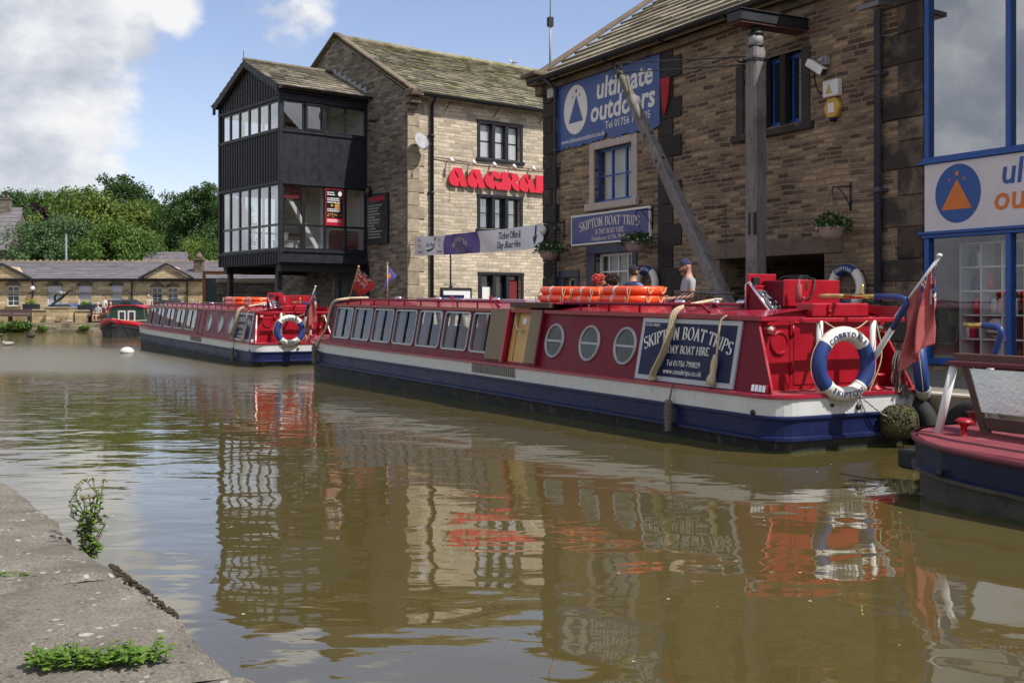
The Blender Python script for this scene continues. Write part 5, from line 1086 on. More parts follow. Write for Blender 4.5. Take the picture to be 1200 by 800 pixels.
# cords holding the stern rings, chains, fenders
def rope_thing(name, label, cat, pts, r, mat, n=8, sub=None):
    t = MB(); t.tube(pts, r, n); o = t.build(name, mat); tag(o, label, cat); return o
def smooth(pts, n=6):
    pts = [Vector(p) for p in pts]; o = []
    for i in range(len(pts) - 1):
        p0, p1, p2, p3 = pts[max(i - 1, 0)], pts[i], pts[i + 1], pts[min(i + 2, len(pts) - 1)]
        for k in range(n):
            u = k / n; o.append(.5 * ((2 * p1) + (p2 - p0) * u + (2 * p0 - 5 * p1 + 4 * p2 - p3) * u * u + (3 * p1 - p0 - 3 * p2 + p3) * u ** 3))
    return o + [pts[-1]]
def multi(name, label, cat, mat, lst, r=.008, n=6):
    mb = MB()
    for p in lst: mb.tube(smooth(p), r, n)
    return tag(mb.build(name, mat), label, cat)
for wx, nm in ((WX1, 'nearest'), (WX2, 'further')):
    multi('cord', 'thin white cords tying the lifebelt to the stern rail of the %s trip boat' % nm, 'cord', 'rope', [[B(wx, -.15, -.36, 1.36), B(wx, -.05, -.22, 1.25), B(wx, .03, -.06, 1.24)], [B(wx, .03, -.14, 1.24), B(wx, -.05, .1, 1.26), B(wx, -.15, .38, 1.36)], [B(wx, -.12, -.38, 1.33), B(wx, -.03, -.40, .9), B(wx, -.03, -.46, .72), B(wx, -.04, -.40, .58)], [B(wx, -.12, .42, 1.33), B(wx, -.02, .40, .95), B(wx, -.02, .2, .56)]], .006)
    # ropes over the cabin side and the sign
    lst = [[B(wx, -1.95, -.2, 1.54), B(wx, -1.85, -.62, 1.49), B(wx, -1.82, -.93, 1.41), B(wx, -1.85, -.99, 1.2), B(wx, -1.92, -1.03, .95), B(wx, -2.05, -1.08, .70), B(wx, -2.08, -1.08, .62)]]
    mb = MB()
    for k in (-.028, 0, .028): mb.tube(smooth([p + Vector((k, k * .5, 0)) for p in lst[0]]), .016, 6)
    mb.ball(B(wx, -2.08, -1.08, .62), (.05, .05, .035)); tag(mb.build('mooring_rope', 'rope'), 'thick cream rope laid over the roof edge and sign of the %s trip boat' % nm, 'rope')
    mb = MB(); p = [B(wx, -.93, -.93, 1.37), B(wx, -.98, -.98, 1.30), B(wx, -.99, -1.0, 1.08), B(wx, -1.0, -1.02, .92)]; mb.tube(smooth(p), .012, 6); q = [B(wx, -1.0, -1.03, .95), B(wx, -1.01, -1.04, .85), B(wx, -1.02, -1.05, .74), B(wx, -1.03, -1.06, .70), B(wx, -1.03, -1.07, .62)]
    mb.tube(q, [.022, .04, .035, .05, .062], 10); tag(mb.build('rope_fender', 'rope'), 'cream plaited rope fender hanging in front of the sign on the %s trip boat' % nm, 'fender')
    mb = MB(); mb.tube([B(wx, -1.62, -1.13, .60), B(wx, -1.64, -1.16, .42)], .01, 6); k = 16
    mb.tube([B(wx, -1.64, -1.175, .42 - .36 * i / k) for i in range(k + 1)], [.03 + .018 * (i % 2) + .012 * math.sin(math.pi * i / k) for i in range(k + 1)], 10); tag(mb.build('side_fender', 'rope_grey'), 'grey knotted rope fender hanging down the hull below the sign of the %s trip boat' % nm, 'fender')
mb = MB(); mb.tube(smooth([B(WX1, -13.2, -.2, 1.5), B(WX1, -13.05, -.8, 1.47), B(WX1, -13.25, -.96, 1.36), B(WX1, -13.42, -1.02, .9), B(WX1, -13.6, -1.12, .62), B(WX1, -13.68, -1.16, .5)]), .028, 8); tag(mb.build('mooring_rope', 'rope'), 'cream rope running down the bow corner of the nearest trip boat', 'rope')
mb = MB(); k = 14; mb.tube([B(WX1, -13.72, -1.17, .56 - .42 * i / k) for i in range(k + 1)], [.045 + .02 * (i % 2) for i in range(k + 1)], 10); tag(mb.build('side_fender', 'rope_grey'), 'grey rope fender at the bow corner of the nearest trip boat', 'fender')
# big round stern fender on chains
mb = MB(); X = Matrix.Translation(B(WX1, .10, .52, .27)) @ Matrix.Rotation(ANG + R(62), 4, 'Z') @ Matrix.Rotation(R(86), 4, 'Y')
pf = [(.02, -.19), (.10, -.185), (.15, -.13), (.17, -.05), (.175, .03), (.165, .10), (.13, .16), (.06, .185), (.01, .19)]; mb.lathe(pf, 28, X=X)
rg = random.Random(8); 
for i in range(420):
    f = rg.random(); a = rg.uniform(0, 6.28); j = int(f * (len(pf) - 1)); u = f * (len(pf) - 1) - j; rad = pf[j][0] + (pf[j + 1][0] - pf[j][0]) * u; z = pf[j][1] + (pf[j + 1][1] - pf[j][1]) * u
    mb.ball((rad * math.cos(a), rad * math.sin(a), z), (.017, .017, .012), 6, 4, X=X)
stf = tag(mb.build('stern_fender', 'fender'), 'large round mossy rope fender hanging off the stern of the nearest trip boat', 'fender')
def chain(name, label, a, b, sag, n, par=None):
    mb = MB(); a, b = Vector(a), Vector(b)
    P = lambda u: a + (b - a) * u - Vector((0, 0, sag * 4 * u * (1 - u)))
    for i in range(n):
        p, q = P(i / n), P((i + 1) / n); d = (q - p).normalized(); c = (p + q) / 2; l = (q - p).length * .68
        s = d.cross(Vector((0, 0, 1)) if i % 2 else Vector((1, 0, .3))).normalized() * .014
        mb.tube([c + d * l + s * 0, c + d * l * .7 + s, c - d * l * .7 + s, c - d * l, c - d * l * .7 - s, c + d * l * .7 - s], .0055, 5, closed=True)
    return tag(mb.build(name, 'steel_chain'), label, 'chain')
M['steel_chain'] = pbr('galvanised chain', (.38, .37, .35), .5, metal=.8, var=.3)
chain('chain', 'galvanised chain slanting from the stern deck to the left of the round fender', B(WX1, .03, .0, .58), B(WX1, .12, .40, .30), .02, 14); chain('chain', 'galvanised chain hanging from the deck corner to the right of the round fender', B(WX1, .02, .78, .60), B(WX1, .1, .64, .36), .02, 10)
mb = MB(); rg = random.Random(21)
for i in range(13):
    y = .66 + rg.uniform(-.06, .06); x = -.02 + rg.uniform(-.05, .05); mb.tube(smooth([B(WX1, x - .06, .72, 1.0), B(WX1, x, y, .85), B(WX1, x + .02, y + rg.uniform(-.08, .08), .68), B(WX1, x + .05, y + rg.uniform(-.1, .1), .55 + rg.uniform(-.08, .05)), B(WX1, x + .03, y + .03, .64)]), .008, 5)
tag(mb.build('rope_bundle', 'rope_grey'), 'tangled bundle of dark cord beside the lifebelt at the stern corner', 'rope')
# ensign at the stern of each trip boat, and flags by the bow
def stern_flag(wx, label):
    t = thing('ensign', label, 'flag', B(wx, .45, .12, 1.42), ANG, group='red ensigns'); inv = Matrix.Rotation(-ANG, 4, 'Z') @ Matrix.Translation(-t.location)
    def Q(x, y, z): return inv @ B(wx, x, y, z)
    mb = MB(); mb.tube([Q(.42, .12, 1.38), Q(.93, .16, 1.97)], .016, 8); mb.lathe([(.016, 0), (.03, .012), (.03, .028), (.012, .04)], 10, X=Matrix.Translation(Q(.93, .16, 1.965))); mb.build('pole', 'white_wood', t)
    h0, h1 = Vector((.915, .16, 1.945)), Vector((.56, .13, 1.55))
    def P(u, v):     # u along the fly (hanging down), v down the hoist
        h = h0 + (h1 - h0) * v; e0, e1 = Vector((.80, .16, 1.12)), Vector((.52, .10, .80)); e = e0 + (e1 - e0) * v
        p = h + (e - h) * u; pinch = math.sin(math.pi * min(1, u * 1.25)) * .4
        c = (h0 + h1) / 2 + ((e0 + e1) / 2 - (h0 + h1) / 2) * u + Vector((.1, 0, 0)) * math.sin(math.pi * u); p = p + (c - p) * pinch * .55
        f = min(1, u * 2.2) * (1 - .2 * u)
        return Q(p.x + .012 * f * math.sin(v * 15 + u * 2), p.y + f * (.075 * math.sin(v * 11 + u * 1.6) + .03 * math.sin(v * 23 - u * 4)), p.z)
    flag_cloth(P, 50, 46, lambda u, v: (1 + uj(v / .5 if False else u / .42, v / .5)) if (u < .42 and v < .5) else 0, 'cloth', ['ensign_red', 'flag_blue', 'flag_white', 'flag_red'], t); return t
stern_flag(WX1, 'faded red ensign drooping from a pole at the stern of the nearest trip boat'); stern_flag(WX2, 'red ensign drooping at the stern of the further trip boat by its tiller')
t = thing('ensign', 'red ensign with large union canton on a staff at the nearest trip boat bow', 'flag', B(WX1, -13.5, -.5, 1.42), ANG)
mb = MB(); mb.tube([(-.75, .25, -.05), (.28, .1, .70)], .013, 6); mb.ball((.285, .1, .715), .025); mb.build('pole', 'handle_wood', t)
def P(u, v): h = Vector((.26, .1, .68)) + (Vector((-.30, .18, .27)) - Vector((.26, .1, .68))) * v; return h + Vector((.10, .38, -.34)) * u * (.95 - .45 * v) + Vector((1, .3, 0)) * .04 * math.sin(v * 7 + u * 5) * u
flag_cloth(P, 40, 36, lambda u, v: (1 + uj(u / .75, v / .62)) if (u < .75 and v < .62) else 0, 'cloth', ['flag_red', 'flag_blue', 'flag_white', 'flag_red'], t)
t = thing('burgee', 'small purple blue flag with an orange crest on a short staff on the bow roof', 'flag', B(WX1, -13.0, .15, 1.42), ANG); mb = MB(); mb.tube([(0, 0, -.02), (0, 0, .78)], .012, 6); mb.ball((0, 0, .79), .022); mb.build('pole', 'handle_wood', t)
def P(u, v): return Vector((0, 0, .75 - .32 * v)) + Vector((.02, .16 - .30 * v, -.22)) * u + Vector((.05, .02, 0)) * math.sin(v * 6 + 1) * u
flag_cloth(P, 22, 18, lambda u, v: 1 if (abs(u - .5) < .17 and abs(v - .45) < .22) else 0, 'cloth', [pbr('violet blue bunting', (.07, .07, .30), .9), pbr('orange crest', (.55, .25, .08), .9)], t)
# things lying on the roof of the nearest boat
gp = thing('gangplank', 'lavender grey gangplank lying on the roof of the nearest trip boat', 'plank', B(WX1, -9.4, .2, 1.46), rot=(0, .0125, ANG)); mb = MB(); mb.box(-1.9, .1, -.16, .16, 0, .05); mb.box(.12, 2.3, -.12, .2, 0, .045); mb.build('board', pbr('lavender paint', (.33, .29, .35), .6), gp, bevel=.006)
mb = MB()
for x in (-1.0, -.3, 1.2): mb.box(x, x + .05, -.2, -.16, 0, .1)
mb.build('cleat', 'roof_red', gp)
dr_ = thing('wire_rack', 'dark sloping wire rack standing on the roof behind the mushroom vents', 'rack', B(WX1, -2.75, .1, 1.44), rot=(0, .0125, ANG)); mb = MB()
for i in range(9):
    y = -.25 + i * .06; mb.tube([(-.35, y, .0), (.05 + i * .012, y, .19), (.42, y, .17)], .006, 5)
mb.tube([(.0, -.27, .19), (.06, .25, .19)], .009, 6); mb.tube([(.42, -.27, .17), (.40, .25, .17)], .012, 6); mb.tube([(-.35, -.27, 0), (-.35, .25, 0)], .009, 6); mb.tube([(.42, -.25, .17), (.30, -.25, 0)], .008, 5); mb.build('wires', 'iron', dr_)
# orange buoyancy floats, two deep in three stacks
def float_ring():
    t = thing('buoyancy_float', '', 'float', (0, 0, 0), 0); mb = MB(); a, b, r_ = .56, .24, .18; p = []
    for cx, cz, s in ((a - r_, b - r_, 0), (-a + r_, b - r_, 90), (-a + r_, -b + r_, 180), (a - r_, -b + r_, 270)):
        p += [(cx + r_ * math.cos(R(s + 15 * i)), cz + r_ * math.sin(R(s + 15 * i)), .06) for i in range(7)]
    mb.tube(p, .058, 14, closed=True); mb.build('tube', 'orange', t)
    for (x, y) in ((-.08, -b), (.1, b)):
        mb = MB(); mb.tube([(x - .035, y, .06), (x + .035, y, .06)], .0605, 14); mb.build('band', 'ring_white', t)
    mb = MB()
    for x in (-.5, .40): mb.tube(smooth([(x - .03, -b - .05, .1), (x, -b - .075, .05), (x + .03, -b - .08, -.03), (x + .06, -b - .07, .03), (x + .08, -b - .06, .1)]), .007, 5)
    for y in (-.1, .1): mb.tube(smooth([(a + .05, y, .1), (a + .07, y + .03, .02), (a + .06, y + .1, .1)]), .009, 5)
    mb.build('becket', 'rope', t); return t
f0 = float_ring(); first = True
flabs = {(0, 1): 'upper orange float of the stack above the side hatch', (0, 0): 'lower orange float of the stack above the side hatch', (1, 1): 'upper orange float of the middle stack in front of the red curly hair', (1, 0): 'lower orange float of the middle stack in front of the red curly hair', (2, 1): 'upper orange float of the stack in front of the man in the gilet', (2, 0): 'lower orange float of the stack in front of the man in the gilet'}
for i, (x, k) in enumerate(((-5.42, .80), (-4.62, .56), (-3.80, .72))):
    for j in (0, 1):
        o = f0 if first else copy_tree(f0); first = False
        o.location = B(WX1, x + .02 * j, -.16 + .02 * j, 1.47 + .115 * j - (.01 if i == 1 else 0)); o.rotation_euler = (0, .0125, ANG + R((-1, 1.5, .5)[i])); o.scale = (k, 1, 1)
        tag(o, flabs[(i, j)], 'float', 'orange buoyancy floats stacked on the trip boat roofs')
for i, (x, lab) in enumerate(((-5.3, 'orange float on the roof of the further trip boat near its portholes'), (-3.4, 'orange float on the roof of the further trip boat next to its console'))):
    for j in (0, 1):
        o = copy_tree(f0); o.location = B(WX2, x, 0, 1.47 + .115 * j); o.rotation_euler = (0, .0125, ANG); o.scale = (1.3 if i == 0 else .8, 1, 1); tag(o, ('upper ' if j else 'lower ') + lab, 'float', 'orange buoyancy floats stacked on the trip boat roofs')

# ------------------------------------------------------------------ open day boat, right foreground
db = thing('day_boat', 'low navy day boat with red gunwale and silver lined cratch at the right edge', 'boat', Wp(-6.35, 0, 0, 7.72), rot=(0, .006, ANG))
def dpl(o, L2=5.6):
    b = 1.06 + o; p = [(-.0 - o, 0)]
    p += [(.95 - (.95 + o) * math.cos(R(a)), -b * math.sin(R(a)) ** .72) for a in (6, 14, 24, 35, 47, 60, 75, 90)]
    p += [(x, -b) for x in (1.5, 2.5, 4, L2)]
    return p + [(x, -y) for x, y in reversed(p[1:])]
sh = lambda x: .10 * max(0, 1 - x / 2.2) ** 1.6
lev = [(-.5, -.14, 0), (-.03, -.05, 0), (.03, -.045, 3), (.14, -.03, 0), (.155, .02, 0), (.185, .022, 0), (.20, -.01, 1), (.365, .0, 1), (.372, .022, 2), (.39, .028, 2), (.405, .022, 2), (.412, .0, 2)]
mb = MB(); n = len(dpl(0)); mb.v = [(x, y, z + (sh(x) if z > .1 else 0)) for z, o, _ in lev for x, y in dpl(o)]
for k in range(len(lev) - 1):
    for i in range(n): mb.f.append([k * n + i, k * n + (i + 1) % n, (k + 1) * n + (i + 1) % n, (k + 1) * n + i]); mb.m.append(lev[k + 1][2]); mb.s.append(False)
M['navy_hull'] = pbr('worn navy hull', (.012, .016, .042), .45, spec=.25, var=.3, vscale=5, dirt=((.09, .085, .08), .6, 6, .6)); M['rim_red'] = pbr('worn red gunwale', (.085, .010, .018), .5, var=.2, vscale=8, dirt=((.30, .16, .13), .62, 10, .6))
hl = mb.build('hull', [pbr('rubbed grey hull', (.055, .048, .042), .6, var=.35, vscale=4, dirt=((.02, .02, .02), .5, 5, .7)), 'navy_hull', 'rim_red', 'algae'], db)
mb = MB(); mb.add([(x, y, .405 + sh(x)) for x, y in dpl(-.02)], [tuple(range(n))]); mb.build('deck', pbr('dull red day boat deck', (.20, .035, .045), .65, var=.25, vscale=6, dirt=((.24, .14, .12), .6, 6, .6)), db)
mb = MB(); mb.tube([(.72, -1.05, .27), (.72, -1.09, .27)], .024, 12); mb.build('outlet', 'iron', hl)
mb = MB(); mb.lathe([(.055, 0), (.03, .02), (.024, .09), (.05, .12), (.075, .13), (.05, .155), (.0, .165)], 16, X=Matrix.Translation((.42, -.46, .455)) @ Matrix.Rotation(R(8), 4, 'Y')); mb.build('mooring_dolly', 'red_paint', db)
mb = MB(); mb.tube([(.26, -.56, .44), (.37, -.50, 1.03)], .032, 12); mb.build('rail_post', 'white_paint', db); mb = MB(); mb.box(.33, 3.4, -.55, -.47, 1.02, 1.055); mb.build('rail', 'rim_red', db, bevel=.006)
# cratch: leaning timber frame with a foil faced panel
mb = MB(); Yp = -.16
mb.slab([(.12, Yp, 1.10), (.21, Yp, 1.10), (.44, Yp, .42), (.36, Yp, .42)], (0, .05, 0)); mb.slab([(.10, Yp - .03, 1.10), (2.6, Yp - .03, 1.10), (2.6, Yp - .03, 1.0), (.13, Yp - .03, 1.0)], (0, .07, 0)); mb.slab([(.36, Yp, .60), (2.6, Yp, .60), (2.6, Yp, .50), (.38, Yp, .50)], (0, .05, 0))
cr = mb.build('cratch_frame', 'brown_wood', db, bevel=.006)
mb = MB(); mb.slab([(.235, Yp + .0, .98), (2.5, Yp + .0, .98), (2.5, Yp + .0, .64), (.35, Yp + .0, .64)], (0, .025, 0)); mb.build('foil_panel', 'foil', cr)
mb = MB(); mb.slab([(.215, Yp + .005, 1.0), (.24, Yp + .005, .99), (.37, Yp + .005, .60), (.335, Yp + .005, .60)], (0, .03, 0)); mb.build('edge_strip', 'black_paint', cr)
mb = MB(); mb.box(1.15, 1.2, -.03, -.005, .6, 1.0) if False else mb.box(2.52, 2.58, Yp - .02, Yp + .05, .45, 1.0); mb.build('cratch_post', 'brown_wood', cr)
mb = MB(); mb.tube([(.06, .10, .42), (.07, .10, .54), (.11, .10, .60), (.19, .10, .80)], .032, 10, 0); mb.tube([(.19, .10, .80), (.25, .10, 1.05)], .030, 10, 1); mb.tube(smooth([(.25, .10, 1.04), (.32, .10, 1.22), (.33, .10, 1.28), (.29, .10, 1.31), (.16, .10, 1.32)]), .028, 10, 2); tl = mb.build('tiller', ['rim_red', 'white_paint', 'ring_blue'], db); mb = MB(); mb.tube([(.16, .10, 1.32), (-.02, .10, 1.325)], .024, 10); mb.build('handle', 'brass', tl)
mb = MB(); mb.lathe([(.16, 0), (.14, .03), (.06, .05), (.06, .15), (.09, .17), (.0, .18)], 16, X=Matrix.Translation((.1, .1, .44))); mb.build('rudder_post', pbr('dark red iron', (.16, .006, .012), .35, var=.3), db)
rf = tag(MB().box(-.36, .10, -.10, .10, -.085, .085, X=Matrix.Translation(Wp(-6.35, 0, .2, 7.5)) @ Matrix.Rotation(ANG, 4, 'Z')).build('bow_fender', 'tyre', bevel=.03, seg=2), 'black rubber block fender sticking out from the end of the day boat', 'fender')
# tyres hung on the quay wall
ty = []
for i, (x, lab) in enumerate(((-8.55, 'old tyre hung on the quay wall partly behind the trip boat stern'), (-7.75, 'old tyre hung on the quay wall behind the day boat'))):
    mb = MB(); mb.torus(.26, .10, 36, 12); mb.torus(.26, .075, 36, 8, grow=.0); o = mb.build('tyre', 'tyre', loc=Wp(x, -.10, .16, 9.75)); o.rotation_euler = (0, 0, ANG); tag(o, lab, 'tyre', 'tyres on the quay wall')

# ------------------------------------------------------------------ small green and red boat across the water
sbt = thing('small_narrowboat', 'small green cabin narrowboat with red bow pointing at the camera', 'boat', (-19.35, 54.0, 0), R(94))
def spl(o):
    b = .98 + o; p = [(-.0 - o, 0)] + [(2.2 * (i / 8) ** 1.5, -b * math.sin(R(90 * i / 8)) ** .9) for i in range(1, 9)] + [(4, -b), (8, -b), (11, -b)]
    return p + [(x, -y) for x, y in reversed(p[1:])]
lev = [(-.4, -.2, 0), (0, -.12, 0), (.25, -.03, 0), (.27, .01, 0), (.40, .0, 0), (.40, .02, 1), (.62, .02, 1), (.64, 0, 1)]
sh2 = lambda x: .28 * max(0, 1 - x / 2.8) ** 1.5
mb = MB(); n = len(spl(0)); mb.v = [(x, y, z + (sh2(x) if z > .1 else 0)) for z, o, _ in lev for x, y in spl(o)]
for k in range(len(lev) - 1):
    for i in range(n): mb.f.append([k * n + i, k * n + (i + 1) % n, (k + 1) * n + (i + 1) % n, (k + 1) * n + i]); mb.m.append(lev[k + 1][2]); mb.s.append(k > 3)
M['bright_red'] = pbr('bright red boat paint', (.52, .01, .03), .35, var=.08); M['boat_green'] = pbr('bottle green paint', (.012, .048, .028), .35, var=.1)
mb.build('hull', ['hull_black', 'bright_red'], sbt); mb = MB(); mb.add([(x, y, .63 + sh2(x) - .02) for x, y in spl(-.02)], [tuple(range(n))]); mb.build('deck', 'deck_red', sbt)
mb = MB(); cs_ = [(-.92, .62), (.92, .62), (.80, 1.44), (.4, 1.54), (-.4, 1.54), (-.80, 1.44)]; mb.slab([(2.7, y, z) for y, z in cs_], (7.2, 0, 0)); mb.build('cabin', 'boat_green', sbt)
mb = MB(); mb.slab([(2.62, y * 1.06, z + .02) for y, z in ((-.82, 1.42), (-.4, 1.535), (.4, 1.535), (.82, 1.42), (.82, 1.46), (.4, 1.575), (-.4, 1.575), (-.82, 1.46))], (7.4, 0, 0)); mb.build('roof', 'bright_red', sbt)
for s in (-1, 1):
    w = window(sbt, 'cabin_door', s * .24 - .19, s * .24 + .19, .66, 1.30, -.03, 'white_wood', 'dark_pane', (), (), .07, .05, fn=lambda u, z, d: (2.7 + d, -u, z)); mb = MB(); mb.box(2.72, 2.73, -s * .24 - .12, -s * .24 + .12, .72, 1.24); mb.build('curtain', 'curtain', w)
mb = MB(); mb.slab([(3.3, -.95, .72), (9.4, -.95, .72), (9.4, -.84, 1.38), (3.3, -.84, 1.38)], (0, -.012, 0), 0); mb.slab([(3.4, -.965, .78), (9.3, -.965, .78), (9.3, -.875, 1.30), (3.4, -.875, 1.30)], (0, -.006, 0), 1); mb.slab([(3.34, -.966, .75), (3.42, -.966, .75), (3.42, -.862, 1.34), (3.34, -.862, 1.34)], (0, -.01, 0), 2); mb.slab([(3.34, -.868, 1.31), (9.34, -.868, 1.31), (9.34, -.86, 1.36), (3.34, -.86, 1.36)], (0, -.012, 0), 2)
mb.build('side_panel', [pbr('scarlet orange', (.55, .06, .02), .4), pbr('painted green panel', (.05, .075, .05), .4), pbr('yellow coachline', (.6, .36, .03), .4)], sbt)
for x in (4.2, 5.8, 7.4): window(sbt, 'window', x, x + .8, .88, 1.24, -.99 + .0, 'bright_red', 'dark_pane', (), (), .06, .03)
mb = MB(); mb.ball((.02, 0, .76), (.12, .12, .12)); mb.build('bow_fender', 'tyre', sbt)
mb = MB(); put(mb, sans('DILL', .15, .01), lambda x, y, z: (.95 + x * .8 + .0, -.70 - .36 * x * 1.2 - .03 - z, .66 + y)); put(mb, sans('MO', .14, .01), lambda x, y, z: (.75 - x * .8, .62 - .36 * x * 1.2 + .05 + z, .68 + y)); mb.build('lettering', 'letter_white', sbt)
multi('mooring_rope', 'pale rope stretched across the bow of the small green boat', 'rope', 'rope', [[(-19.35, 54.1, .92), (-18.6, 54.3, .82), (-17.6, 54.6, .84), (-16.6, 54.6, .9)]], .022)
# buoy and ducks
t = thing('buoy', 'white round mooring buoy floating in front of the small boat', 'buoy', (-12.28, 35.66, 0), 0); mb = MB(); mb.ball((0, 0, .06), (.22, .2, .15), 18, 10); mb.build('float_body', 'ring_white', t); mb = MB(); mb.torus(.05, .012, 14, 6, X=Matrix.Translation((-.1, -.05, .2))); mb.tube([(-.2, -.1, .04), (-.05, -.19, .02), (.1, -.17, .03)], .012, 5); mb.build('mooring_ring', 'rope_grey', t)
def duck(label, loc, rz, body, head, s=1.):
    t = thing('duck', label, 'duck', loc, rz, 'ducks'); mb = MB(); mb.tube([(-.24, 0, .13), (-.17, 0, .10), (-.08, 0, .075), (.04, 0, .07), (.13, 0, .09), (.17, 0, .14), (.185, 0, .19), (.195, 0, .235), (.225, 0, .262), (.25, 0, .26)], [s * q for q in (.008, .05, .085, .09, .07, .042, .032, .035, .036, .015)], 10)
    for i in range(len(mb.f)): mb.m[i] = 1 if i >= 60 else 0
    mb.build('body', [body, head], t); mb = MB(); mb.slab([(.24, -.018, .258), (.24, .018, .258), (.305, .014, .243), (.305, -.014, .243)], (0, 0, .01)); mb.build('bill', pbr('bill ochre', (.4, .28, .06), .6), t); return t
M['duck_brown'] = pbr('brown plumage', (.10, .075, .05), .9, var=.4, vscale=30); M['duck_dark'] = pbr('dark plumage', (.025, .025, .025), .8, var=.3); M['duck_pale'] = pbr('pale plumage', (.38, .36, .32), .9, var=.2)
duck('dark duck swimming near the left bank bush', (-25.6, 55.8, 0), R(170), 'duck_brown', 'duck_dark'); duck('dark duck dabbling between the bush and the small boat', (-23.65, 55.0, 0), R(200), 'duck_dark', 'duck_dark'); duck('pale bodied duck with dark head nearest the camera', (-19.3, 42.8, 0), R(185), 'duck_pale', 'duck_dark'); duck('brown duck standing on the bank edge below the plinth', (-26.9, 66.2, .55), R(20), 'duck_brown', 'duck_brown'); duck('grey duck standing on the bank edge right of the brown one', (-26.2, 66.2, .55), R(160), 'duck_pale', 'duck_dark')
# ------------------------------------------------------------------ signs and fittings on the walls
def sign_at(name, label, x, z, cat='sign', y=0, fn=Wp): return thing(name, label, cat, fn(x, y, z), ANG if fn is Wp else A_ANG)
F0 = lambda d: (lambda x, y, z: (x, -d - z, y))
def ell(cx, cy_, rx, ry, n=40): return [(cx + rx * math.cos(2 * math.pi * i / n), cy_ + ry * math.sin(2 * math.pi * i / n)) for i in range(n)]
def star(cx, cy_, r): return [(cx + (r if i % 2 == 0 else r * .42) * math.sin(math.pi * i / 5), cy_ + (r if i % 2 == 0 else r * .42) * math.cos(math.pi * i / 5)) for i in range(10)]
s = sign_at('outdoor_shop_sign', 'large torn royal blue sign lettered ultimate outdoors high on the warehouse wall', -20.43, 5.9)
rg = random.Random(6); top = [(-2.0, .78), (2.0, .74)]; bot = []; x = 2.0
while x > -1.98: bot.append((x, -.78 + rg.uniform(-.02, .05) + (.18 if -.02 < x < .12 else 0))); x -= rg.uniform(.06, .16)
bot.append((-2.0, -.76)); mb = MB(); g = flat([top + bot], .012); put(mb, g, F0(.03)); mb.build('board', 'sign_blue', s)
mb = MB(); put(mb, flat([ell(-1.20, .07, .50, .56), [(-1.50, -.22), (-.88, -.22), (-1.17, .40)], star(-1.17, .49, .07), star(-1.32, .38, .045), star(-1.03, .38, .045)], .001), F0(.045))
put(mb, sans('ultimate', .47, .034, .12, 1.0), lambda x, y, z: (.70 + x, -.044 - z, .17 + y)); put(mb, sans('outdoors', .47, .034, .12, 1.0), lambda x, y, z: (.62 + x, -.044 - z, -.31 + y))
put(mb, sans('Tel 01756 798305', .17, .006, 0, .98), lambda x, y, z: (.85 + x, -.044 - z, -.54 + y)); put(mb, sans('www.ultimateoutdoors.co.uk', .112, .006), lambda x, y, z: (-.92 + x, -.044 - z, -.66 + y)); mb.build('lettering', 'letter_white', s)
s = sign_at('boat_trips_sign', 'indigo sign lettered SKIPTON BOAT TRIPS above the navy framed window', -20.27, 3.21)
mb = MB(); mb.box(-1.53, 1.53, -.06, 0, -.345, .345, 0); b_ = mb.build('board', 'letter_white', s, bevel=.006); mb = MB(); mb.box(-1.49, 1.49, -.063, -.05, -.305, .305); mb.build('panel', 'sign_indigo', b_)
mb = MB(); put(mb, serif('SKIPTON BOAT TRIPS', .205, 7.5, sx=1.0), lambda x, y, z: (x, -.066 - z, .045 + y)); put(mb, serif('& DAY BOAT HIRE', .115, None, .16), lambda x, y, z: (x + .05, -.066 - z, -.13 + y)); put(mb, sans('Telephone: 01756 790829', .10), lambda x, y, z: (x + .05, -.066 - z, -.265 + y)); mb.build('lettering', 'letter_pink', s)
s = sign_at('shop_fascia_sign', 'cracked white fascia sign with orange triangle logo over the blue shopfront', -8.6, 3.1)
mb = MB(); mb.box(-3.15, 4.6, -.045, .02, -.50, .50); mb.build('board', 'sign_white', s)
mb = MB(); put(mb, flat([ell(-2.55, .03, .40, .43)], .001), F0(.047)); mb.build('logo_disc', 'logo_blue', s)
mb = MB(); put(mb, flat([[(-2.84, -.20), (-2.30, -.20), (-2.56, .24)], star(-2.56, .32, .05), star(-2.69, .24, .03), star(-2.43, .24, .03)], .001), F0(.051)); mb.build('logo_triangle', 'logo_orange', s); mb = MB(); put(mb, sans('outdoors', .36, .022, .12, 1.0), lambda x, y, z: (-1.02 + x, -.048 - z, -.26 + y)); mb.build('lettering', 'logo_orange', s)
mb = MB(); put(mb, sans('ultimate', .36, .022, .12, 1.0), lambda x, y, z: (-1.02 + x, -.048 - z, .10 + y)); mb.build('lettering', 'logo_blue', s)
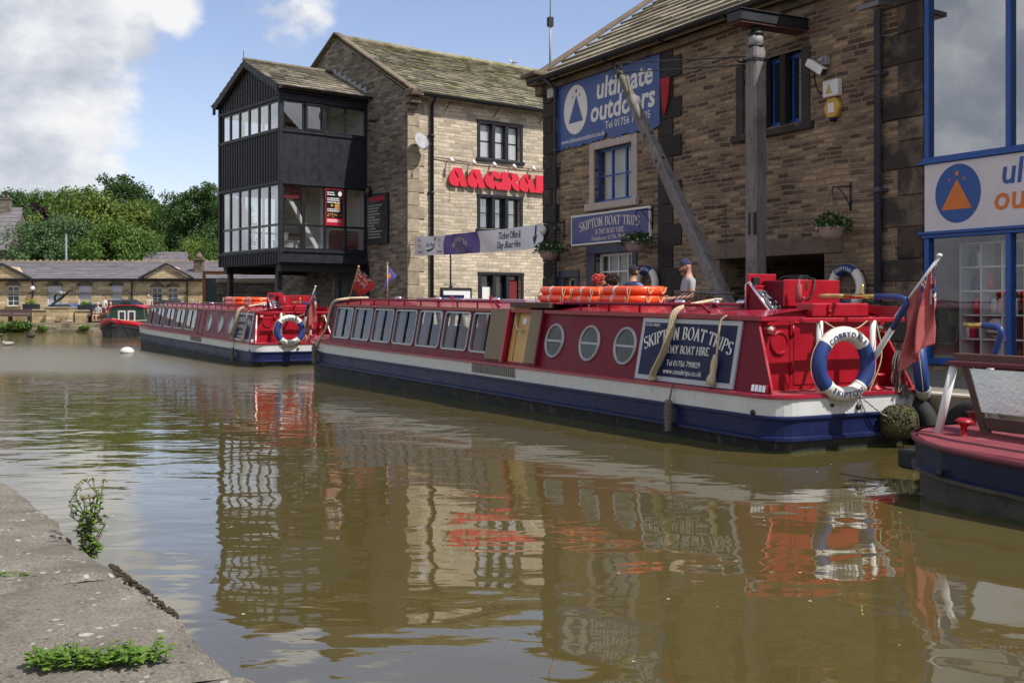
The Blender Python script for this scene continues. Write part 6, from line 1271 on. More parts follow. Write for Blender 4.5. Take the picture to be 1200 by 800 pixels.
# big red letters on the restaurant
def LA(): return [[(.33, 1), (.68, 1), (1.0, .02), (.63, 0), (.55, .30), (.50, 0), (.22, .01), (.06, .13), (0, .34), (.06, .56), (.18, .82)], [(.30, .86), (.36, .80), (.50, .56), (.53, .44), (.45, .47), (.34, .64)]]
LG = [[(.45, 1), (.78, .98), (.94, .86), (.95, .62), (.60, .60), (.57, .76), (.49, .60), (.49, .46), (.60, .42), (1.0, .42), (1.0, 0), (.68, 0), (.60, .24), (.52, 0), (.32, .03), (.10, .20), (0, .47), (.08, .76), (.24, .94)]]
LR = [[(0, 0), (0, 1), (.62, 1), (.90, .93), (1.0, .72), (.92, .52), (.72, .45), (.97, .43), (1.0, 0), (.80, .02), (.62, .16), (.54, .42), (.47, 0)], [(.48, .86), (.48, .60), (.56, .52), (.58, .72)]]
LH = [[(0, 0), (0, 1), (.56, 1), (.52, .72), (.55, .62), (.66, .62), (.68, 1), (1.1, 1), (1.1, 0), (.70, 0), (.66, .42), (.57, .40), (.58, 0)]]
s = thing('restaurant_sign', 'red cut out letters reading AAGRAH across the restaurant front', 'sign', Ap(1.5, 0, 5.42), A_ANG)
for i, (pl, x) in enumerate(((LA(), 0), (LA(), .745), (LG, 1.46), (LR, 2.20), (LA(), 2.95), (LH, 3.70))):
    pl = [[(x + px * .755, py * .60) for px, py in p] for p in pl]; mb = MB(); put(mb, flat(pl, .03), F0(.10)); mb.build('letter', 'sign_red', s, bevel=.004)
lr = thing('wall_cable', 'thin cable sagging along the restaurant wall above the red letters', 'cable', Ap(0, 0, 0), A_ANG); mb = MB(); mb.tube(smooth([(.9, -.04, 6.30), (1.5, -.06, 6.28), (2.4, -.05, 6.24), (3.3, -.06, 6.25), (4.1, -.05, 6.23), (5.0, -.06, 6.24), (6.4, -.04, 6.26)]), .014, 5)
for x in (1.6, 3.25, 4.95): mb.tube([(x, -.03, 6.2), (x, -.03, 4.9)], .006, 4)
mb.build('cable', 'iron', lr)
lb_ = ('first white floodlight from the drainpipe over the red letters', 'second white floodlight from the drainpipe over the red letters', 'white floodlight over the letter G of the red sign', 'white floodlight over the letter R of the red sign', 'white floodlight over the last letters of the red sign'); f0_ = None
for i, x in enumerate((1.5, 2.4, 3.25, 4.1, 4.95)):
    if f0_ is None:
        f0_ = t = thing('floodlight', '', 'light', Ap(x, -.02, 6.18), A_ANG); mb = MB(); mb.box(-.02, .02, -.3, 0, .04, .07); mb.tube([(0, -.22, .10), (0, -.3, -.02)], [.05, .075], 12); mb.build('housing', 'white_paint', t); mb = MB(); mb.tube([(0, -.3, -.02), (0, -.302, -.025)], .065, 12); mb.build('lens', 'lens', t)
    else: t = copy_tree(f0_); t.location = Ap(x, -.02, 6.18)
    tag(t, lb_[i], 'light', 'floodlights over the red letters')
t = thing('satellite_dish', 'grey satellite dish beside the drainpipe high on the restaurant corner', 'dish', Ap(.22, -.05, 6.70), A_ANG); mb = MB(); X = Matrix.Translation((.05, -.32, 0)) @ Matrix.Rotation(R(12), 4, 'Z') @ Matrix.Rotation(R(70), 4, 'X'); mb.lathe([(0, -.07), (.16, -.05), (.30, -.0), (.305, .008), (.16, -.04), (0, -.058)], 24, X=X, caps=False); mb.build('reflector', pbr('dish grey', (.34, .34, .35), .5), t); mb = MB(); mb.tube([(0, 0, -.1), (.04, -.26, -.05)], .02, 6); mb.tube([(.07, -.35, -.28), (.14, -.66, -.15)], .012, 6); mb.ball((.14, -.66, -.14), .045); mb.build('arm', 'iron', t)
t = thing('wall_lamp', 'small dark domed wall lamp above the black menu board on the shaded gable', 'lamp', Ap(-.05, 2.18, 5.3), A_ANG); mb = MB(); mb.tube([(0, 0, .14), (-.06, 0, .1), (-.1, 0, 0), (-.06, 0, -.14), (0, 0, -.16)], [.05, .1, .14, .1, .04], 12); mb.build('shade', 'black_gloss', t)
t = thing('security_camera', 'small black camera high on the shaded gable near the tower roof', 'camera', Ap(-.02, 1.9, 7.6), A_ANG); mb = MB(); mb.box(-.22, 0, -.03, .03, -.03, .03); mb.tube([(-.1, 0, .0), (-.34, -.06, -.04)], .045, 8); mb.build('body', 'iron', t)
# menu board on the gable
GF = lambda d: (lambda x, y, z: (-d - z, -x, y))
t = thing('menu_board', 'black menu board with red heading on the shaded gable wall', 'sign', Ap(-.01, 1.70, 4.37), A_ANG); mb = MB(); mb.box(-.09, 0, -.62, .62, -.82, .82); mb.build('board', 'black_gloss', t, bevel=.008)
mb = MB(); put(mb, sans('AAGRAH', .17, .02), lambda x, y, z: (-.094 - z, -x, .58 + y)); mb.build('heading', 'sign_red', t)
mb = MB(); rg = random.Random(3)
for i in range(12):
    z = .44 - i * .095; a = .5; b = rg.uniform(-.35, .15); y = a
    while y > b: l = rg.uniform(.03, .1); mb.box(-.094, -.09, y - l, y, z - .018, z + .02); y -= l + .02
mb.build('small_print', pbr('grey print', (.36, .38, .38), .5), t)
# poster in the tower window
t = thing('poster', 'red edged black poster with food pictures in the tower window', 'poster', Ap(-1.23, 2.48, 4.74), A_ANG); mb = MB(); mb.box(-.34, .34, -.004, .002, -.61, .61); mb.build('border', pbr('dark crimson print', (.28, .012, .03), .4), t); mb = MB(); mb.box(-.30, .30, -.007, -.003, -.36, .57); mb.build('panel', 'black_gloss', t); mb = MB(); mb.box(-.31, .31, -.008, -.003, -.53, -.37); mb.build('strip', 'sign_red', t)
mb = MB(); rg = random.Random(5)
for i, z in enumerate((.47, .40, .28, .22, .15, -.07, -.13, -.42, -.47)):
    x = -.27
    while x < (-.02 if z > .3 else .18): l = rg.uniform(.03, .09); mb.box(x, x + l, -.010, -.006, z - .016, z + .018); x += l + .015
put(mb, flat([ell(.2, .44, .07, .08, 20)], .001), F0(.009)); mb.build('small_print', 'letter_white', t); mb = MB(); put(mb, flat([ell(.1, .03, .10, .13, 20), ell(-.1, .05, .05, .04, 14)], .001), F0(.009)); rg = random.Random(8)
for i in range(22): put(mb, flat([ell(rg.uniform(-.27, .27), rg.uniform(-.33, -.20), rg.uniform(.01, .03), rg.uniform(.01, .03), 8)], .001), F0(.0092 + .0001 * i))
mb.build('picture', pbr('food picture', (.5, .24, .07), .4, var=.6, vscale=14, dirt=((.08, .07, .03), .5, 12, .8)), t)
# banner strung between the two buildings
A_, B_ = Ap(.1, -.16, 3.40), Wp(-23.0, -.16, 3.18); dv = B_ - A_; Ln = math.hypot(dv.x, dv.y); bz = math.atan2(dv.y, dv.x)
t = thing('banner', 'long white and purple banner strung across the alley reading Ticket Office and Day Boat Hire', 'banner', A_, bz); H = .30
def bp_(u, v, o=0): return (u * Ln, -o + .09 * math.sin(u * 9) * (.4 + v) + .03 * math.sin(u * 31 + v * 4), dv.z * u - .05 * math.sin(math.pi * u) + (v - .5) * (H * 2) * (1 - .05 * math.sin(math.pi * u)))
def strip(u0, u1, o, mat, nm, v0=0, v1=1):
    mb = MB(); k = 40; vs = [bp_(u0 + (u1 - u0) * i / k, v0 + (v1 - v0) * j / 6, o) for j in range(7) for i in range(k + 1)]; mb.add(vs, [(j * (k + 1) + i, j * (k + 1) + i + 1, (j + 1) * (k + 1) + i + 1, (j + 1) * (k + 1) + i) for j in range(6) for i in range(k)], 0, True); return mb.build(nm, mat, t)
strip(0, 1, 0, 'banner_white', 'sheet'); strip(.285, .60, .006, 'banner_purple', 'purple_panel'); 
def bt(mb, geo, uc, vc): put(mb, geo, lambda x, y, z: bp_(uc + x / Ln, vc + y / (H * 2), .012 + abs(z) * .2))
mb = MB(); bt(mb, sans('Ticket Office &', .20, .004, .08, .78), .79, .55); bt(mb, sans('Day Boat Hire', .20, .004, .08, .82), .79, .13); bt(mb, flat([[(-.05, .32), (.02, .34), (.10, .04), (.18, .1), (.14, -.16), (-.06, .06), (.04, .03)]], .001), .945, .42); mb.build('lettering', 'letter_blue', t)
mb = MB(); bt(mb, serif('SKIPTON BOAT TRIPS', .15, 1.3, sx=.85), .445, .60); bt(mb, sans('Public Trips', .085), .445, .40); bt(mb, sans('& Private Charter', .085), .445, .25); bt(mb, sans('01756 790829', .10), .445, .07); mb.build('lettering', 'letter_pink', t)
mb = MB()
for uc, tx in ((.055, ('Visits', 'in the', 'Courtyard')), (.235, ('Eat in', 'or', 'Take Away'))):
    for w_, v in zip(tx, (.72, .42, .12)): bt(mb, sans(w_, .10, 0, 0, .9), uc, v)
mb.build('lettering', pbr('crimson print', (.36, .03, .07), .5), t); mb = MB(); bt(mb, sans('De Fresh', .13, 0, .2, .95), .145, .45); bt(mb, flat([[(-.3, .02), (-.1, -.04), (.15, 0), (.34, .14), (.12, .06), (-.1, .02)]], .001), .15, .25); bt(mb, flat([ell(.1, 0, .06, .06, 16)], .001), .165, .84); mb.build('lettering', pbr('dark green print', (.03, .10, .06), .5), t)
for v in (0, 1):
    for a, b in ((A_ + Vector((-.25, .05, .0)), A_), (B_, B_ + Vector((.2, .05, 0)))): pass
mb = MB()
for v in (0, 1): mb.tube([bp_(0, v), (-.2, .12, (v - .5) * .5)], .006, 4); mb.tube([bp_(1, v), (Ln + .16, .1, dv.z + (v - .5) * .5)], .006, 4)
mb.build('cords', 'rope', t)
# notice board by the restaurant door, alley bits
t = thing('notice_board', 'white framed notice board on the restaurant wall showing above the boat roof', 'sign', Ap(1.85, -.05, 1.75), A_ANG); mb = MB(); mb.box(-.55, .55, -.03, .03, -.35, .28); mb.build('board', 'white_paint', t); mb = MB()
for a, b, c, d in ((-.6, .6, .28, .36), (-.6, .6, -.42, -.35), (-.6, -.55, -.35, .28), (.55, .6, -.35, .28)): mb.box(a, b, -.05, .04, c, d)
mb.build('frame', 'iron', t); mb = MB(); mb.box(-.62, .2, -.16, -.08, -.05, .12); mb.build('awning', 'hull_blue', t)
t = thing('wall_conduit', 'thin vertical conduit on the restaurant wall above the notice board', 'conduit', Ap(1.65, -.02, 0), A_ANG); mb = MB(); mb.tube([(0, 0, 2.15), (0, 0, 3.6)], .02, 6); mb.ball((0, -.02, 2.15), .05); mb.build('pipe', 'iron', t)
# fittings on the warehouse
t = thing('security_camera', 'white bullet security camera on the warehouse wall above the alarm boxes', 'camera', Wp(-13.78, -.02, 5.52), ANG); mb = MB(); mb.box(-.06, .06, -.1, 0, -.02, .12); mb.tube([(0, -.08, .1), (0, -.2, .02)], .035, 8); mb.build('bracket', pbr('camera grey', (.3, .31, .33), .4), t); mb = MB(); X = Matrix.Translation((.03, -.28, -.10)) @ Matrix.Rotation(R(33), 4, 'Y'); mb.box(-.22, .2, -.06, .06, -.06, .07, X=X); mb.build('housing', 'white_paint', t, bevel=.02, seg=2); mb = MB(); mb.box(.2, .215, -.05, .05, -.05, .06, X=X); mb.build('lens', 'black_gloss', t); mb = MB(); mb.tube(smooth([(-.1, -.2, -.1), (-.17, -.12, -.25), (-.15, -.05, -.45), (.0, -.04, -.50)]), .014, 6); mb.build('lead', 'iron', t)
t = thing('alarm_box', 'white square alarm box with a yellow triangle between the camera and the yellow box', 'alarm', Wp(-13.63, -.0, 5.08), ANG); mb = MB(); mb.box(-.17, .17, -.12, 0, -.14, .14); mb.build('case', 'white_paint', t, bevel=.015); mb = MB(); put(mb, flat([[(-.10, -.09), (.06, -.09), (-.02, .08)]], .001), F0(.122)); mb.build('triangle', pbr('pale ochre print', (.45, .34, .15), .5), t)
t = thing('alarm_box', 'yellow hexagonal alarm box on the warehouse wall below the white box', 'alarm', Wp(-13.63, -.0, 4.76), ANG); mb = MB(); hx = [(.19 * math.cos(R(a)), -.02, .19 * math.sin(R(a))) for a in range(0, 360, 60)]; mb.slab([(x * .98, 0, z) for x, y, z in hx], (0, -.09, 0)); mb.build('case', pbr('alarm yellow', (.52, .32, .05), .45), t, bevel=.015); mb = MB(); mb.box(-.07, .07, -.095, -.088, -.08, .08); mb.build('label', 'letter_white', t); mb = MB(); mb.tube([(0, -.05, -.165), (0, -.05, -.22)], [.07, .05], 12); mb.build('strobe', 'hull_blue', t)
t = thing('floodlight', 'grey floodlight on an arm beside the tall drainpipe near the top of the warehouse', 'light', Wp(-12.25, -.02, 6.12), ANG); mb = MB(); mb.tube(smooth([(.1, 0, .35), (.1, -.3, .45), (.05, -.5, .2), (0, -.5, .0)]), .018, 6); mb.slab([(-.22, -.70, -.12), (.22, -.70, -.12), (.14, -.34, -.06), (-.14, -.34, -.06)], (0, 0, .07)); mb.build('housing', pbr('lamp grey', (.12, .12, .12), .4), t); mb = MB(); mb.quad((-.17, -.67, -.124), (.17, -.67, -.124), (.11, -.37, -.076), (-.11, -.37, -.076)); mb.build('lens', 'lens', t)
t = thing('pendant_lamp', 'glowing glass pendant lamp behind the large upper shop window', 'lamp', Wp(-10.1, 1.6, 5.35), ANG); mb = MB(); mb.lathe([(.03, .42), (.16, .38), (.26, .2), (.30, 0)], 20, caps=False); 
lamp_m = bpy.data.materials.new('lit lamp glass'); lamp_m.use_nodes = True; lamp_m.node_tree.nodes['Principled BSDF'].inputs['Base Color'].default_value = (.6, .5, .4, 1); lamp_m.node_tree.nodes['Principled BSDF'].inputs['Emission Color'].default_value = (1, .72, .5, 1); lamp_m.node_tree.nodes['Principled BSDF'].inputs['Emission Strength'].default_value = .5
mb.build('shade', lamp_m, t); mb = MB(); mb.tube([(0, 0, .42), (0, 0, 1.1)], .012, 5); mb.build('cord', 'iron', t)
mb = MB(); mb.slab([(-.14, -.05, .36), (.17, -.06, .35), (.17, -.06, .2), (.10, -.05, -.12), (.0, -.04, -.36), (-.05, -.04, -.36), (-.1, -.05, -.1)], (0, .03, 0)); 
t = tag(mb.build('red_cloth', pbr('tattered red cloth', (.36, .02, .03), .9, var=.3, vscale=9, dirt=((.06, .02, .02), .58, 12, .8)), loc=Wp(-18.22, -.03, 5.72)), 'tattered red pennant hanging on the dark quoins beside the big blue sign', 'pennant'); t.rotation_euler = (0, 0, ANG)
t = thing('aerial', 'thin radio mast at the top corner of the warehouse beside the roof end', 'mast', Wp(-23.0, .1, 6.9), ANG); mb = MB(); mb.tube([(0, 0, 0), (0, 0, 1.5)], .03, 8); mb.tube([(0, 0, 1.4), (0, 0, 3.4)], .014, 6); mb.build('rod', pbr('mast grey', (.3, .3, .31), .5), t); mb = MB(); mb.box(-.06, .06, -.06, .06, 1.28, 1.5); mb.build('clamp', 'iron', t)
for (x, z, nm) in ((-23.0, 3.3, 'upper grey bulkhead lamp on the alley corner of the warehouse'), (-23.0, 2.95, 'lower brown bulkhead lamp on the alley corner of the warehouse')):
    t = thing('wall_lamp', nm, 'lamp', Wp(x, -.03, z), ANG); mb = MB(); mb.ball((0, -.06, 0), (.11, .09, .12) if z > 3.2 else (.08, .07, .09)); mb.build('globe', 'lens' if z > 3.2 else 'brown_wood', t); mb = MB(); mb.lathe([(.13, 0), (.13, .03)], 14, X=Matrix.Rotation(R(90), 4, 'X')); mb.build('base', 'iron', t)
t = thing('junction_box', 'small grey box under the eaves at the left edge of the big blue sign', 'box', Wp(-22.6, -.03, 6.5), ANG); mb = MB(); mb.box(-.14, .14, -.12, 0, -.11, .11); mb.build('case', pbr('box grey', (.36, .36, .36), .5), t, bevel=.01)
# hanging baskets
def basket(label, x, z, bracket, seed, rr_=.24, dens=420, y=-.42):
    t = thing('hanging_basket', label, 'hanging basket', Wp(x, y, z), ANG, 'hanging baskets on the warehouse'); rg = random.Random(seed)
    mb = MB(); mb.lathe([(.02, -.2), (rr_ * .55, -.19), (rr_ * .85, -.10), (rr_, .0), (rr_ * 1.03, .015), (rr_ * .95, .02), (0, .0)], 20); mb.build('bowl', 'terracotta', t)
    mb = MB()
    for i in range(dens):
        a = rg.uniform(0, 6.28); r_ = rr_ * 1.25 * rg.random() ** .5; h = rg.uniform(-.06, .24) * (1.15 - r_ / rr_ * .55); p = Vector((r_ * math.cos(a) * 1.15, r_ * math.sin(a), h)); d = Vector((rg.gauss(0, 1), rg.gauss(0, 1), rg.gauss(.4, .8))).normalized(); s_ = d.orthogonal().normalized(); l = rg.uniform(.025, .06)
        mb.add([p, p + d * l + s_ * l * .45, p + d * l * 1.9, p + d * l - s_ * l * .45], [(0, 1, 2, 3)])
    mb.build('foliage', 'leaf_basket', t); mb = MB()
    for i in range(16):
        a = rg.uniform(0, 6.28); p = (rr_ * 1.1 * math.cos(a), rr_ * 1.1 * math.sin(a), rg.uniform(-.02, .16)); mb.ball(p, rg.uniform(.015, .035), 6, 4)
    mb.build('flowers', 'petal', t); mb = MB()
    for k in range(3): mb.tube([(rr_ * math.cos(k * 2.09), rr_ * math.sin(k * 2.09), .02), (0, 0, .62)], .005, 4)
    mb.tube([(0, -0, .62), (.02, .02, .66)], .01, 5); mb.build('chains', 'iron', t)
    mb = MB(); mb.tube([(0, 0, .66), (0, -y, .70)], .012, 6); mb.tube([(0, -y - .02, .76), (0, -y - .02, .3)], .014, 6); mb.tube(smooth([(0, .12, .67), (0, -y * .6, .56), (0, -y - .02, .36)]), .009, 6); mb.build('bracket', 'iron', t); return t
basket('pale hanging basket by the alley corner left of the indigo boat trips sign', -22.43 + .25, 2.75, 1, 1); basket('leafy hanging basket at the right end of the indigo boat trips sign', -18.96 + .25, 2.78, 1, 2); basket('pale hanging basket on the wall above the SKIPTON lifebelt', -13.55 + .28, 2.74, 1, 3, .22, 330)
# shelving seen through the shop window
t = thing('shelving', 'white grid shelving with stock standing inside the lower shop window', 'shelf', Wp(-11.65, .75, .62), ANG); mb = MB()
for x in (0, .37, .74, 1.11, 1.48, 1.85, 2.22): mb.box(x, x + .03, -.15, .15, 0, 1.82)
for z in (0, .36, .72, 1.08, 1.44, 1.8): mb.box(0, 2.25, -.15, .15, z, z + .025)
mb.build('frame', 'white_wood', t)
rg = random.Random(4)
for m_, nm in ((M['sign_red'], 'red'), (M['hull_blue'], 'blue'), (M['leaf_dark'], 'green'), (M['cloth_white'], 'white')):
    mb = MB()
    for i in range(14): x = rg.choice((0, .37, .74, 1.11, 1.48, 1.85)) + rg.uniform(.07, .3); z = rg.choice((0, .36, .72, 1.08, 1.44)) + .027; w_ = rg.uniform(.03, .06); mb.lathe([(w_, 0), (w_, rg.uniform(.1, .22)), (w_ * .5, .24)], 8, X=Matrix.Translation((x, rg.uniform(-.08, .08), z)))
    mb.build('stock', m_, t)
t = thing('helmet', 'pale domed helmet on the bottom shelf behind the lower shop window', 'helmet', Wp(-11.05, .72, 1.02), ANG); mb = MB(); mb.ball((0, 0, .14), (.18, .16, .16), 16, 10); mb.build('shell', 'interior_pale', t); mb = MB(); mb.torus(.17, .012, 20, 5, X=Matrix.Translation((0, 0, .06)) @ Matrix.Rotation(R(90), 4, 'X')); mb.build('rim', 'iron', t)
# ------------------------------------------------------------------ timber crane on the quay
cr = thing('timber_crane', 'weathered timber hand crane with leaning jib in front of the warehouse', 'crane', Wp(-14.43, 0, .63, 12.6), ANG)
mb = MB(); w_ = .138; oc = [(w_ - .04, -w_), (w_, -w_ + .04), (w_, w_ - .04), (w_ - .04, w_), (-w_ + .04, w_), (-w_, w_ - .04), (-w_, -w_ + .04), (-w_ + .04, -w_)]
vs = [(x, y, z) for z in (-.1, 5.03) for x, y in oc] + [(x * .8, y * .8, 5.18) for x, y in oc]
mb.add(vs, [(k * 8 + i, k * 8 + (i + 1) % 8, (k + 1) * 8 + (i + 1) % 8, (k + 1) * 8 + i) for k in range(2) for i in range(8)] + [tuple(range(16, 24))]); ps = mb.build('post', 'grey_wood', cr)
mb = MB(); mb.lathe([(.118, 5.18), (.118, 5.42)], 16); mb.build('neck', pbr('pale grey band', (.30, .30, .32), .6), ps); mb = MB(); mb.lathe([(.127, 5.18), (.127, 5.22)], 16); mb.build('iron_band', 'iron', ps); mb = MB(); mb.lathe([(.127, 5.37), (.132, 5.43), (.11, 5.44), (.09, 5.47), (.12, 5.50)], 16); mb.build('iron_cap', 'iron', ps); mb = MB(); mb.box(-.148, .148, -.148, .148, 4.94, 4.99); mb.tube([(-.13, -.14, 4.96), (-.13, -.28, 4.96)], .03, 8); mb.build('iron_band', 'iron', ps)
mb = MB(); mb.box(-.02, .03, -w_ - .012, -w_ + .01, 2.05, 2.42); mb.build('strap', 'iron', ps); mb = MB(); mb.box(w_ - .045, w_ - .0, -w_ - .006, -w_ + .03, 2.05, 2.42); mb.build('strap', 'iron', ps)
# jib
J0, J1 = Vector((-.32, -.05, .35)), Vector((-4.0, -.05, 5.55)); dj = (J1 - J0).normalized(); nj = Vector((dj.z, 0, -dj.x)); sj = Vector((0, 1, 0))
def jib(a, b, w0, w1, nm, m_, par):
    mb = MB(); P0, P1 = J0 + (J1 - J0) * a, J0 + (J1 - J0) * b
    def sec(p, w): return [p + nj * (w * c) + sj * (w * s_) for c, s_ in ((.7, 1), (1, .7), (1, -.7), (.7, -1), (-.7, -1), (-1, -.7), (-1, .7), (-.7, 1))]
    k = 6; vs = []
    for i in range(k + 1): vs += sec(P0 + (P1 - P0) * i / k, w0 + (w1 - w0) * i / k)
    mb.add(vs, [(j * 8 + i, j * 8 + (i + 1) % 8, (j + 1) * 8 + (i + 1) % 8, (j + 1) * 8 + i) for j in range(k) for i in range(8)] + [tuple(range(8)), tuple(range(k * 8, k * 8 + 8))]); return mb.build(nm, m_, par)
jb = jib(0, .88, .135, .092, 'jib', 'grey_wood', cr); jib(.875, 1.0, .082, .052, 'jib_head', pbr('green grey timber', (.12, .115, .085), .9, var=.4), jb)
for a in (.62, .72, .975): mb = MB(); p = J0 + (J1 - J0) * a; w_ = .14 - .045 * a; mb.tube([p - dj * .03, p + dj * .03], w_ * (1.05 if a < .9 else .9), 8); mb.build('iron_band', 'iron', jb)
mb = MB(); mb.torus(.10, .03, 20, 8, X=Matrix.Translation(J1 + dj * .03)); mb.box(-.02, .02, -.09, .09, -.02, .02, X=Matrix.Translation(J1 + dj * .03)); mb.build('pulley', 'iron', jb)
mb = MB(); mb.tube([J1 + dj * .1 + Vector((0, 0, .06)), (-.17, -.05, 5.06)], .014, 5); mb.build('cable', 'iron', cr); mb = MB(); mb.tube([J1 + Vector((0, .08, -.05)), (-.17, .05, 4.94)], .012, 5); mb.build('cable', 'iron', cr); mb = MB(); mb.tube([(-.75, -.02, 2.6), (-.70, -.05, .6)], .006, 4); mb.build('cable', 'iron', cr)
# gull on the roof
t = thing('gull', 'white and grey gull standing on the restaurant roof ridge', 'gull', Ap(7.9, 4.5, 10.94), R(200)); t.scale = (.62, .62, .62); mb = MB(); mb.tube([(-.28, 0, .22), (-.18, 0, .2), (-.05, 0, .19), (.08, 0, .2), (.14, 0, .26), (.17, 0, .32), (.21, 0, .345), (.245, 0, .335)], [.01, .05, .085, .08, .05, .042, .045, .012], 10); mb.build('body', 'letter_white', t); mb = MB(); mb.tube([(.0, .03, .15), (.01, .03, 0)], .008, 5); mb.tube([(.0, -.03, .15), (.01, -.03, 0)], .008, 5); mb.build('legs', 'brass', t); mb = MB()
for s_ in (-1, 1): mb.tube([(.08, s_ * .07, .23), (-.1, s_ * .085, .22), (-.36, s_ * .03, .23)], [.03, .05, .008], 8)
mb.build('wings', pbr('gull grey', (.3, .32, .35), .8), t)

# ------------------------------------------------------------------ people
def skin_mesh(J, E_, rad):
    me = bpy.data.meshes.new('s'); me.from_pydata([J[k] for k in J], [(list(J).index(a), list(J).index(b)) for a, b in E_], []); bm = bmesh.new(); bm.from_mesh(me); l = bm.verts.layers.skin.verify()
    for v, k in zip(bm.verts, J): v[l].radius = (rad[k],) * 2 if not isinstance(rad[k], tuple) else rad[k]; v[l].use_root = (k == 'pelvis')
    bm.to_mesh(me); bm.free(); o = bpy.data.objects.new('s', me); COL.objects.link(o); o.modifiers.new('k', 'SKIN').use_smooth_shade = True; sb_ = o.modifiers.new('u', 'SUBSURF'); sb_.levels = 2
    dg = bpy.context.evaluated_depsgraph_get(); dg.update(); ev = o.evaluated_get(dg); m2 = ev.to_mesh(); V = [v.co.copy() for v in m2.vertices]; F = [tuple(p.vertices) for p in m2.polygons]; ev.to_mesh_clear(); bpy.data.objects.remove(o); bpy.data.meshes.remove(me); return V, F
def person(label, loc, rz, H=1.74, pose='stand', shirt='flag_blue', trous='dark_leather', hair=None, hairm='dark_leather', cap=None, beard=None, nod=0., group=None, arms=0, sleeve=.55):
    t = thing('person', label, 'person', loc, rz, group); s = H / 1.74; sit = pose == 'sit'; dz = -.47 if sit else 0
    J = {'pelvis': (0, 0, .94 + dz), 'belly': (0, -.01, 1.10 + dz), 'chest': (0, .0, 1.30 + dz), 'neck0': (0, .01, 1.46 + dz), 'neck1': (0, -.005, 1.54 + dz), 'head': (0, -.02, 1.62 + dz), 'crown': (0, -.015, 1.68 + dz)}; rad = {'pelvis': (.155, .12), 'belly': (.15, .115), 'chest': (.17, .12), 'neck0': .07, 'neck1': .055, 'head': .07, 'crown': .06}
    E_ = [('pelvis', 'belly'), ('belly', 'chest'), ('chest', 'neck0'), ('neck0', 'neck1'), ('neck1', 'head'), ('head', 'crown')]
    for q, n_ in ((-1, 'r'), (1, 'l')):
        fw = .28 if (arms == 2 or (arms == 1 and q < 0)) else .04
        J.update({'sh' + n_: (q * .19, .01, 1.40 + dz), 'el' + n_: (q * .25, .03 - fw * .2, 1.12 + dz), 'wr' + n_: (q * (.25 - fw * .4), -.06 - fw, .90 + dz + fw * .7), 'hd' + n_: (q * (.245 - fw * .55), -.09 - fw * 1.2, .83 + dz + fw * .9), 'hp' + n_: (q * .095, 0, .88 + dz)}); rad.update({'sh' + n_: .062, 'el' + n_: .043, 'wr' + n_: .029, 'hd' + n_: (.042, .022), 'hp' + n_: .092})
        if sit: J.update({'kn' + n_: (q * .11, -.42, .47), 'an' + n_: (q * .11, -.40, .10), 'to' + n_: (q * .12, -.56, .04)})
        else: J.update({'kn' + n_: (q * .105, -.015, .49), 'an' + n_: (q * .11, .03, .09), 'to' + n_: (q * .125, -.13, .035)})
        rad.update({'kn' + n_: .062, 'an' + n_: .042, 'to' + n_: (.042, .03)})
        E_ += [('chest', 'sh' + n_), ('sh' + n_, 'el' + n_), ('el' + n_, 'wr' + n_), ('wr' + n_, 'hd' + n_), ('pelvis', 'hp' + n_), ('hp' + n_, 'kn' + n_), ('kn' + n_, 'an' + n_), ('an' + n_, 'to' + n_)]
    V, F = skin_mesh(J, E_, rad)
    def near(c):
        best = (9, '')
        for a, b in E_:
            A, Bv = Vector(J[a]), Vector(J[b]); d = Bv - A; u = max(0, min(1, (c - A).dot(d) / d.dot(d))); l = (c - A - d * u).length
            if l < best[0]: best = (l, a + '>' + b, u)
        return best
    mb = MB(); mb.v = [tuple(v * s) for v in V]
    for f in F:
        c = sum((V[i] for i in f), Vector()) / len(f); _, e, u = near(c); a = e.split('>')[0][:2]; k = 1
        if a in ('ne', 'he', 'wr'): k = 0
        elif a == 'el': k = 0
        elif a == 'sh': k = 1 if u < sleeve else 0
        elif a in ('hp', 'kn'): k = 2
        elif a == 'an': k = 3
        elif e.startswith('pelvis>hp'): k = 2
        elif e.startswith('pelvis>belly') and u < .15: k = 2
        if e.startswith('chest>neck0') and u > .85: k = 0
        mb.f.append(list(f)); mb.m.append(k); mb.s.append(True)
    HX = Matrix.Translation(Vector((0, -.005, 1.54 + dz)) * s) @ Matrix.Rotation(R(nod), 4, 'X') @ Matrix.Scale(s, 4); hc = Vector((0, -.02, .10))
    o = MB(); o.ball((0, 0, 0), (.076, .094, .115), 20, 14); hv = []
    for p in o.v:       # shape the skull into a face
        x, y, z = p; f = max(0, -y / .094)
        if z < -.02: x *= 1 - .25 * min(1, (-z - .02) / .1); y = y * (1 - .1 * min(1, (-z - .02) / .1)) - .012 * f
        if abs(z - .005) < .03 and f > .4 and .015 < abs(x) < .05: y += .008
        if -.045 < z < .005 and f > .5 and abs(x) < .016: y -= .020 * (1 - abs(x) / .016) * (1.2 - (z + .045) / .05)
        hv.append((x + hc.x, y + hc.y, z + hc.z))
    mb.add(hv, o.f, 0, True, HX)
    mb.tube([HX @ (hc + Vector((0, -.088, .008))), HX @ (hc + Vector((0, -.104, -.022))), HX @ (hc + Vector((0, -.118, -.036))), HX @ (hc + Vector((0, -.094, -.044)))], [.007, .011, .014, .008], 8, 0)
    for q in (-1, 1):
        mb.ball(hc + Vector((q * .078, .012, -.005)), (.012, .022, .032), 8, 6, 0, X=HX); mb.ball(hc + Vector((q * .031, -.082, .008)), (.0125, .009, .008), 8, 6, 4, X=HX); mb.tube([HX @ (hc + Vector((q * .016, -.092, .026))), HX @ (hc + Vector((q * .05, -.078, .026)))], .004, 5, 3)
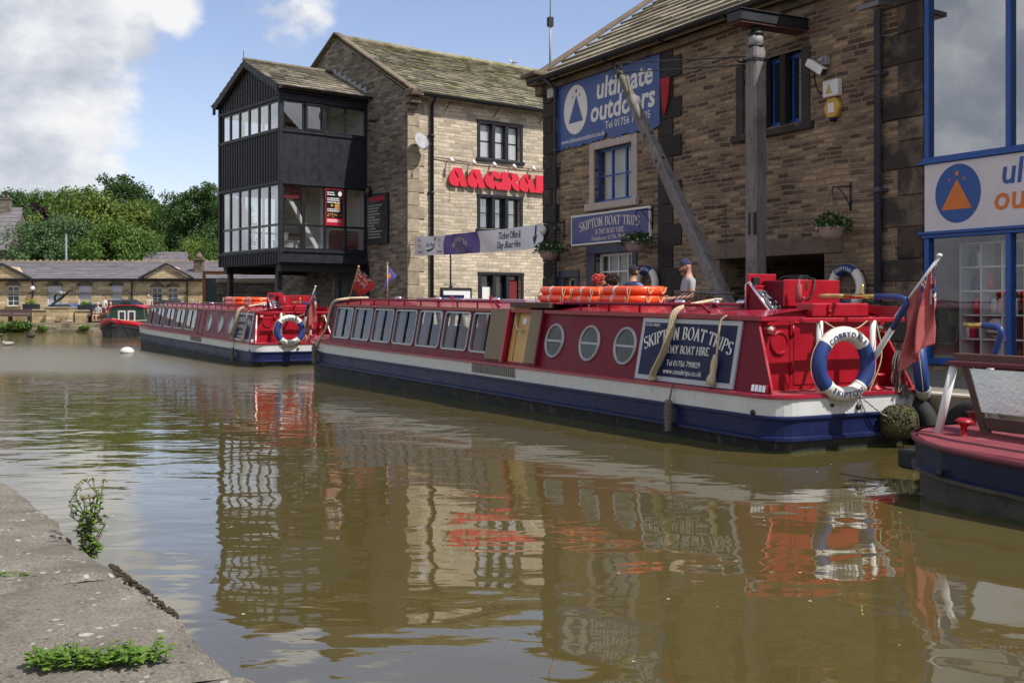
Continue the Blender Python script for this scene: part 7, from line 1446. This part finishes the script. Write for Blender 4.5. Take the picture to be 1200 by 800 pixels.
    mb.tube([HX @ (hc + Vector((-.024, -.088, -.066))), HX @ (hc + Vector((0, -.096, -.064))), HX @ (hc + Vector((.024, -.088, -.066)))], .0055, 6, 5)
    for q, n_ in ((-1, 'r'), (1, 'l')):
        w0, h0_ = Vector(J['wr' + n_]), Vector(J['hd' + n_]); d = (h0_ - w0).normalized(); sd = d.cross(Vector((q, 0, 0))).normalized()
        for k in range(4):
            b0 = h0_ + d * .02 + sd * (.027 - .018 * k); l = (.062, .072, .068, .052)[k]; e = Vector((-q, 0, 0)); mb.tube([b0 * s, (b0 + d * l * .5 + e * .006) * s, (b0 + d * l * .8 + e * .022) * s, (b0 + d * l * .95 + e * .036) * s], [.0085 * s, .0085 * s, .0075 * s, .005 * s], 6, 0)
        b0 = w0 + d * .035 + sd * .03; mb.tube([b0 * s, (b0 + d * .025 + sd * .024) * s, (b0 + d * .06 + sd * .03 - Vector((q * .012, 0, 0))) * s], [.012 * s, .010 * s, .006 * s], 6, 0)
    mb.build('body', ['skin', shirt, trous, 'dark_leather', 'letter_white', pbr('lips', (.34, .13, .11), .5)], t)
    rg = random.Random(int(abs(loc[0]) * 100))
    if hair:
        mb = MB()
        if hair == 'short':
            o = MB(); o.ball((0, .006, .012), (.084, .098, .115), 16, 10); k = [i for i, f in enumerate(o.f) if all((o.v[j][1] > -.045 or o.v[j][2] > .075) and o.v[j][2] > -.06 for j in f)]; mb.add([Vector(p) + hc for p in o.v], [o.f[i] for i in k], 0, True, HX)
        else:
            for i in range(300):
                a = rg.uniform(0, 6.28); z = rg.uniform(-.35, 1); r_ = .135 + rg.uniform(-.012, .02); p = hc + Vector((r_ * math.cos(a) * math.sqrt(max(0, 1 - z * z * .8)), r_ * math.sin(a) * math.sqrt(max(0, 1 - z * z * .8)) + .03, .02 + z * .135))
                if p.y < -.085 and z < .5: continue
                q1, q2 = Vector((rg.gauss(0, 1), rg.gauss(0, 1), rg.gauss(0, 1))).normalized() * .022, Vector((rg.gauss(0, 1), rg.gauss(0, 1), rg.gauss(0, 1))).normalized() * .022
                mb.tube([HX @ (p - q1), HX @ p, HX @ (p + q2)], [.008 * s, .012 * s, .008 * s], 5)
            mb.ball(hc + Vector((0, .03, .03)), (.115, .105, .13), 12, 8, X=HX)
        mb.build('hair', hairm, t)
    if beard:
        mb = MB(); o = MB(); o.ball((0, -.012, -.058), (.066, .085, .068), 14, 10); k = [i for i, f in enumerate(o.f) if all(o.v[j][1] < .0 and o.v[j][2] < -.035 for j in f)]; mb.add([Vector(p) + hc for p in o.v], [o.f[i] for i in k], 0, True, HX)
        mb.ball(hc + Vector((0, -.08, -.115)), (.042, .034, .045), 10, 8, X=HX); mb.build('beard', beard, t)
    if cap:
        mb = MB(); o = MB(); o.ball((0, .006, .03), (.088, .104, .10), 18, 12); k = [i for i, f in enumerate(o.f) if all(o.v[j][2] > .018 for j in f)]; mb.add([Vector(p) + hc for p in o.v], [o.f[i] for i in k], 0, True, HX)
        br = [(x, -.088 - .085 * math.sqrt(max(0, 1 - (x / .075) ** 2)), .042 - .02 * math.sqrt(max(0, 1 - (x / .075) ** 2)) - .0) for x in [-.075 + .15 * i / 10 for i in range(11)]]; ins = [(x, -.07, .05) for x, _, _ in reversed(br)]
        mb.slab([Vector(p) + hc for p in br + ins], (0, 0, .006), X=HX); mb.ball(hc + Vector((0, .006, .13)), .008, 6, 4, X=HX); mb.build('cap', cap, t)
    return t
M['cap_navy'] = pbr('navy cap cloth', (.03, .03, .075), .9); M['cap_dark'] = pbr('black cap cloth', (.016, .016, .028), .9); M['tee_grey'] = pbr('pale grey marl', (.34, .34, .36), .9, var=.06); M['beard'] = pbr('ginger beard', (.16, .075, .035), .9, var=.3, vscale=40); M['hair_red'] = pbr('coral dyed curls', (.52, .075, .06), .8, var=.25, vscale=30); M['hair_brown'] = pbr('dark brown curls', (.055, .03, .022), .8, var=.4, vscale=30); M['polo'] = pbr('lavender blue polo', (.16, .18, .33), .9); M['gilet'] = pbr('navy gilet', (.025, .03, .075), .9); M['jeans'] = pbr('blue denim', (.06, .08, .15), .9); M['hair_grey'] = pbr('grey hair', (.42, .40, .38), .8); M['shorts'] = pbr('beige cotton', (.38, .32, .25), .9)
person('bearded man in navy cap and grey tee shirt looking down beside the crane jib', Wp(-14.45, 0, .535, 11.2), R(-80), 1.70, cap='cap_navy', shirt='tee_grey', trous='jeans', beard='beard', nod=13, arms=2)
m2 = person('man in black cap with back turned wearing a navy gilet over lavender sleeves', Wp(-15.42, 0, .535, 10.8), ANG + R(195), 1.62, cap='cap_dark', shirt='polo', trous='jeans', hair='short', hairm='hair_brown', nod=-4)
mb = MB(); s_ = 1.62 / 1.74; mb.lathe([(.19, .95), (.205, 1.1), (.215, 1.28), (.20, 1.40), (.10, 1.47), (.085, 1.475)], 18, X=Matrix.Scale(s_, 4) @ Matrix.Diagonal((1, .74, 1, 1))); mb.build('gilet', 'gilet', m2)
person('person with large coral red curly hair behind the orange floats', Wp(-16.46, 0, .535, 10.8), ANG + R(150), 1.47, hair='curly', hairm='hair_red', shirt='flag_white', trous='jeans')
person('person with dark brown curly hair next to the coral haired one', Wp(-16.02, 0, .535, 10.8), ANG + R(200), 1.47, hair='curly', hairm='hair_brown', shirt='cap_dark', trous='jeans')
person('seated person in striped pale top and bare legs on the far bank bench', (-24.65, 66.55, .55), R(-10), 1.65, 'sit', shirt='tee_grey', trous='skin', hair='short', hairm='hair_grey', arms=2)
person('seated person in dark purple top and blue trousers on the far bank bench', (-23.9, 66.55, .55), R(15), 1.7, 'sit', shirt=pbr('plum cloth', (.10, .03, .06), .9).name and 'curtain', trous='jeans', hair='short', hairm='skin', arms=2)
person('grey haired person in pale green top standing beyond the far bank wall', (-22.6, 69.5, .55), R(20), 1.7, shirt='shorts', trous='jeans', hair='short', hairm='hair_grey')
person('person in white top standing beyond the far bank wall by the cars', (-26.9 + 1.2, 70.5, .55), R(-30), 1.62, shirt='letter_white', trous='jeans', hair='short', hairm='hair_brown')

# ------------------------------------------------------------------ far bank furniture
t = thing('parapet_wall', 'low stone parapet wall left of the sculpture plinth on the far bank', 'wall', (-40, 67.2, .55), 0); mb = MB(); mb.box(0, 12.3, -.2, .2, 0, .70); mb.build('wall', 'wall_far', t); mb = MB(); mb.box(0, 12.3, -.25, .25, .70, .80); mb.build('coping', 'ashlar', t, bevel=.03)
t = thing('parapet_wall', 'low stone parapet wall right of the sculpture plinth on the far bank', 'wall', (-26.2, 67.2, .55), 0); mb = MB(); mb.box(0, 12.3, -.2, .2, 0, .66); mb.build('wall', 'wall_far', t); mb = MB(); mb.box(0, 12.3, -.25, .25, .66, .76); mb.build('coping', 'ashlar', t, bevel=.03)
t = thing('plinth', 'square stone plinth carrying the dark sculpture on the far bank', 'plinth', (-27.0, 66.9, .55), 0); mb = MB(); mb.box(-.68, .68, -.5, .5, 0, .86); mb.build('block', 'wall_far', t); mb = MB(); mb.box(-.72, .72, -.54, .54, .86, .94); mb.build('cap', 'ashlar', t, bevel=.02)
t = thing('sculpture', 'dark twisted metal sculpture arching over the stone plinth', 'sculpture', (-27.0, 66.9, 1.49), 0); mb = MB(); mb.tube(smooth([(-.55, 0, 0), (-.42, 0, .22), (-.15, .05, .42), (.15, .0, .62), (.4, -.05, .85), (.6, -.05, .98), (.72, 0, .98)]), [.09] * 6 + [.08] * 12 + [.07] * 8 + [.05] * 10 + [.02], 8); mb.tube(smooth([(-.35, .05, .3), (-.4, .1, .6), (-.28, .05, .75)]), .06, 6); mb.build('limb', 'iron', t); mb = MB(); mb.tube(smooth([(-.3, .0, .75), (-.1, 0, .82), (.1, .05, .8), (.3, .02, .85)]), [.06, .08, .1, .13, .15, .16, .17, .17, .17, .17, .16, .15, .14, .12, .1, .1, .08, .06, .03], 9); mb.build('body', pbr('dull steel', (.2, .2, .21), .45, metal=.6), t)
t = thing('bench', 'long purple brown slatted bench panel on the far bank at the left edge', 'bench', (-29.0, 66.6, .55), 0); mb = MB()
for z in (.42, .56, .70): mb.box(-2.0, .4, -.04, 0, z, z + .11)
mb.box(-2.0, .4, -.42, -.05, .38, .42); mb.build('slats', pbr('purple brown timber', (.10, .06, .065), .8), t)
for x in (-1.9, -.85, .3): mb = MB(); mb.box(x, x + .07, -.4, 0, 0, .38); mb.box(x, x + .07, .0, .05, 0, .8); mb.build('leg', 'iron', t)
t = thing('bench', 'dark bench under the two seated people on the far bank', 'bench', (-24.3, 66.75, .55), 0); mb = MB(); mb.box(-.95, .9, -.35, .1, .40, .45); mb.box(-.95, .9, .1, .14, .6, .8); mb.build('slats', 'brown_wood', t)
for x in (-.9, .8): mb = MB(); mb.box(x, x + .06, -.33, .12, 0, .40); mb.box(x, x + .06, .1, .16, .4, .8); mb.build('leg', 'iron', t)
def leaf_mass(mb, rg, c, r_, n, l0, l1, mi=0, flat_=.6, up=.2):
    for i in range(n):
        d = Vector((rg.gauss(0, 1), rg.gauss(0, 1), rg.gauss(0, 1))).normalized(); q = rg.random() ** .45; p = Vector(c) + Vector((d.x * r_[0], d.y * r_[1], d.z * r_[2])) * q
        nrm = (d * .8 + Vector((rg.gauss(0, .6), rg.gauss(0, .6), rg.gauss(up, .6)))).normalized(); s_ = nrm.orthogonal().normalized(); a = rg.uniform(0, 6.28); w = nrm.cross(s_); s2 = s_ * math.cos(a) + w * math.sin(a); w2 = nrm.cross(s2); l = rg.uniform(l0, l1)
        mb.add([p - s2 * l, p + w2 * l * flat_ - nrm * l * .12, p + s2 * l, p - w2 * l * flat_ - nrm * l * .12], [(0, 1, 2, 3)], mi)
def planter(label, loc):
    t = thing('planter', label, 'planter', loc, 0, 'planters on the far bank'); mb = MB(); mb.box(-.45, .45, -.2, .2, 0, .32); mb.build('trough', 'iron', t, bevel=.02); mb = MB(); rg = random.Random(int(-loc[0] * 10)); leaf_mass(mb, rg, (0, 0, .38), (.42, .18, .12), 120, .04, .08); mb.build('foliage', 'leaf_weed', t); mb = MB(); leaf_mass(mb, rg, (-.05, 0, .55), (.3, .1, .12), 40, .03, .06); mb.build('flowers', 'petal_yellow', t)
planter('dark planter with yellow flowers on the wall right of the sculpture', (-25.6, 67.2, 1.31)); planter('dark planter of brown plants below the sash window at the left', (-28.9, 67.2, 1.35))
def bush(label, loc, r_, mat, seed, n=1500):
    t = thing('bush', label, 'bush', loc, 0); rg = random.Random(seed); mb = MB()
    for k in range(9): leaf_mass(mb, rg, (rg.uniform(-.6, .6) * r_[0], rg.uniform(-.5, .5) * r_[1], r_[2] * rg.uniform(.45, 1.1)), (r_[0] * .5, r_[1] * .5, r_[2] * .42), n // 9, .06, .14)
    mb.build('foliage', mat, t); mb = MB()
    for k in range(7): mb.tube([(rg.uniform(-.1, .1), 0, 0), (rg.uniform(-.5, .5) * r_[0], rg.uniform(-.3, .3), r_[2] * 1.1)], [.03, .01], 5)
    mb.build('stem', 'bark', t)
bush('large round green bush growing from the far bank left of the plinth', (-28.9, 65.6, -.05), (.85, .5, .55), 'leaf_mid', 1); bush('green bush on the far bank cut by the left edge', (-30.6, 65.5, -.05), (.9, .5, .6), 'leaf_mid', 2)
bush('small weed tuft on the far bank wall below the plinth', (-27.6, 65.75, .1), (.3, .15, .22), 'leaf_weed', 3, 200); bush('weed tuft on the far bank wall near the small boat', (-25.2, 65.75, .1), (.32, .15, .24), 'leaf_weed', 4, 200)
def car(label, loc, rz, col):
    t = thing('parked_car', label, 'car', loc, rz, 'cars parked behind the far bank wall'); pr2 = [(-2.0, .35), (-2.05, .7), (-1.9, .88), (-1.1, .95), (-.55, 1.38), (.7, 1.42), (1.4, 1.02), (1.95, .9), (2.05, .6), (2.0, .35)]; mb = MB()
    mb.slab([(x, -.82, z) for x, z in pr2], (0, 1.64, 0)); mb.build('body', pbr('car %s' % col[0], col[1], .25, coat=.6, var=.03), t, bevel=.05, seg=2); mb = MB(); mb.slab([(-1.02, -.825, .96), (-.52, -.825, 1.33), (.66, -.825, 1.36), (1.28, -.825, 1.0)], (0, 1.65, 0)); mb.build('window', 'dark_pane', t)
    for x in (-1.25, 1.3):
        for y in (-.84, .62): mb = MB(); mb.tube([(x, y, .31), (x, y + .22, .31)], .31, 18); w = mb.build('wheel', 'tyre', t); mb = MB(); mb.tube([(x, y - .005 if y < 0 else y + .2, .31), (x, y + .02 if y < 0 else y + .225, .31)], .19, 14); mb.build('rim', 'steel', w)
car('dark blue car parked behind the seated people', (-25.0, 71.5, .55), 0, ('dark blue', (.02, .03, .06))); car('dark green car half hidden behind the small boat cabin', (-22.3, 72.0, .55), R(3), ('dark green', (.02, .03, .03))); car('pale blue car behind the planter with yellow flowers', (-26.9, 74.0, .3), R(180), ('blue', (.06, .12, .26))); car('blue car behind the wall left of the plinth', (-29.6, 73.6, .3), R(2), ('mid blue', (.07, .13, .27)))
t = thing('street_lamp', 'tall grey double headed lamp post behind the long low building', 'street lamp', (-33.5, 84, .5), 0); mb = MB(); mb.tube([(0, 0, 0), (0, 0, 6.6)], [.11, .07], 10); mb.build('pole', pbr('lamp post grey', (.16, .18, .21), .5), t); mb = MB(); mb.box(-.75, .35, -.1, .1, 6.58, 6.68); mb.build('lamp_head', 'iron', t)
t = thing('street_lamp', 'thin grey pole in front of the trees next to the tower', 'pole', (-26.4, 100, .5), 0); mb = MB(); mb.tube([(0, 0, 0), (0, 0, 5.4)], [.08, .05], 8); mb.build('pole', pbr('lamp post grey', (.16, .18, .21), .5), t); mb = MB(); mb.box(-.3, .3, -.06, .06, 5.4, 5.5); mb.build('lamp_head', 'iron', t)
t = thing('wall_globe', 'white globe lamp on the long building beside the left sash window', 'lamp', (-32.5, 75.8, 2.75), 0); mb = MB(); mb.ball((0, 0, 0), .16); mb.build('globe', 'letter_white', t); mb = MB(); mb.tube([(0, .2, .05), (0, 0, .05)], .03, 6); mb.build('bracket', 'iron', t)

# ------------------------------------------------------------------ weeds on the near quay
def weed_leaf(mb, p, d, l, w, rg):
    d = d.normalized(); s_ = d.cross(Vector((0, 0, 1))); s_ = s_.normalized() if s_.length > .01 else Vector((1, 0, 0)); n_ = s_.cross(d); b = d * l
    mb.add([p, p + b * .35 + s_ * w - n_ * .1 * l, p + b * .75 + s_ * w * .7 - n_ * .12 * l, p + b - n_ * .22 * l, p + b * .75 - s_ * w * .7 - n_ * .12 * l, p + b * .35 - s_ * w - n_ * .1 * l, p + b * .5 + n_ * .05 * l], [(0, 1, 6), (1, 2, 6), (2, 3, 6), (3, 4, 6), (4, 5, 6), (5, 0, 6)], 0, False)
rg = random.Random(31)
t = thing('weed_plant', 'tall flowering weed growing from the water side of the near quay edge', 'plant', (-1.885, 4.98, .40), 0); mb = MB(); ms = MB(); mf = MB()
for k in range(14):
    h = rg.uniform(.12, .33); a = rg.uniform(0, 6.28); lean = Vector((math.cos(a), math.sin(a), 0)) * rg.uniform(.03, .11); pts = [Vector((rg.uniform(-.05, .05), rg.uniform(-.05, .05), -.05)) + (lean * (i / 5) ** 1.5 + Vector((0, 0, h + .05)) * (i / 5)) for i in range(6)]
    ms.tube(pts, [.004, .0035, .003, .003, .0025, .002], 5)
    for i in range(int(h * 170)):
        u = rg.uniform(.05, .92); j = min(4, int(u * 5)); p = pts[j] + (pts[j + 1] - pts[j]) * (u * 5 - j); b = rg.uniform(0, 6.28); weed_leaf(mb, p, Vector((math.cos(b), math.sin(b), rg.uniform(-.1, .5))), rg.uniform(.016, .036) * (1.2 - u * .6), rg.uniform(.006, .011), rg)
    for i in range(7): mf.ball(pts[-1] + Vector((rg.gauss(0, .008), rg.gauss(0, .008), rg.uniform(-.012, .008))), .005, 6, 4)
mb.build('leaves', 'leaf_weed', t); ms.build('stem', pbr('weed stem', (.09, .07, .04), .8), t); mf.build('flower_head', leafm('seed heads', (.28, .27, .14), .2), t)
def weed_clump(label, loc, r_, n, seed, l=(.012, .026)):
    t = thing('weed_clump', label, 'plant', loc, 0); rg = random.Random(seed); mb = MB(); ms = MB()
    for k in range(n):
        a = rg.uniform(0, 6.28); q = rg.random() ** .5; b = Vector((r_[0] * q * math.cos(a), r_[1] * q * math.sin(a), -.005)); tip = b * 1.15 + Vector((rg.gauss(0, .015), rg.gauss(0, .015), rg.uniform(.3, 1) * r_[2])); ms.tube([b, (b + tip) / 2 + Vector((0, 0, .006)), tip], .0016, 4)
        for i in range(5): u = rg.uniform(.3, 1); d = rg.uniform(0, 6.28); weed_leaf(mb, b + (tip - b) * u, Vector((math.cos(d), math.sin(d), rg.uniform(-.1, .7))), rg.uniform(*l), rg.uniform(.004, .009), rg)
    mb.build('leaves', 'leaf_weed', t); ms.build('stem', 'leaf_weed', t)
weed_clump('low green weeds growing in the quay joint at the bottom edge', (-1.25, 3.20, .45), (.12, .045, .06), 110, 1); weed_clump('broad leaved weed beside the low green weeds in the quay joint', (-1.075, 3.24, .45), (.075, .05, .06), 26, 2, (.025, .045)); weed_clump('small green tuft in the quay stone at the left edge', (-1.93, 4.26, .445), (.07, .03, .02), 50, 3, (.008, .018))
mb = MB()
for k in range(230):
    c = rg.choice((2.55, 2.68, 2.8, 2.95, 3.2, 3.3)); u = c + rg.gauss(0, .045); o_ = abs(rg.gauss(0, .014)); p = E0 + dirn * u + inw * (o_ - .004); mb.ball((p.x, p.y, .434 - .006 * (o_ < .01) + rg.uniform(-.008, .004)), (rg.uniform(.004, .011), rg.uniform(.004, .011), rg.uniform(.003, .007)), 6, 4)
tag(mb.build('moss', pbr('dark moss', (.045, .032, .012), .95, var=.5, vscale=60, bump=.01, bscale=150)), 'dark brown moss cushions along the near quay edge', 'moss')

# ------------------------------------------------------------------ trees on the hill
def tree_data(seed, h, w, mat, leaf=.34, n=9000, base=.22, lobes=26):
    rg = random.Random(seed); tr = MB(); pts = [(0, 0, -1.5)]; x = y = 0
    for i in range(1, 7): x += rg.gauss(0, .12); y += rg.gauss(0, .12); pts.append((x, y, h * .72 * i / 6))
    tr.tube(pts, [h * .032, h * .028, h * .024, h * .02, h * .015, h * .01, h * .005], 8); cl = []
    for k in range(lobes):
        u = (k + rg.random()) / lobes; z = h * (base + (1 - base) * (.06 + .88 * u)); prof = math.sin(math.pi * min(1, .16 + .84 * u) ** .85) ** .6; a = k * 2.4 + rg.uniform(-.5, .5); r_ = w * .5 * prof * rg.uniform(.35, .85); c = Vector((r_ * math.cos(a) + x * u, r_ * math.sin(a) + y * u, z)); R_ = w * rg.uniform(.13, .235) * (.75 + .35 * prof); cl.append((c, R_))
        z0 = h * max(.12, (z / h) * rg.uniform(.45, .75)); tr.tube([(x * z0 / h, y * z0 / h, z0), (c + Vector((x * z0 / h, y * z0 / h, z0))) / 2 + Vector((0, 0, -.03 * h)), c], [h * .011, h * .007, h * .003], 5)
    mb = MB()
    for c, R_ in cl:
        m_ = int(n / lobes)
        for s_ in range(5):
            d = Vector((rg.gauss(0, 1), rg.gauss(0, 1), rg.gauss(.2, .9))).normalized(); leaf_mass(mb, rg, c + d * R_ * .62, (R_ * .55, R_ * .55, R_ * .45), m_ // 5, leaf * .55, leaf * 1.15, 0, .6, .35)
    return tr, mb
tdat = {}
def tree(label, px, top, Y, h, kind, mat, sc=1., rz=0.):
    x = (px - 600) / 1310 * Y; zt = 1.47 + (360 - top) / 1310 * Y; t = thing('tree', label, 'tree', (x, Y, zt - h), rz, 'trees on the hill')
    if kind not in tdat:
        tr, mb = tree_data(*TK[kind]); a = tr.build('trunk', 'bark', t); b = mb.build('crown', mat, t); tdat[kind] = (a.data, b.data); hk = TK[kind][1]
    else:
        hk = TK[kind][1]; a = bpy.data.objects.new('trunk', tdat[kind][0]); b = bpy.data.objects.new('crown', tdat[kind][1]); COL.objects.link(a); COL.objects.link(b); a.parent = t; b.parent = t
    b.material_slots[0].link = 'OBJECT'; b.material_slots[0].material = M[mat]
    f = h / hk; t.scale = (f * sc, f * sc, f); return t
TK = {'round': (1, 14, 12, None, .21, 22000, .16, 34), 'tall': (2, 16, 10, None, .20, 18000, .2, 34), 'open': (3, 16, 11, None, .19, 13000, .30, 24), 'wide': (4, 11, 14, None, .21, 24000, .1, 38)}
for a in (('tallest dark tree at the top of the wooded hill', 136, 203, 128, 15, 'open', 'leaf_dark', 1.0, .4), ('dark tree on the hilltop beside the tallest one towards the tower', 160, 222, 132, 13, 'tall', 'leaf_dark', 1.15, 1.4), ('hilltop tree with gaps of sky left of the tallest tree', 56, 223, 140, 13, 'open', 'leaf_mid', .95, 2.2), ('dark hilltop tree at the left edge above the gabled house', 14, 228, 138, 13, 'round', 'leaf_dark', 1.0, .9),
          ('bushy hilltop tree between the sky gap tree and the tallest tree', 92, 224, 136, 12.5, 'round', 'leaf_mid', 1.05, 3.0), ('thin topped tree standing up behind the left hilltop trees', 28, 224, 150, 13, 'open', 'leaf_mid', .8, 4.0), ('copper beech with purple leaves among the green trees', 44, 240, 116, 11.0, 'tall', 'leaf_purple', .72, .2), ('dark green tree between the gabled house and the copper beech', 20, 246, 112, 11, 'round', 'leaf_dark', .95, 5.0),
          ('broad yellow green tree in the middle of the wooded hill', 103, 237, 112, 11.5, 'wide', 'leaf_light', 1.0, 1.2), ('yellow green tree on the slope left of the cottage', 146, 240, 114, 11.5, 'round', 'leaf_light', 1.1, 2.9), ('mid green tree right behind the cottage roof', 176, 242, 118, 11, 'round', 'leaf_mid', .95, 4.4), ('grey green tree in front of the wood at the left behind the roof', 62, 262, 99, 8.2, 'wide', 'leaf_blue', .95, 3.3), ('grey green tree just behind the lamp post', 98, 266, 97, 7.8, 'wide', 'leaf_blue', .85, .3), ('low bushy tree behind the long roof right of the lamp post', 130, 268, 96, 7.6, 'wide', 'leaf_mid', .9, 2.0), ('low dark tree behind the long roof next to the cottage', 160, 272, 98, 7.4, 'wide', 'leaf_mid', .9, 5.1),
          ('tall open crowned tree between the cottage and the tower', 211, 224, 112, 12.5, 'open', 'leaf_dark', .85, 1.0), ('tall dark dome shaped tree beside the black tower', 238, 216, 108, 13, 'tall', 'leaf_dark', .95, 2.6), ('dark tree half hidden by the black tower', 262, 232, 116, 12, 'round', 'leaf_dark', 1.0, 3.6), ('light green shrubby tree low beside the cottage', 226, 286, 100, 6.5, 'wide', 'leaf_light', .7, 4.6), ('low green tree at the foot of the tower', 252, 288, 98, 6.4, 'wide', 'leaf_mid', .75, .8)): tree(*a)
